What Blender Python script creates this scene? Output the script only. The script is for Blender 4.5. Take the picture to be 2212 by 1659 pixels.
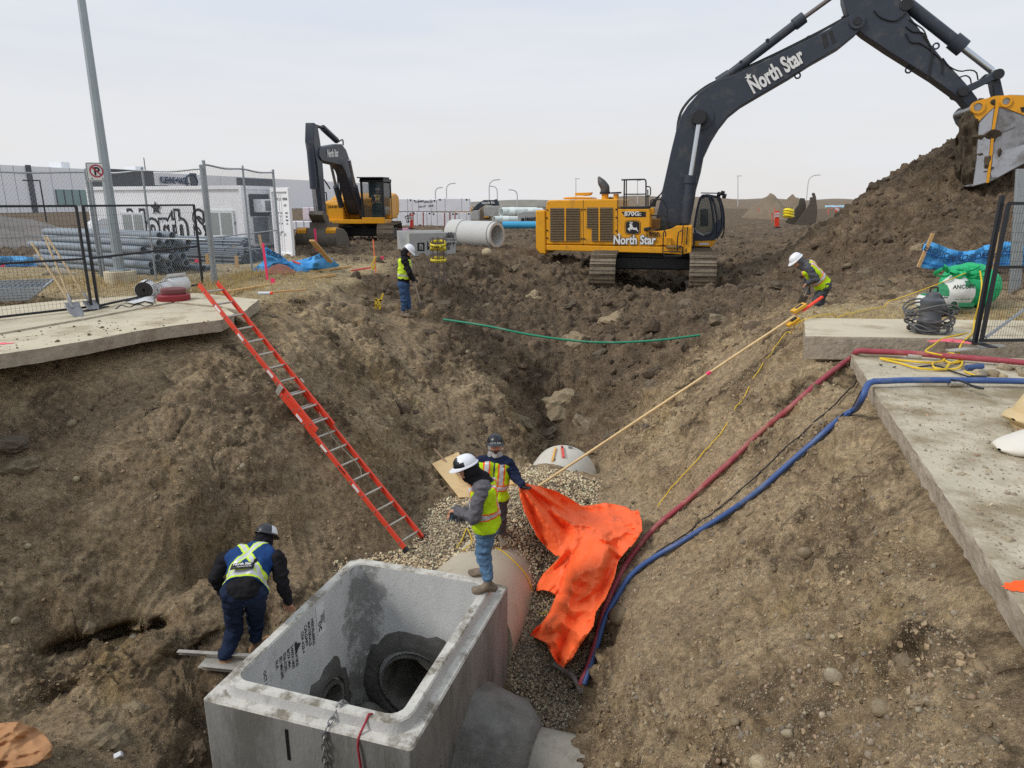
import bpy,bmesh,math,random
import numpy as np
from mathutils import Vector,Matrix
for o in list(bpy.data.objects):
 bpy.data.objects.remove(o)
SC=bpy.context.scene
COL=SC.collection
random.seed(7)
RNG=np.random.default_rng(11)
# -------------------------- camera
PITCH=math.radians(14.7)
CAMZ=1.9
FPX,UC,VC=1500.0,1106.0,829.5
cam_d=bpy.data.cameras.new('camera')
cam=bpy.data.objects.new('camera',cam_d)
COL.objects.link(cam)
cam.location=(0,0,CAMZ)
cam.rotation_euler=(math.radians(90)-PITCH,0,0)
cam_d.sensor_width=36
cam_d.lens=36*FPX/2212
cam_d.clip_start=0.05
cam_d.clip_end=5000
SC.camera=cam
# -------------------------- overcast sky
w=bpy.data.worlds.new('World')
SC.world=w
w.use_nodes=True
nt=w.node_tree
nt.nodes.clear()
SUN_EL,SUN_AZ=math.radians(42),math.radians(-108)
sky=nt.nodes.new('ShaderNodeTexSky')
sky.sky_type='NISHITA'
sky.sun_disc=False
sky.sun_elevation=SUN_EL
sky.sun_rotation=SUN_AZ
sky.air_density=1.0
sky.dust_density=3.0
bg1=nt.nodes.new('ShaderNodeBackground')
bg1.inputs['Strength'].default_value=0.06
nt.links.new(sky.outputs[0],bg1.inputs['Color'])
tc=nt.nodes.new('ShaderNodeTexCoord')
sep=nt.nodes.new('ShaderNodeSeparateXYZ')
nt.links.new(tc.outputs['Generated'],sep.inputs[0])
mapn=nt.nodes.new('ShaderNodeMapping')
mapn.inputs['Scale'].default_value=(1.0,1.5,7.0)
nt.links.new(tc.outputs['Generated'],mapn.inputs[0])
nz=nt.nodes.new('ShaderNodeTexNoise')
nz.inputs['Scale'].default_value=1.6
nz.inputs['Detail'].default_value=5
nz.inputs['Roughness'].default_value=0.56
nt.links.new(mapn.outputs[0],nz.inputs['Vector'])
ramp=nt.nodes.new('ShaderNodeValToRGB')
nt.links.new(sep.outputs['Z'],ramp.inputs[0])
cr=ramp.color_ramp
cr.elements[0].position=0.0
cr.elements[0].color=(0.70,0.68,0.665,1)
cr.elements[1].position=1.0
cr.elements[1].color=(0.53,0.61,0.72,1)
e=cr.elements.new(0.07);e.color=(0.70,0.69,0.685,1)
e=cr.elements.new(0.25);e.color=(0.605,0.66,0.745,1)
e=cr.elements.new(0.5);e.color=(0.535,0.61,0.715,1)
mixc=nt.nodes.new('ShaderNodeMix')
mixc.data_type='RGBA'
nr=nt.nodes.new('ShaderNodeMapRange')
nr.inputs['From Min'].default_value=0.40
nr.inputs['From Max'].default_value=0.64
nr.inputs['To Max'].default_value=0.95
nt.links.new(nz.outputs[0],nr.inputs[0])
nt.links.new(nr.outputs[0],mixc.inputs[0])
nt.links.new(ramp.outputs[0],mixc.inputs[6])
mixc.inputs[7].default_value=(0.70,0.715,0.745,1)
bg2=nt.nodes.new('ShaderNodeBackground')
bg2.inputs['Strength'].default_value=1.0
nt.links.new(mixc.outputs[2],bg2.inputs['Color'])
mixs=nt.nodes.new('ShaderNodeMixShader')
mixs.inputs[0].default_value=0.9
nt.links.new(bg1.outputs[0],mixs.inputs[1])
nt.links.new(bg2.outputs[0],mixs.inputs[2])
wo=nt.nodes.new('ShaderNodeOutputWorld')
nt.links.new(mixs.outputs[0],wo.inputs['Surface'])
sun_d=bpy.data.lights.new('sun','SUN')
sun_d.energy=1.5
sun_d.angle=math.radians(12)
sun_d.color=(1.0,0.96,0.9)
sun=bpy.data.objects.new('sun',sun_d)
COL.objects.link(sun)
sdir=Vector((math.sin(SUN_AZ)*math.cos(SUN_EL),math.cos(SUN_AZ)*math.cos(SUN_EL),math.sin(SUN_EL)))
sun.rotation_euler=sdir.to_track_quat('Z','Y').to_euler()
SC.view_settings.view_transform='Standard'
SC.view_settings.look='None'
SC.view_settings.gamma=1.0
SC.view_settings.exposure=0.3
SC.render.engine='CYCLES'
SC.cycles.use_denoising=False
SC.cycles.max_bounces=6
SC.cycles.diffuse_bounces=3
SC.cycles.transparent_max_bounces=12
try:
 SC.cycles.denoiser='OPENIMAGEDENOISE'
except Exception:
 pass
# -------------------------- projection helpers (photo measured at 2212 x 1659)
SP,CP_=math.sin(PITCH),math.cos(PITCH)
def ray(u,v):
 x=(u-UC)/FPX
 y=(VC-v)/FPX
 return Vector((x,CP_+y*SP,-SP+y*CP_))
def Pz(u,v,z):
 d=ray(u,v)
 t=(z-CAMZ)/d.z
 return Vector((d.x*t,d.y*t,z))
def Py(u,v,y):
 d=ray(u,v)
 t=y/d.y
 return Vector((d.x*t,y,CAMZ+d.z*t))
def Ppl(u,v,p0,n):
 d=ray(u,v)
 c=Vector((0,0,CAMZ))
 t=(Vector(p0)-c).dot(n)/d.dot(n)
 return c+d*t
def proj(p):
 p=Vector(p)-Vector((0,0,CAMZ))
 dep=p.y*CP_-p.z*SP
 return(UC+FPX*p.x/dep,VC-FPX*(p.y*SP+p.z*CP_)/dep)
# -------------------------- objects
OFF={}
def tag(o,label=None,cat=None,group=None,kind=None):
 if label:o['label']=label
 if cat:o['category']=cat
 if group:o['group']=group
 if kind:o['kind']=kind
 return o
def empty(name,loc,label=None,cat=None,group=None,kind=None):
 o=bpy.data.objects.new(name,None)
 COL.objects.link(o)
 o.location=loc
 o.empty_display_size=0.1
 OFF[o]=Vector(loc)
 return tag(o,label,cat,group,kind)
def link_mesh(name,me,parent=None,mats=None,origin=None,smooth=None):
 """link a mesh given in world coordinates; children keep coordinates relative to their root"""
 for m in(mats or[]):
  me.materials.append(m)
 o=bpy.data.objects.new(name,me)
 COL.objects.link(o)
 if parent is not None:
  off=OFF[parent]
  o.parent=parent
 else:
  if origin is None:
   n=len(me.vertices)
   co=np.empty(n*3,np.float32)
   me.vertices.foreach_get('co',co)
   co=co.reshape(-1,3)
   origin=((co[:,0].min()+co[:,0].max())/2,(co[:,1].min()+co[:,1].max())/2,co[:,2].min())
  off=Vector([float(c)for c in origin])
  o.location=off
 OFF[o]=off
 me.transform(Matrix.Translation(-off))
 if smooth is not None:
  me.shade_smooth()
  if smooth<179:
   me.set_sharp_from_angle(angle=math.radians(smooth))
 return o
def copy_tree(o,d,parent=None):
 c=o.copy()
 COL.objects.link(c)
 c.parent=parent
 if parent is None:
  c.location=Vector(o.location)+Vector(d)
 OFF[c]=OFF[o]+Vector(d)
 for ch in list(o.children):
  copy_tree(ch,d,c)
 return c
def basis(z,x=None):
 z=Vector(z).normalized()
 if x is None:
  x=Vector((1,0,0))if abs(z.x)<0.8 else Vector((0,1,0))
 y=z.cross(Vector(x)).normalized()
 x=y.cross(z).normalized()
 return x,y,z
class MB:
 def __init__(self,M=None):
  self.V,self.F,self.FM,self.m=[],[],[],0
  self.M=M
 def add(self,vs,fs):
  b=len(self.V)
  if self.M is not None:
   vs=[self.M@Vector(v)for v in vs]
  self.V.extend([tuple(v)for v in vs])
  self.F.extend([tuple(i+b for i in f)for f in fs])
  self.FM.extend([self.m]*len(fs))
  return self
 def box(self,c,s,R=None):
  c=Vector(c)
  vs=[]
  for dz in(-.5,.5):
   for dx,dy in((-.5,-.5),(.5,-.5),(.5,.5),(-.5,.5)):
    p=Vector((dx*s[0],dy*s[1],dz*s[2]))
    if R is not None:p=R@p
    vs.append(c+p)
  return self.add(vs,[(3,2,1,0),(4,5,6,7),(0,1,5,4),(1,2,6,5),(2,3,7,6),(3,0,4,7)])
 def bar(self,p0,p1,wd,ht,up=(0,0,1)):
  p0,p1=Vector(p0),Vector(p1)
  z=(p1-p0).normalized()
  up=Vector(up)
  x=z.cross(up)
  if x.length<1e-4:x=z.cross(Vector((0,1,0)))
  x.normalize()
  y=x.cross(z).normalized()
  vs=[]
  for p in(p0,p1):
   for a,b in((-.5,-.5),(.5,-.5),(.5,.5),(-.5,.5)):
    vs.append(p+x*a*wd+y*b*ht)
  return self.add(vs,[(0,1,2,3),(7,6,5,4),(4,5,1,0),(5,6,2,1),(6,7,3,2),(7,4,0,3)])
 def cyl(self,p0,p1,r0,r1=None,n=12,caps=True):
  p0,p1=Vector(p0),Vector(p1)
  r1=r0 if r1 is None else r1
  x,y,z=basis(p1-p0)
  vs=[]
  for p,r in((p0,r0),(p1,r1)):
   for k in range(n):
    a=2*math.pi*k/n
    vs.append(p+(x*math.cos(a)+y*math.sin(a))*r)
  fs=[(k,(k+1)%n,n+(k+1)%n,n+k)for k in range(n)]
  if caps:
   fs+=[tuple(range(n-1,-1,-1)),tuple(range(n,2*n))]
  return self.add(vs,fs)
 def pipe(self,p0,p1,ro,ri,n=24):
  """hollow tube with annular ends"""
  p0,p1=Vector(p0),Vector(p1)
  x,y,z=basis(p1-p0)
  vs=[]
  for p,r in((p0,ro),(p1,ro),(p1,ri),(p0,ri)):
   for k in range(n):
    a=2*math.pi*k/n
    vs.append(p+(x*math.cos(a)+y*math.sin(a))*r)
  fs=[]
  for ring in range(4):
   a0,b0=ring*n,((ring+1)%4)*n
   fs+=[(a0+k,a0+(k+1)%n,b0+(k+1)%n,b0+k)for k in range(n)]
  return self.add(vs,fs)
 def tube(self,pts,r,n=8,caps=True,flat=1.0):
  pts=[Vector(p)for p in pts]
  m=len(pts)
  rr=r if isinstance(r,(list,tuple))else[r]*m
  t0=(pts[1]-pts[0]).normalized()
  x,y,_=basis(t0)
  vs,fs=[],[]
  for i,p in enumerate(pts):
   t=(pts[min(i+1,m-1)]-pts[max(i-1,0)]).normalized()
   x=(x-t*x.dot(t)).normalized()
   y=t.cross(x)
   for k in range(n):
    a=2*math.pi*k/n
    vs.append(p+(x*math.cos(a)+y*math.sin(a)*flat)*rr[i])
  for i in range(m-1):
   for k in range(n):
    fs.append((i*n+k,i*n+(k+1)%n,(i+1)*n+(k+1)%n,(i+1)*n+k))
  if caps:
   fs+=[tuple(range(n-1,-1,-1)),tuple(range((m-1)*n,m*n))]
  return self.add(vs,fs)
 def prism(self,poly,fn,c0,c1):
  """polygon (a,b) extruded along c; fn(a,b,c)->point"""
  n=len(poly)
  ar=sum(poly[i][0]*poly[(i+1)%n][1]-poly[(i+1)%n][0]*poly[i][1]for i in range(n))
  if ar<0:poly=poly[::-1]
  vs=[fn(a,b,c0)for a,b in poly]+[fn(a,b,c1)for a,b in poly]
  fs=[tuple(range(n-1,-1,-1)),tuple(range(n,2*n))]
  fs+=[(k,(k+1)%n,n+(k+1)%n,n+k)for k in range(n)]
  return self.add(vs,fs)
 def lathe(self,prof,c=(0,0,0),n=24,axis=(0,0,1),sx=1,sy=1):
  x,y,z=basis(axis)
  c=Vector(c)
  vs,fs=[],[]
  for r,h in prof:
   for k in range(n):
    a=2*math.pi*k/n
    vs.append(c+x*(r*sx*math.cos(a))+y*(r*sy*math.sin(a))+z*h)
  for i in range(len(prof)-1):
   for k in range(n):
    fs.append((i*n+k,i*n+(k+1)%n,(i+1)*n+(k+1)%n,(i+1)*n+k))
  fs+=[tuple(range(n-1,-1,-1)),tuple(range((len(prof)-1)*n,len(prof)*n))]
  return self.add(vs,fs)
 def grid(self,P):
  """P: list of rows of points"""
  nu=len(P[0])
  vs=[p for r in P for p in r]
  fs=[(i*nu+j,i*nu+j+1,(i+1)*nu+j+1,(i+1)*nu+j)for i in range(len(P)-1)for j in range(nu-1)]
  return self.add(vs,fs)
 def mesh(self,name):
  me=bpy.data.meshes.new(name)
  me.from_pydata(self.V,[],self.F)
  if self.m or any(self.FM):
   me.polygons.foreach_set('material_index',self.FM)
  return me
 def build(self,name,mat,parent=None,bev=0,smooth=35,origin=None,fix=True,solid=0):
  me=self.mesh(name)
  if fix:
   bm=bmesh.new();bm.from_mesh(me)
   bmesh.ops.recalc_face_normals(bm,faces=bm.faces)
   bm.to_mesh(me);bm.free()
  mats=mat if isinstance(mat,(list,tuple))else[mat]
  o=link_mesh(name,me,parent,mats,origin,smooth)
  if solid:
   s=o.modifiers.new('solid','SOLIDIFY');s.thickness=solid;s.offset=0
  if bev:
   b=o.modifiers.new('bevel','BEVEL')
   b.width=bev;b.segments=2;b.limit_method='ANGLE';b.angle_limit=math.radians(40)
   b.harden_normals=True
  return o
def thing(name,mb,mat,label,cat,group=None,kind=None,**k):
 o=mb.build(name,mat,None,**k)
 return tag(o,label,cat,group,kind)
def text_mesh(name,s,mat,parent,O,X,Y,size,bold=0.0,ext=0.002,align='CENTER',xs=1.0,shear=0.0,fit=None):
 """flat lettering: O = baseline point (centre), X = reading direction, Y = up direction of the letters"""
 cu=bpy.data.curves.new('t','FONT')
 cu.body=s
 cu.size=size
 cu.align_x=align
 cu.extrude=ext
 cu.offset=bold*size
 cu.resolution_u=3
 cu.shear=shear
 ob=bpy.data.objects.new('t',cu)
 COL.objects.link(ob)
 dg=bpy.context.evaluated_depsgraph_get()
 me=bpy.data.meshes.new_from_object(ob.evaluated_get(dg))
 bpy.data.objects.remove(ob)
 bpy.data.curves.remove(cu)
 me.materials.clear()
 if fit:
  cx0=[v.co.x for v in me.vertices];xs=fit/(max(cx0)-min(cx0))
 X=Vector(X).normalized();Y=Vector(Y).normalized();Z=X.cross(Y)
 M=Matrix(((X.x*xs,Y.x,Z.x,O[0]),(X.y*xs,Y.y,Z.y,O[1]),(X.z*xs,Y.z,Z.z,O[2]),(0,0,0,1)))
 me.transform(M)
 return link_mesh(name,me,parent,[mat])
# -------------------------- materials
def S(r,g,b):
 f=lambda c:(c/255/12.92)if c/255<=0.04045 else((c/255+0.055)/1.055)**2.4
 return(f(r),f(g),f(b))
MATS={}
def mat(name,col,rough=0.6,metal=0.0,var=0.12,scale=3.0,bump=0.0,bscale=30.0,dirt=None,damt=0.5,dscale=2.0,dlo=0.5,spec=0.5,coords='Object',stretch=(1,1,1),trans=0.0,alpha=1.0,emit=None,coat=0.0):
 if name in MATS:return MATS[name]
 m=bpy.data.materials.new(name)
 MATS[name]=m
 m.use_nodes=True
 n=m.node_tree.nodes;l=m.node_tree.links
 b=n['Principled BSDF']
 b.inputs['Roughness'].default_value=rough
 b.inputs['Metallic'].default_value=metal
 b.inputs['Specular IOR Level'].default_value=spec
 if coat:b.inputs['Coat Weight'].default_value=coat
 if trans:b.inputs['Transmission Weight'].default_value=trans
 if alpha<1:b.inputs['Alpha'].default_value=alpha
 tc=n.new('ShaderNodeTexCoord')
 mp=n.new('ShaderNodeMapping')
 mp.inputs['Scale'].default_value=stretch
 l.new(tc.outputs[coords],mp.inputs[0])
 nz=n.new('ShaderNodeTexNoise')
 nz.inputs['Scale'].default_value=scale
 nz.inputs['Detail'].default_value=6
 nz.inputs['Roughness'].default_value=0.6
 l.new(mp.outputs[0],nz.inputs['Vector'])
 mr=n.new('ShaderNodeMapRange')
 mr.inputs['From Min'].default_value=0.25
 mr.inputs['From Max'].default_value=0.75
 mr.inputs['To Min'].default_value=1-var
 mr.inputs['To Max'].default_value=1+var
 l.new(nz.outputs[0],mr.inputs[0])
 mx=n.new('ShaderNodeMix');mx.data_type='RGBA';mx.blend_type='MULTIPLY'
 mx.inputs[0].default_value=1.0
 mx.inputs[6].default_value=(*col,1)
 l.new(mr.outputs[0],mx.inputs[7])
 out=mx.outputs[2]
 if dirt is not None:
  n2=n.new('ShaderNodeTexNoise')
  n2.inputs['Scale'].default_value=dscale
  n2.inputs['Detail'].default_value=8
  n2.inputs['Roughness'].default_value=0.68
  l.new(mp.outputs[0],n2.inputs['Vector'])
  r2=n.new('ShaderNodeMapRange')
  r2.inputs['From Min'].default_value=dlo
  r2.inputs['From Max'].default_value=dlo+0.16
  r2.inputs['To Max'].default_value=damt
  l.new(n2.outputs[0],r2.inputs[0])
  m2=n.new('ShaderNodeMix');m2.data_type='RGBA'
  l.new(r2.outputs[0],m2.inputs[0])
  l.new(out,m2.inputs[6])
  m2.inputs[7].default_value=(*dirt,1)
  out=m2.outputs[2]
 l.new(out,b.inputs['Base Color'])
 if emit:
  b.inputs['Emission Color'].default_value=(*emit,1)
 if bump:
  n3=n.new('ShaderNodeTexNoise')
  n3.inputs['Scale'].default_value=bscale
  n3.inputs['Detail'].default_value=5
  l.new(mp.outputs[0],n3.inputs['Vector'])
  bp=n.new('ShaderNodeBump')
  bp.inputs['Strength'].default_value=bump
  bp.inputs['Distance'].default_value=0.02
  l.new(n3.outputs[0],bp.inputs['Height'])
  l.new(bp.outputs[0],b.inputs['Normal'])
 return m
DIRT=S(112,98,78)
DARKDIRT=S(84,75,63)
YEL=mat('machine_yellow',S(228,160,28),0.42,var=0.05,scale=1.2,dirt=S(146,112,62),damt=0.55,dscale=2.6,dlo=0.53,spec=0.4)
CHAR=mat('charcoal_paint',S(54,60,71),0.48,var=0.08,scale=1.0,dirt=S(100,96,90),damt=0.45,dscale=2.0,dlo=0.53,spec=0.4)
BLK=mat('black_steel',S(32,33,36),0.5,var=0.15,dirt=S(90,84,76),damt=0.3,dscale=4,dlo=0.56)
RUB=mat('black_hose',S(28,28,30),0.55,var=0.1)
CHROME=mat('chrome_rod',S(200,205,212),0.18,0.9,var=0.04)
GALV=mat('galvanised_steel',S(160,166,170),0.45,0.55,var=0.1,scale=8)
STEEL=mat('worn_steel',S(150,150,150),0.42,0.45,var=0.15,scale=4,dirt=S(90,82,72),damt=0.6,dscale=3,dlo=0.52)
MUDSTEEL=mat('muddy_steel',S(104,96,86),0.6,0.2,var=0.25,scale=5,dirt=S(86,76,62),damt=0.8,dscale=5,dlo=0.45,bump=0.4)
CONC=mat('precast_concrete',S(172,172,168),0.85,var=0.1,scale=2.5,dirt=S(120,118,112),damt=0.5,dscale=1.6,dlo=0.54,bump=0.12,bscale=60,spec=0.2)
WOOD=mat('raw_lumber',S(206,168,116),0.75,var=0.18,scale=6,stretch=(1,1,8),dirt=S(140,112,80),damt=0.4,dscale=5,spec=0.2)
WOODP=mat('pale_wood',S(216,186,138),0.7,var=0.1,scale=5,dirt=S(170,140,100),damt=0.4,dscale=3,spec=0.2)
WHITE=mat('white_paint',S(222,224,226),0.5,var=0.05,dirt=S(180,175,165),damt=0.3,dscale=1.5,dlo=0.58)
WLET=mat('white_lettering',S(226,226,224),0.5,var=0.06,dirt=S(170,164,152),damt=0.5,dscale=5,dlo=0.55)
BLET=mat('black_lettering',S(24,24,27),0.6,var=0.05)
ORG=mat('safety_orange',S(250,72,42),0.55,var=0.06)
PINK=mat('pink_paint',S(252,62,112),0.55,var=0.06)
LIME=mat('lime_fabric',S(196,232,30),0.8,var=0.1,scale=14,bump=0.25,bscale=25,spec=0.2,dirt=S(150,160,50),damt=0.3)
SILV=mat('reflective_tape',S(206,208,208),0.4,0.1,var=0.1,scale=20)
ORF=mat('orange_trim',S(252,110,48),0.75,var=0.08,spec=0.2)
GLASS=mat('cab_glass',S(70,84,86),0.05,0.0,var=0.05,alpha=0.3,spec=0.6)
# -------------------------- noise
def _hash(ix,iy,iz,seed):
 h=(ix.astype(np.uint32)*np.uint32(374761393)+iy.astype(np.uint32)*np.uint32(668265263)+iz.astype(np.uint32)*np.uint32(2147483647)+np.uint32(seed)*np.uint32(974634777))
 h=(h^(h>>np.uint32(13)))*np.uint32(1274126177)
 h=(h^(h>>np.uint32(16)))*np.uint32(2246822519)
 return(h^(h>>np.uint32(15))).astype(np.float32)/np.float32(4294967295.0)
def vnoise(P,s,seed=0):
 """value noise in [-1,1] at points P (N,3), feature size s"""
 q=(P/np.float32(s)).astype(np.float32)+np.float32(1000.3)
 i=np.floor(q)
 f=q-i
 i=i.astype(np.int64).astype(np.uint32)
 f=f*f*f*(f*(f*6-15)+10)
 r=0
 one=np.uint32(1)
 for dx in(0,1):
  wx=f[:,0]if dx else 1-f[:,0]
  for dy in(0,1):
   wy=f[:,1]if dy else 1-f[:,1]
   for dz in(0,1):
    wz=f[:,2]if dz else 1-f[:,2]
    r=r+wx*wy*wz*_hash(i[:,0]+np.uint32(dx),i[:,1]+np.uint32(dy),i[:,2]+np.uint32(dz),seed)
 return r*2-1
def cell(P,s,seed=0):
 """worley F1 distance and cell id (2.5D: full 3D search)"""
 q=(P/np.float32(s)).astype(np.float32)+np.float32(500.7)
 i=np.floor(q).astype(np.int64)
 best=np.full(len(P),9.0,np.float32);bid=np.zeros(len(P),np.float32)
 for dx in(-1,0,1):
  for dy in(-1,0,1):
   for dz in(-1,0,1):
    c=i+np.array([dx,dy,dz])
    cu=c.astype(np.uint32)
    jx=_hash(cu[:,0],cu[:,1],cu[:,2],seed);jy=_hash(cu[:,0],cu[:,1],cu[:,2],seed+1);jz=_hash(cu[:,0],cu[:,1],cu[:,2],seed+2)
    d=(c[:,0]+jx-q[:,0])**2+(c[:,1]+jy-q[:,1])**2+(c[:,2]+jz-q[:,2])**2
    m=d<best
    best=np.where(m,d,best);bid=np.where(m,jx,bid)
 return np.sqrt(best),bid
# -------------------------- terrain control points: photo position + level
CPT=[]
def cp(*pts):
 for u,v,z in pts:
  p=Pz(u,v,z)
  CPT.append((p.x,p.y,z))
def cx(*pts):
 CPT.extend(pts)
cp((-60,795,-.33),(60,778,-.33),(150,766,-.33),(300,739,-.33),(400,723,-.33),(470,708,-.33))
for x,y in((-9,8.6),(-8,9.8),(-7,10.6),(-6.2,11.6),(-5.6,12.6),(-10,12),(-8,13),(-12,9),(-14,14),(-16,10),(-11,6),(-13,3),(-9,4.5)):
 cx((x,y,-.31))
cx((-6.6,14.5,-.2),(-9,15.5,-.1))
cp((545,668,-.2),(590,640,-.06),(640,626,-.04),(700,615,-.04),(770,600,-.04),(840,584,-.05))
for x,y in((-6,16),(-5,18.5),(-4.6,21),(-7,20),(-10,18),(-14,20),(-8,25),(-4,25),(-2,27),(0,28.5),(3,33),(-12,30),(-20,28),(-4,35),(-20,16),(-26,20),(-30,35),(6,38),(-10,45),(14,45),(0,55),(25,60),(-30,60)):
 cx((x,y,0.0))
cp((875,684,-1.0),(815,686,-.95),(925,694,-1.1),(760,690,-.75),(840,640,-.7),(950,626,-.6),(905,600,-.2),(940,572,-.05),(1000,556,-.03),(1085,552,-.03),(1150,552,-.05))
cp((1000,620,-.85),(1080,610,-.9),(1150,640,-1.25),(1010,660,-1.25),(1200,620,-1.25),(1080,690,-1.6),(1180,690,-1.65))
cx((3.2,24.5,-1.2),(4.6,24.6,-1.25),(7.2,23.6,-1.1),(9.2,23.5,-1.0),(4.2,28.6,-1.2),(9.6,27,-1.1),(5.6,24.2,-1.5),(6.3,25.5,-1.95),(5.5,26.5,-1.9),(11.5,25,-.9),(8,31,-.5),(2.2,27.0,-.15),(1.6,25.2,-.15),(2.4,24.9,-.8),(13,30,-.3))
cp((1300,645,-1.3),(1400,645,-1.25),(1480,640,-1.0),(1560,640,-.85),(1640,600,-.7),(1700,640,-.6),(1600,560,-.5),(1720,540,-.2),(1650,500,-.1))
cp((1280,705,-1.75),(1380,705,-1.55),(1460,705,-1.3),(1250,765,-2.25),(1350,770,-2.1),(1430,760,-1.85),(1220,850,-3.1),(1300,850,-2.95),(1200,915,-3.8),(1270,920,-3.7),(1165,950,-4.2),(1180,800,-2.6),(1120,760,-2.05))
cx((.5,15.2,-4.05),(.75,14.3,-4.05),(.65,16.4,-4.1),(1.1,15.5,-4.2),(1.55,14.7,-3.95),(.45,17.2,-3.2),(.2,18.0,-2.8))
cp((900,705,-1.12),(960,705,-1.2),(820,720,-1.0),(700,680,-.55),(640,680,-.4),(600,700,-.4),(860,790,-1.6),(960,790,-1.75),(1040,800,-2.0),(1080,850,-2.4),(960,880,-2.25),(1050,905,-2.55),(1125,930,-2.9),(1145,985,-3.25),(850,900,-2.05),(760,800,-1.35),(700,800,-1.15),(620,760,-.75),(560,730,-.55))
cp((1000,990,-2.9),(930,990,-2.75),(880,1060,-2.95),(800,1000,-2.35),(900,1120,-3.1),(830,1140,-3.0),(845,1185,-3.2))
cp((520,800,-.75),(600,880,-1.25),(690,980,-1.95),(780,1080,-2.6),(730,900,-1.6),(660,840,-1.15))
cp((0,880,-.8),(150,870,-.85),(300,850,-.85),(420,850,-.9),(0,1000,-1.35),(200,1000,-1.45),(400,1000,-1.55),(550,1000,-1.75),(0,1150,-1.95),(200,1150,-2.1),(400,1150,-2.25),(560,1130,-2.45),(680,1130,-2.7),(740,1190,-3.0))
cp((0,1290,-2.4),(150,1300,-2.55),(300,1310,-2.7),(400,1290,-2.75),(640,1230,-3.0),(440,1250,-2.75),(60,1390,-2.75),(200,1385,-2.8),(330,1375,-2.85),(410,1365,-3.0))
cp((150,1490,-3.6),(260,1472,-3.68),(350,1455,-3.65),(200,1440,-3.35),(300,1425,-3.35),(450,1400,-3.85),(500,1360,-3.8),(540,1340,-3.6),(480,1455,-3.1),(430,1450,-3.25),(560,1395,-3.3))
cp((250,1520,-3.12),(340,1520,-3.15),(200,1590,-3.05),(90,1540,-3.15),(400,1560,-3.3),(60,1620,-3.0),(280,1650,-3.2),(420,1655,-3.9))
cx((-2.2,8.8,-3.35),(-2.6,7.6,-3.35),(-3.0,8.2,-3.05))
cp((870,1215,-3.25),(950,1160,-3.05),(1000,1110,-2.95),(1140,1040,-2.68),(1170,1020,-2.74),(1230,1040,-2.76),(1285,1070,-2.98),(1200,1090,-2.72),(1010,1185,-3.0))
cx((-.45,8.85,-2.84),(-.35,9.1,-2.74),(-.15,9.5,-2.66),(.1,10.2,-2.64),(.35,11.0,-2.64),(.6,11.6,-2.72),(.75,12.2,-2.98),(.2,12.5,-3.3),(1.5,12.5,-3.4),(.95,12.9,-3.7),(.3,13.2,-3.5),(1.55,13.3,-3.6),(-.95,9.1,-2.9),(-.7,9.8,-2.78),(.3,9.5,-2.9),(-.6,8.15,-3.6),(-1.6,8.5,-3.2),(-1.0,8.5,-3.25),(.4,8.5,-3.65),(.55,9.2,-3.35),(.8,10.2,-3.05),(.3,7.6,-3.85),(.5,7.0,-4.05),(.35,6.3,-4.5),(.1,5.6,-4.8),(-.2,8.6,-3.5))
cp((1290,1130,-3.05),(1250,1250,-3.4),(1230,1400,-3.8),(1180,1500,-4.15),(1215,1540,-4.2))
cp((1318,972,-3.05),(1400,872,-2.4),(1490,780,-1.65),(1600,722,-.9),(1690,697,-.35),(1350,1060,-2.95),(1400,1150,-2.95),(1440,1000,-2.35),(1500,900,-1.75),(1500,1000,-2.05),(1500,1200,-2.55),(1600,800,-1.05),(1600,900,-1.4),(1600,1000,-1.7),(1600,1200,-2.1),(1700,780,-.65),(1700,900,-.95),(1700,1000,-1.25),(1700,1200,-1.65),(1760,800,-.62),(1800,850,-.65),(1850,900,-.62),(1850,1000,-.85),(1900,1200,-.85),(1800,1200,-1.25),(1900,950,-.5))
cp((1340,1260,-3.1),(1400,1280,-2.85),(1310,1340,-3.35),(1330,1440,-3.3),(1420,1400,-2.7),(1300,1480,-3.7),(1350,1520,-3.15),(1275,1540,-3.9),(1290,1600,-3.6),(1265,1659,-3.8),(1340,1640,-3.1),(1500,1400,-2.45),(1500,1500,-2.35),(1500,1659,-2.55),(1700,1350,-1.8),(1700,1500,-1.75),(1650,1659,-2.0),(1800,1659,-1.55),(1900,1350,-1.05),(1900,1500,-1.15),(2050,1350,-.72),(2080,1500,-.75),(2000,1659,-1.0),(2190,1659,-.55))
for t in np.linspace(-.35,1,9):
 x,y=2.58+2.14*t,2.93+6.53*t
 cx((x-.02,y,-.46),(x+.35,y-.1,-.38),(x+2,y-.6,-.42),(x+5,y-1.5,-.42))
cx((4.4,10.0,-.36),(4.9,11.4,-.3),(4.7,9.6,-.42),(5.6,9.6,-.42),(5.2,11.9,-.15),(6.5,11,-.42),(8,10.4,-.42),(10,10.5,-.42),(14,9,-.42),(8,8,-.42),(12,6,-.42))
cx((5.5,13,-.06),(6.4,13.6,-.1),(7.4,13,-.04),(9,12.6,-.03),(10,14,0.0),(12,12,0),(15,12,0),(6.4,14.6,-.35),(6.0,16,-.65),(7.0,15.0,-.25))
cp((1830,640,-.15),(1900,600,0.0),(1980,585,.12),(2100,590,.15))
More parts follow.
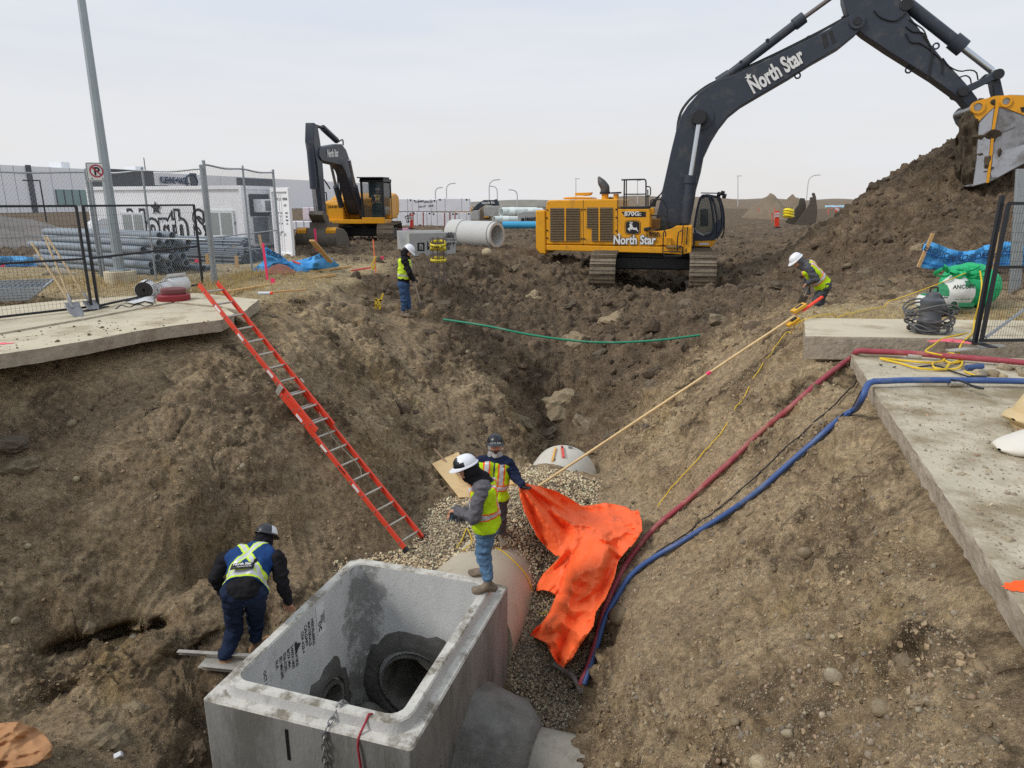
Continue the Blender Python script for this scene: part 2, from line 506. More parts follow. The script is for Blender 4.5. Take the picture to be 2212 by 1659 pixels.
cx((10.5,19,.1),(13,18,.25),(15,17,.2),(16.5,20,1.1),(13.6,21.5,.75),(15.5,23,1.7),(18,22,2.0),(12,25.5,.8),(12.6,27,1.55),(14,27.2,2.5),(16.3,27.5,3.85),(19.4,28,5.5),(22,28.5,5.9),(25,27,5.4),(23,23,3.2),(21,19,1.6),(28,22,3),(32,27,3),(15,31,1.9),(20,32,3.8),(25,33,3),(20,37,.3),(30,36,.5),(12.5,29,.9),(22,15,.2),(30,15,.1),(40,25,0),(40,40,0))
for x in(-7,-5,-3,-1,.6):
 cx((x,4.4,-3.0 if x>-6 else-2.2),(x,3.0,-1.75),(x,1.9,-.5),(x,.8,-.05),(x,-1,0))
cx((2.0,2.0,-.5),(1.6,1.2,-.1),(2,-.5,-.05),(-9,2,-.3),(-10,-1,0),(5,-1,-.4),(-1,5,-4.2),(-2.6,5.3,-4.0),(.0,4.9,-4.4),(.9,4.8,-3.4),(-1.2,6.6,-5.4))
CPT=np.array(CPT,np.float64)
_A=np.sqrt(((CPT[:,None,:2]-CPT[None,:,:2])**2).sum(2))
_n=len(CPT)
_K=np.zeros((_n+3,_n+3))
_K[:_n,:_n]=_A-np.eye(_n)*0.02
_K[:_n,_n]=1;_K[_n,:_n]=1
_K[:_n,_n+1:]=CPT[:,:2];_K[_n+1:,:_n]=CPT[:,:2].T
_W=np.linalg.solve(_K,np.concatenate([CPT[:,2],np.zeros(3)]))
def smooth01(t):
 t=np.clip(t,0,1)
 return t*t*(3-2*t)
def base_z(x,y):
 x=np.asarray(x,np.float32).ravel();y=np.asarray(y,np.float32).ravel()
 out=np.empty(len(x),np.float32)
 wx=_W[:_n].astype(np.float32);cxy=CPT[:,:2].astype(np.float32)
 for a in range(0,len(x),60000):
  b=slice(a,a+60000)
  d=np.sqrt((x[b,None]-cxy[None,:,0])**2+(y[b,None]-cxy[None,:,1])**2)
  out[b]=d@wx+np.float32(_W[_n])+x[b]*np.float32(_W[_n+1])+y[b]*np.float32(_W[_n+2])
 far=smooth01((np.maximum(np.maximum(np.abs(x)-28,y-42),-y-1.5))/14)
 return out*(1-far)
def gz(x,y):
 return float(base_z([x],[y])[0])
# -------------------------- the ground sheet
def axis(parts):
 a=[parts[0][0]]
 for lo,hi,s0,s1 in parts:
  n=max(2,int(round((hi-lo)/((s0+s1)/2))))
  st=np.linspace(s0,s1,n);st*=(hi-lo)/st.sum()
  a.extend((lo+np.cumsum(st)).tolist())
 return np.array(a,np.float32)
gs_=axis([(-40,-6,12,1.5),(-6,-1.15,1.2,.02),(-1.15,-1,.01,.0027),(-1,1,.0026,.0026),(1,1.15,.0027,.01),(1.15,6,.02,1.2),(6,40,1.5,12)])
def geo(y0,y1,k):
 n=int(math.log(y1/y0)/k);return list(y0*np.exp(np.linspace(0,math.log(y1/y0),n,endpoint=False)))
gy=np.array(list(np.linspace(-60,-4,6))+list(np.linspace(-3.5,1.5,14))+geo(1.6,3,.01)+geo(3,30,.0037)+geo(30,60,.012)+geo(60,950,.06),np.float32)
gw=.86*np.maximum(gy,1.6)+.9
NX,NY=len(gs_),len(gy)
Y=np.repeat(gy,NX);X=(gw[:,None]*gs_[None,:]).ravel().astype(np.float32)
Z=base_z(X,Y)
def in_poly(x,y,poly):
 r=np.zeros(len(x),bool)
 n=len(poly)
 for i in range(n):
  x0,y0=poly[i][:2];x1,y1=poly[(i+1)%n][:2]
  c=((y0>y)!=(y1>y))&(x<(x1-x0)*(y-y0)/(y1-y0+1e-12)+x0)
  r^=c
 return r
def dist_poly(x,y,poly):
 d=np.full(len(x),1e9,np.float32)
 n=len(poly)
 for i in range(n):
  a=np.array(poly[i][:2]);b=np.array(poly[(i+1)%n][:2])
  ab=b-a
  t=np.clip(((x-a[0])*ab[0]+(y-a[1])*ab[1])/(ab@ab),0,1)
  d=np.minimum(d,np.hypot(x-a[0]-t*ab[0],y-a[1]-t*ab[1]))
 return np.where(in_poly(x,y,poly),-d,d)
ROADL=[Pz(u,v,-.03)for u,v in((-700,890),(0,765),(90,752),(180,737),(290,716),(370,704),(478,691),(505,678),(478,660),(372,649),(180,684),(0,714),(-250,757),(-700,830))]
ROADL=[(p.x,p.y)for p in ROADL]
WALKL=[Pz(-700,818,0),Pz(0,708,0),Pz(180,680,0),Pz(372,647,0),Pz(478,660,0),Pz(520,668,0),Pz(556,648,0),Pz(460,634,0),Pz(300,640,0),Pz(120,650,0),Pz(-100,672,0),Pz(-700,740,0)]
WALKL=[(p.x,p.y)for p in WALKL]
ROADR=[(4.72,9.46),(4.14,7.72),(3.54,5.9),(3.05,4.4),(2.654,3.18),(2.04,1.3),(1.6,-.5),(16,-.5),(16,8.2),(9.0,8.9)]
WALKR=[(4.28,10.0),(4.62,10.85),(4.95,11.65),(9,11.35),(18,10.6),(18,8.95),(9,9.62)]
dslab=np.minimum(np.minimum(dist_poly(X,Y,ROADL),dist_poly(X,Y,WALKL)),np.minimum(dist_poly(X,Y,ROADR),dist_poly(X,Y,WALKR)))
flat=smooth01((dslab+.02)/.3)
pit=smooth01((-0.15-Z)/.5)
heap=smooth01((Z-.15)/.4)
P3=np.stack([X,Y,Z],1).astype(np.float32)
near=(Y<60)&(Y>-3)&(np.abs(X)<45)
N=np.zeros_like(P3)
Zg=Z.reshape(NY,NX)
dzs=np.gradient(Zg,gs_,axis=1);dzdx=(dzs/gw[:,None]).ravel()
dzdy=np.gradient(Zg,gy,axis=0).ravel()-dzdx*np.repeat(np.gradient(gw,gy),NX)*np.tile(gs_,NY)
N=np.stack([-dzdx,-dzdy,np.ones_like(dzdx)],1)
N/=np.linalg.norm(N,axis=1,keepdims=True)
idx=np.nonzero(near)[0]
Q=P3[idx]
dirtz=np.maximum(pit,np.maximum(heap,.45))[idx]
dist=np.hypot(Q[:,0],Q[:,1])
disp=np.zeros(len(idx),np.float32)
warp=Q+np.stack([vnoise(Q,.9,31),vnoise(Q,.9,32),vnoise(Q,.9,33)],1)*.25
pk_=np.maximum(pit,heap)[idx]
def ridged(Pq,sz,sd):return 1-2*np.abs(vnoise(Pq,sz,sd))
disp+=.15*vnoise(warp,1.7,1)*(.3+.7*pk_)
disp+=.07*vnoise(warp,.62,2)+.045*ridged(warp,.5,22)*pk_
rough_zone=smooth01((vnoise(Q,1.9,8)+.3)/.5)
smear=smooth01((vnoise(Q*np.array([1,1,.6],np.float32),1.1,88)+.02)/.22)*(1-.5*rough_zone)
disp+=(1-.8*smear)*(1-.22*smooth01((.3-Q[:,0])/.6)*smooth01((13-Q[:,1])/2))*(.04*vnoise(warp,.24,3)+.036*ridged(warp,.19,23)+.032*vnoise(Q,.10,4)+.026*ridged(Q,.085,24)+.022*vnoise(Q,.045,5))
backz=smooth01((Q[:,1]-12.5)/3.5)
F1,ID=cell(warp,.34,50)
disp+=np.sqrt(np.clip(.55-F1,0,1))*(.09+.2*backz)*(.25+.75*np.maximum(rough_zone,backz*.7))*(ID>.45)
F2,ID2=cell(Q,.15,60)
disp+=np.sqrt(np.clip(.5-F2,0,1))*.09*(.35+.85*np.maximum(rough_zone,backz))*(ID2>.4)*(1-.8*smear)
F3,ID3=cell(Q,.075,65)
disp+=np.sqrt(np.clip(.5-F3,0,1))*.042*(.3+.7*rough_zone)*(ID3>.35)*(1-.9*smear)
ph=(Q[:,2]+.12*vnoise(Q,.7,9)+.05*vnoise(Q,.2,10))/.23
saw=ph-np.floor(ph)
disp+=.06*(saw-.5)*pit[idx]*smooth01((vnoise(Q,1.3,11)+.15)/.4)*(1-.5*smear)
ck=ridged(warp,.75,95)
disp-=.05*smooth01((ck-.93)/.06)*pit[idx]*smooth01((vnoise(Q,1.0,96)+.0)/.3)
mkall=np.zeros(len(idx),np.float32)
for(u,v,z,du,dv,rad)in((975,860,-2.05,60,130,1.1),(880,760,-1.5,60,130,.8),(1040,930,-2.6,50,100,.8),(300,1190,-2.2,-70,130,.95),(640,1080,-2.1,30,120,.8),(1560,830,-1.4,-120,120,.9),(1650,1120,-1.8,-120,120,1.1)):
 c0=Pz(u,v,z);c1=Pz(u+du,v+dv,z-.5)
 d2=Vector((c1.x-c0.x,c1.y-c0.y)).normalized()
 ax=(Q[:,0]-c0.x)*-d2.y+(Q[:,1]-c0.y)*d2.x
 al=(Q[:,0]-c0.x)*d2.x+(Q[:,1]-c0.y)*d2.y
 mk=np.exp(-(ax/rad)**2*2-(al/(rad*1.1))**2*2)*pit[idx]
 mkall=np.maximum(mkall,mk)
 sv_=np.stack([ax+.05*vnoise(Q,.4,40),al*.10,np.zeros_like(ax)],1).astype(np.float32)
 g=vnoise(sv_,.10,41)+.5*vnoise(sv_,.045,42)
 disp=disp*(1-.85*mk)+mk*.04*g
grav_poly=[(p.x,p.y)for p in(Pz(838,1192,-3.2),Pz(880,1180,-3.2),Pz(930,1100,-3.05),Pz(985,1062,-2.9),Pz(1100,1050,-2.8),Pz(1160,1000,-2.75),Pz(1215,1000,-2.75),Pz(1275,1022,-2.8),Pz(1300,1050,-2.95),Pz(1290,1100,-3.0))]+[(1.35,9.4),(1.15,8.3),(.95,7.4),(.75,6.75),(.2,6.9),(-.1,7.75),(-2.3,8.35),(-2.6,8.9)]
dgr=dist_poly(Q[:,0],Q[:,1],grav_poly)
grav=smooth01(-dgr/.12+.3)
disp=disp*(1-.8*grav)+grav*.02*vnoise(Q,.09,12)
verge=smooth01(1-np.maximum(np.abs(Q[:,2]+.04)-.07,0)/.1)*smooth01((-3.2-Q[:,0])/1.0)*smooth01((26-Q[:,1])/4)
verger=smooth01((Q[:,0]-5.0)/.4)*smooth01((14.0-Q[:,1])/1.0)*smooth01((Q[:,1]-10.5)/.5)*smooth01(1-np.maximum(np.abs(Q[:,2]+.04)-.1,0)/.15)
vg=np.maximum(verge,verger)
disp*=(1-.75*vg)
field=(1-pit[idx])*(1-heap[idx])
disp*=1-.35*field
disp*=flat[idx]
ledge_out=disp
Q2=Q+N[idx]*disp[:,None]
_a,_o=np.array([.294,.9558]),np.array([-.87,5.02])
_q=(Q2[:,0]-_o[0])*_a[0]+(Q2[:,1]-_o[1])*_a[1];_p=-(Q2[:,0]-_o[0])*_a[1]+(Q2[:,1]-_o[1])*_a[0]
inbox=(_p>.06)&(_p<2.14)&(_q>.06)&(_q<2.74)
Q2[inbox,2]=-5.6
for(u,v,zr,R0,A0,am)in((250,1450,-2.98,1.15,.8,1.0),(470,1385,-3.05,.75,.8,1.0),(1320,1400,-3.0,.55,.4,1.0)):
 c0=Pz(u,v,zr-.25);dh=Vector((c0.x,c0.y)).normalized()
 lat=(Q2[:,0]-c0.x)*-dh.y+(Q2[:,1]-c0.y)*dh.x;lon=(Q2[:,0]-c0.x)*dh.x+(Q2[:,1]-c0.y)*dh.y
 m_=np.clip(1-(lat/R0)**2-(lon/(R0*.9))**2,0,1)*smooth01((zr-Q[:,2]+.04*vnoise(Q,.3,14))/.3)
 Q2[:,0]+=dh.x*A0*m_;Q2[:,1]+=dh.y*A0*m_;Q2[:,2]-=.12*m_
P3[idx]=Q2
zone=np.zeros((len(P3),4),np.float32)
zone[:,3]=0
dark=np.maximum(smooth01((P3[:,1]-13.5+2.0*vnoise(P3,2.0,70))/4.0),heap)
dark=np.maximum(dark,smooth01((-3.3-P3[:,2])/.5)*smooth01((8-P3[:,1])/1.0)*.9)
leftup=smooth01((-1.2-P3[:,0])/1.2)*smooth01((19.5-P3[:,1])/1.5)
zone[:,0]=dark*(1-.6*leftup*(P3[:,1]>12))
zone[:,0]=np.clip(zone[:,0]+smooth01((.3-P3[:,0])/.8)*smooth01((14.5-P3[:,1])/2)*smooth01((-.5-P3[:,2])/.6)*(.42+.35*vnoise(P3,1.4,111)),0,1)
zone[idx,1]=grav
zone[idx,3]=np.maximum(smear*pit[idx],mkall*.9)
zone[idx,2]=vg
me=bpy.data.meshes.new('ground')
me.vertices.add(len(P3))
me.vertices.foreach_set('co',P3.ravel())
ii=np.arange((NY-1)*(NX-1))
r,c=ii//(NX-1),ii%(NX-1)
q0=r*NX+c
quads=np.stack([q0,q0+1,q0+1+NX,q0+NX],1).astype(np.int32)
ib=np.zeros(len(P3),bool);ib[idx[inbox]]=True
quads=quads[~ib[quads].any(1)]
me.loops.add(len(quads)*4)
me.loops.foreach_set('vertex_index',quads.ravel())
me.polygons.add(len(quads))
me.polygons.foreach_set('loop_start',np.arange(len(quads),dtype=np.int32)*4)
me.polygons.foreach_set('use_smooth',np.ones(len(quads),bool))
me.update(calc_edges=True)
att=me.color_attributes.new('zone','FLOAT_COLOR','POINT')
att.data.foreach_set('color',zone.ravel())
def soil_material():
 m=bpy.data.materials.new('soil')
 m.use_nodes=True
 n=m.node_tree.nodes;l=m.node_tree.links
 b=n['Principled BSDF']
 b.inputs['Roughness'].default_value=0.95
 b.inputs['Specular IOR Level'].default_value=0.12
 tc=n.new('ShaderNodeTexCoord')
 at=n.new('ShaderNodeAttribute');at.attribute_name='zone'
 sp=n.new('ShaderNodeSeparateColor');l.new(at.outputs['Color'],sp.inputs[0])
 def noise(s,d=6,r=.6,dist=0):
  k=n.new('ShaderNodeTexNoise');k.inputs['Scale'].default_value=s;k.inputs['Detail'].default_value=d
  k.inputs['Roughness'].default_value=r;k.inputs['Distortion'].default_value=dist
  l.new(tc.outputs['Object'],k.inputs['Vector']);return k.outputs[0]
 def ramp(f,*st):
  k=n.new('ShaderNodeValToRGB');l.new(f,k.inputs[0])
  e=k.color_ramp.elements
  while len(e)<len(st):e.new(.5)
  for a,(p,c)in zip(e,st):a.position=p;a.color=(*c,1)
  return k.outputs[0]
 def mix(f,a,b_,mode='MIX'):
  k=n.new('ShaderNodeMix');k.data_type='RGBA';k.blend_type=mode
  if isinstance(f,(int,float)):k.inputs[0].default_value=f
  else:l.new(f,k.inputs[0])
  for i,s in((6,a),(7,b_)):
   if isinstance(s,tuple):k.inputs[i].default_value=(*s,1)
   else:l.new(s,k.inputs[i])
  return k.outputs[2]
 clay=ramp(noise(.9,9,.68,.5),(.28,S(106,90,71)),(.44,S(150,130,103)),(.58,S(184,163,131)),(.74,S(124,106,84)))
 och=ramp(noise(.5,5,.55,.8),(.56,(0,0,0)),(.72,(.8,.8,.8)))
 clay=mix(och,clay,S(162,138,96))
 wet=ramp(noise(1.3,8,.7,.8),(.50,(0,0,0)),(.62,(1,1,1)))
 clay=mix(wet,clay,S(84,70,55))
 smo=ramp(at.outputs['Alpha'],(.3,(0,0,0)),(.9,(.65,.65,.65)))
 clay=mix(smo,clay,S(168,147,118))
 pale=ramp(noise(2.3,8,.72,.6),(.60,(0,0,0)),(.70,(.7,.7,.7)))
 clay=mix(pale,clay,S(190,172,140))
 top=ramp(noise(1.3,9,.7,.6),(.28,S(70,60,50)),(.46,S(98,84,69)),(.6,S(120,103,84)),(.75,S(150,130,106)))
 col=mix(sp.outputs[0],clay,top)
 sand=ramp(noise(3.0,8,.7),(.35,S(158,140,110)),(.65,S(192,174,136)))
 col=mix(sp.outputs[2],col,sand)
 col=mix(sp.outputs[1],col,S(120,110,98))
 fine=ramp(noise(13,10,.82),(.36,(.46,.45,.44)),(.5,(.95,.95,.95)),(.62,(1.5,1.48,1.42)))
 col=mix(.95,col,fine,'MULTIPLY')
 fin2=ramp(noise(110,4,.8),(.38,(.6,.6,.6)),(.62,(1.35,1.34,1.3)))
 col=mix(.45,col,fin2,'MULTIPLY')
 v=n.new('ShaderNodeTexVoronoi');v.inputs['Scale'].default_value=48
 l.new(tc.outputs['Object'],v.inputs['Vector'])
 grit=ramp(v.outputs['Distance'],(.20,(1,1,1)),(.26,(0,0,0)))
 gate=ramp(noise(3.0,5),(.42,(0,0,0)),(.56,(.8,.8,.8)))
 gm=mix(1.0,grit,gate,'MULTIPLY')
 col=mix(gm,col,S(190,178,154))
 l.new(col,b.inputs['Base Color'])
 b1=n.new('ShaderNodeBump');b1.inputs['Strength'].default_value=.9;b1.inputs['Distance'].default_value=.04
 l.new(noise(22,8,.72),b1.inputs['Height'])
 b2=n.new('ShaderNodeBump');b2.inputs['Strength'].default_value=.8;b2.inputs['Distance'].default_value=.015
 l.new(noise(85,4,.7),b2.inputs['Height'])
 l.new(b1.outputs[0],b2.inputs['Normal'])
 l.new(b2.outputs[0],b.inputs['Normal'])
 return m
SOIL=soil_material()
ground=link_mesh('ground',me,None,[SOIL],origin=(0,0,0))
tag(ground,'brown excavated earth with the open trench cut through it','ground',kind='structure')
NEARP,NEARN=P3[idx],N[idx]
NEARPIT=pit[idx];NEARDS=dslab[idx];NEARG=grav;NEARV=vg;NEARHEAP=heap[idx]
# -------------------------- stones
def stone_variants(k,sub=1,seed=3,squash=(.6,1.0),amp=.28):
 out=[]
 for i in range(k):
  bm=bmesh.new()
  bmesh.ops.create_icosphere(bm,subdivisions=sub,radius=1)
  vs=np.array([v.co[:]for v in bm.verts],np.float32)
  fs=np.array([[v.index for v in f.verts]for f in bm.faces],np.int32)
  bm.free()
  d=1+amp*vnoise(vs+i*7.3,.9,seed+i)
  vs=vs*d[:,None]*np.array([1,random.uniform(.65,1),random.uniform(*squash)],np.float32)
  out.append((vs,fs))
 return out
def rand_rot(n):
 q=RNG.normal(size=(n,4));q/=np.linalg.norm(q,axis=1,keepdims=True)
 a,b,c,d=q.T
 return np.stack([np.stack([1-2*(c*c+d*d),2*(b*c-a*d),2*(b*d+a*c)],1),np.stack([2*(b*c+a*d),1-2*(b*b+d*d),2*(c*d-a*b)],1),np.stack([2*(b*d-a*c),2*(c*d+a*b),1-2*(b*b+c*c)],1)],1).astype(np.float32)
def scatter(name,pos,size,variants,cols,mtl,smooth=True,flatten=1.0):
 """many stones in one mesh with a colour per stone"""
 Vs,Fs,Cs=[],[],[]
 off=0
 n=len(pos)
 R=rand_rot(n)
 which=RNG.integers(0,len(variants),n)
 for k,(vs,fs)in enumerate(variants):
  s=np.nonzero(which==k)[0]
  if not len(s):continue
  p=np.einsum('nij,vj->nvi',R[s],vs)*size[s][:,None,None]
  p[:,:,2]*=flatten
  p+=pos[s][:,None,:]
  nv=len(vs)
  Vs.append(p.reshape(-1,3))
  f=fs[None]+(np.arange(len(s))*nv)[:,None,None]+off
  Fs.append(f.reshape(-1,3))
  Cs.append(np.repeat(cols[s],nv,0))
  off+=nv*len(s)
 V=np.concatenate(Vs).astype(np.float32);F=np.concatenate(Fs).astype(np.int32);C=np.concatenate(Cs).astype(np.float32)
 me=bpy.data.meshes.new(name)
 me.vertices.add(len(V));me.vertices.foreach_set('co',V.ravel())
 me.loops.add(len(F)*3);me.loops.foreach_set('vertex_index',F.ravel())
 me.polygons.add(len(F));me.polygons.foreach_set('loop_start',np.arange(len(F),dtype=np.int32)*3)
 me.polygons.foreach_set('use_smooth',np.full(len(F),smooth))
 me.update(calc_edges=True)
 a=me.color_attributes.new('tint','FLOAT_COLOR','POINT')
 a.data.foreach_set('color',np.concatenate([C,np.ones((len(C),1),np.float32)],1).ravel())
 return link_mesh(name,me,None,[mtl],origin=(0,0,0))
def tint_material(name,rough=.9,bump=.5,bscale=60):
 m=mat(name,(1,1,1),rough,var=.18,scale=25,bump=bump,bscale=bscale,spec=.15)
 n=m.node_tree.nodes;l=m.node_tree.links
 a=n.new('ShaderNodeAttribute');a.attribute_name='tint'
 mx=[k for k in n if k.type=='MIX'][0]
 l.new(a.outputs['Color'],mx.inputs[6])
 return m
STONEM=tint_material('stone_tint')
CLODM=tint_material('clod_tint',.97,.9,35)
def visible_weight(p):
 d=np.hypot(p[:,0],p[:,1])
 ang=np.abs(p[:,0])/np.maximum(p[:,1],.1)
 return(ang<.85)&(p[:,1]>1.5)
def pick(n,wgt):
 cum=np.cumsum(wgt);cum/=cum[-1]
 return np.searchsorted(cum,RNG.random(n))
dx_=np.gradient(gs_);dy_=np.gradient(gy)
AREA=(np.outer(dy_*gw,dx_).ravel()[idx]/np.maximum(NEARN[:,2],.2)).astype(np.float64)
VIS=visible_weight(NEARP).astype(np.float64)
DD=np.hypot(NEARP[:,0],NEARP[:,1])
TAN=np.array([S(168,156,134),S(148,136,116),S(186,172,146),S(134,124,110),S(160,146,128),S(176,150,126)],np.float32)
def tan_cols(n,k=1.0):
 return TAN[RNG.integers(0,len(TAN),n)]*(RNG.uniform(.75,1.12,(n,1)).astype(np.float32))*k
sv=stone_variants(8,1,3,amp=.38)
gi=pick(25000,AREA*NEARG*(NEARG>.3)*(NEARP[:,2]>-5))
gp=NEARP[gi]+RNG.normal(0,.012,(len(gi),3)).astype(np.float32)
gs=RNG.uniform(.010,.027,len(gi)).astype(np.float32)
gc=np.array([S(196,178,148),S(176,158,130),S(208,192,162),S(156,140,114),S(132,116,96)],np.float32)[RNG.integers(0,5,len(gi))]
mud=smooth01((vnoise(gp,.8,90)+.1)/.5)*.35+smooth01((-3.4-gp[:,2])/.4)*.3
gc=np.minimum(gc*1.5,.84)
gc=gc*(1-mud[:,None])+np.array(S(104,94,82),np.float32)*mud[:,None]
o=scatter('gravel',gp,gs,sv,gc,STONEM,smooth=False)
tag(o,'pale crushed gravel bedding heaped over the buried pipe','gravel',kind='stuff')
rightb=smooth01((NEARP[:,0]-.7)/.8)*smooth01((13-NEARP[:,1])/2)
den=AREA*VIS*NEARPIT*(NEARDS>.03)*(NEARG<.3)*(.25+1.6*rightb)*(.35+1.3*smooth01((vnoise(NEARP,.7,77)+.1)/.5))/np.maximum(DD,4)**1.0
pi_=pick(12000,den)
pp=NEARP[pi_]
ps=np.minimum(RNG.pareto(2.6,len(pi_))*.006+.006,.03).astype(np.float32)
o=scatter('pebbles',pp,ps,stone_variants(6,1,23,amp=.22),tan_cols(len(pi_),.92),STONEM,smooth=True)
tag(o,'small rounded tan pebbles bedded in the trench walls','pebbles',kind='stuff')
dk=zone[idx,0]
den=AREA*VIS*(NEARDS>.06)*(NEARG<.2)*(1-NEARV)*(NEARP[:,1]<40)*(.15+dk*1.2)*(.2+smooth01((vnoise(NEARP,1.6,81)+.1)/.4))/np.maximum(DD,6)**.6
ci=pick(11000,den)
cs=np.minimum(RNG.pareto(2.2,len(ci))*.022+.016,.16).astype(np.float32)*(.55+.45*smooth01((DD[ci]-8)/8)).astype(np.float32)
mixd=dk[ci][:,None]
cc=(np.array(S(140,125,102),np.float32)*(1-mixd)+np.array(S(96,83,69),np.float32)*mixd)*RNG.uniform(.8,1.2,(len(ci),1)).astype(np.float32)
o=scatter('earth_clods',NEARP[ci],cs,stone_variants(8,1,43,amp=.55),cc,CLODM,smooth=False)
tag(o,'loose dark brown clods of dug earth','earth',kind='stuff')
def chips(k,seed):
 out=[]
 r=random.Random(seed)
 for _ in range(k):
  vs=np.array([(1,0,0),(-1,0,0),(0,1,0),(0,-1,0),(0,0,1),(0,0,-1)],np.float32)
  vs=vs*np.array([[r.uniform(.5,1.2)]for _ in range(6)],np.float32)+np.array([[r.uniform(-.3,.3)for _ in range(3)]for _ in range(6)],np.float32)
  fs=np.array([(0,2,4),(2,1,4),(1,3,4),(3,0,4),(2,0,5),(1,2,5),(3,1,5),(0,3,5)],np.int32)
  out.append((vs,fs))
 return out
den=AREA*VIS*(NEARDS>.05)*(NEARG<.3)*(1-.8*NEARV)*(NEARP[:,1]<24)*(.12+smooth01((vnoise(NEARP,.55,181)+.05)/.35))/np.maximum(DD,4)**1.1
ki=pick(52000,den)
ks=np.minimum(RNG.pareto(2.0,len(ki))*.008+.007,.042).astype(np.float32)*(.8+.5*smooth01((DD[ki]-7)/9)).astype(np.float32)
mixd=dk[ki][:,None]
cc=(np.array(S(160,140,112),np.float32)*(1-mixd)+np.array(S(110,95,78),np.float32)*mixd)*RNG.uniform(.55,1.35,(len(ki),1)).astype(np.float32)
o=scatter('soil_crumbs',NEARP[ki],ks,chips(8,9),cc,CLODM,smooth=False)
tag(o,'gritty crumbs of broken soil on the trench faces','soil',kind='stuff')
den=AREA*VIS*(NEARDS>.3)*(NEARG<.05)*(1-NEARV)*(NEARP[:,1]<34)*(NEARP[:,1]>12.8)*(.1+dk)*(.1+smooth01((vnoise(NEARP,2.0,83)+.15)/.4))*(NEARPIT+NEARHEAP+.25)
ci=pick(1500,den)
cs=np.minimum(RNG.pareto(2.2,len(ci))*.05+.05,.2).astype(np.float32)
cv=[]
for i,(vs,fs)in enumerate(stone_variants(8,2,63,amp=.5)):
 k_=1+vnoise(vs+i,.6,7)*.25+(1-2*np.abs(vnoise(vs+i,.4,9)))*.18
 cv.append((vs*k_[:,None],fs))
cc=np.array(S(100,87,73),np.float32)*RNG.uniform(.75,1.3,(len(ci),1)).astype(np.float32)
o=scatter('earth_clods',NEARP[ci]-np.array([0,0,.02],np.float32),cs,cv,cc,CLODM,smooth=False)
tag(o,'large broken clods of dark earth below the excavators','earth',kind='stuff')
# -------------------------- height of the finished ground, and photo ray -> ground
ZG=P3[:,2].reshape(NY,NX)
def hz(x,y):
 x=np.atleast_1d(np.asarray(x,np.float64));y=np.atleast_1d(np.asarray(y,np.float64))
 sx_=x/(.86*np.maximum(y,1.6)+.9)
 i=np.clip(np.searchsorted(gs_,sx_)-1,0,NX-2);j=np.clip(np.searchsorted(gy,y)-1,0,NY-2)
 a=np.clip((sx_-gs_[i])/(gs_[i+1]-gs_[i]),0,1);b=np.clip((y-gy[j])/(gy[j+1]-gy[j]),0,1)
 return(ZG[j,i]*(1-a)+ZG[j,i+1]*a)*(1-b)+(ZG[j+1,i]*(1-a)+ZG[j+1,i+1]*a)*b
def H(x,y):
 return float(hz(x,y)[0])
def Pt(u,v,off=0.0,tmin=2.0,tmax=90.0):
 d=ray(u,v)
 t=np.concatenate([np.arange(tmin,30,.01),np.arange(30,tmax,.05)])
 g=hz(d.x*t,d.y*t)+off
 k=np.nonzero(CAMZ+d.z*t<g)[0]
 tt=t[k[0]]if len(k)else tmax
 return Vector((d.x*tt,d.y*tt,CAMZ+d.z*tt))
def zc(x0,y0,s):
 """coordinates read in an enlarged crop (source origin x0,y0, scale s) -> 2212-wide photo"""
 return lambda x,y:((x0+x/s)*.8848,(y0+y/s)*.8848)
def resample(pts,n):
 pts=[Vector(p)for p in pts]
 L=[0]
 for a,b in zip(pts,pts[1:]):L.append(L[-1]+(b-a).length)
 out=[]
 m=len(pts)
 for k in range(n):
  s=L[-1]*k/(n-1)
  i=0
  while i<m-2 and L[i+1]<s:i+=1
  t=(s-L[i])/max(1e-9,L[i+1]-L[i])
  p0,p1,p2,p3=pts[max(i-1,0)],pts[i],pts[i+1],pts[min(i+2,m-1)]
  out.append(0.5*((2*p1)+(p2-p0)*t+(2*p0-5*p1+4*p2-p3)*t*t+(3*p1-p0-3*p2+p3)*t**3))
 return out
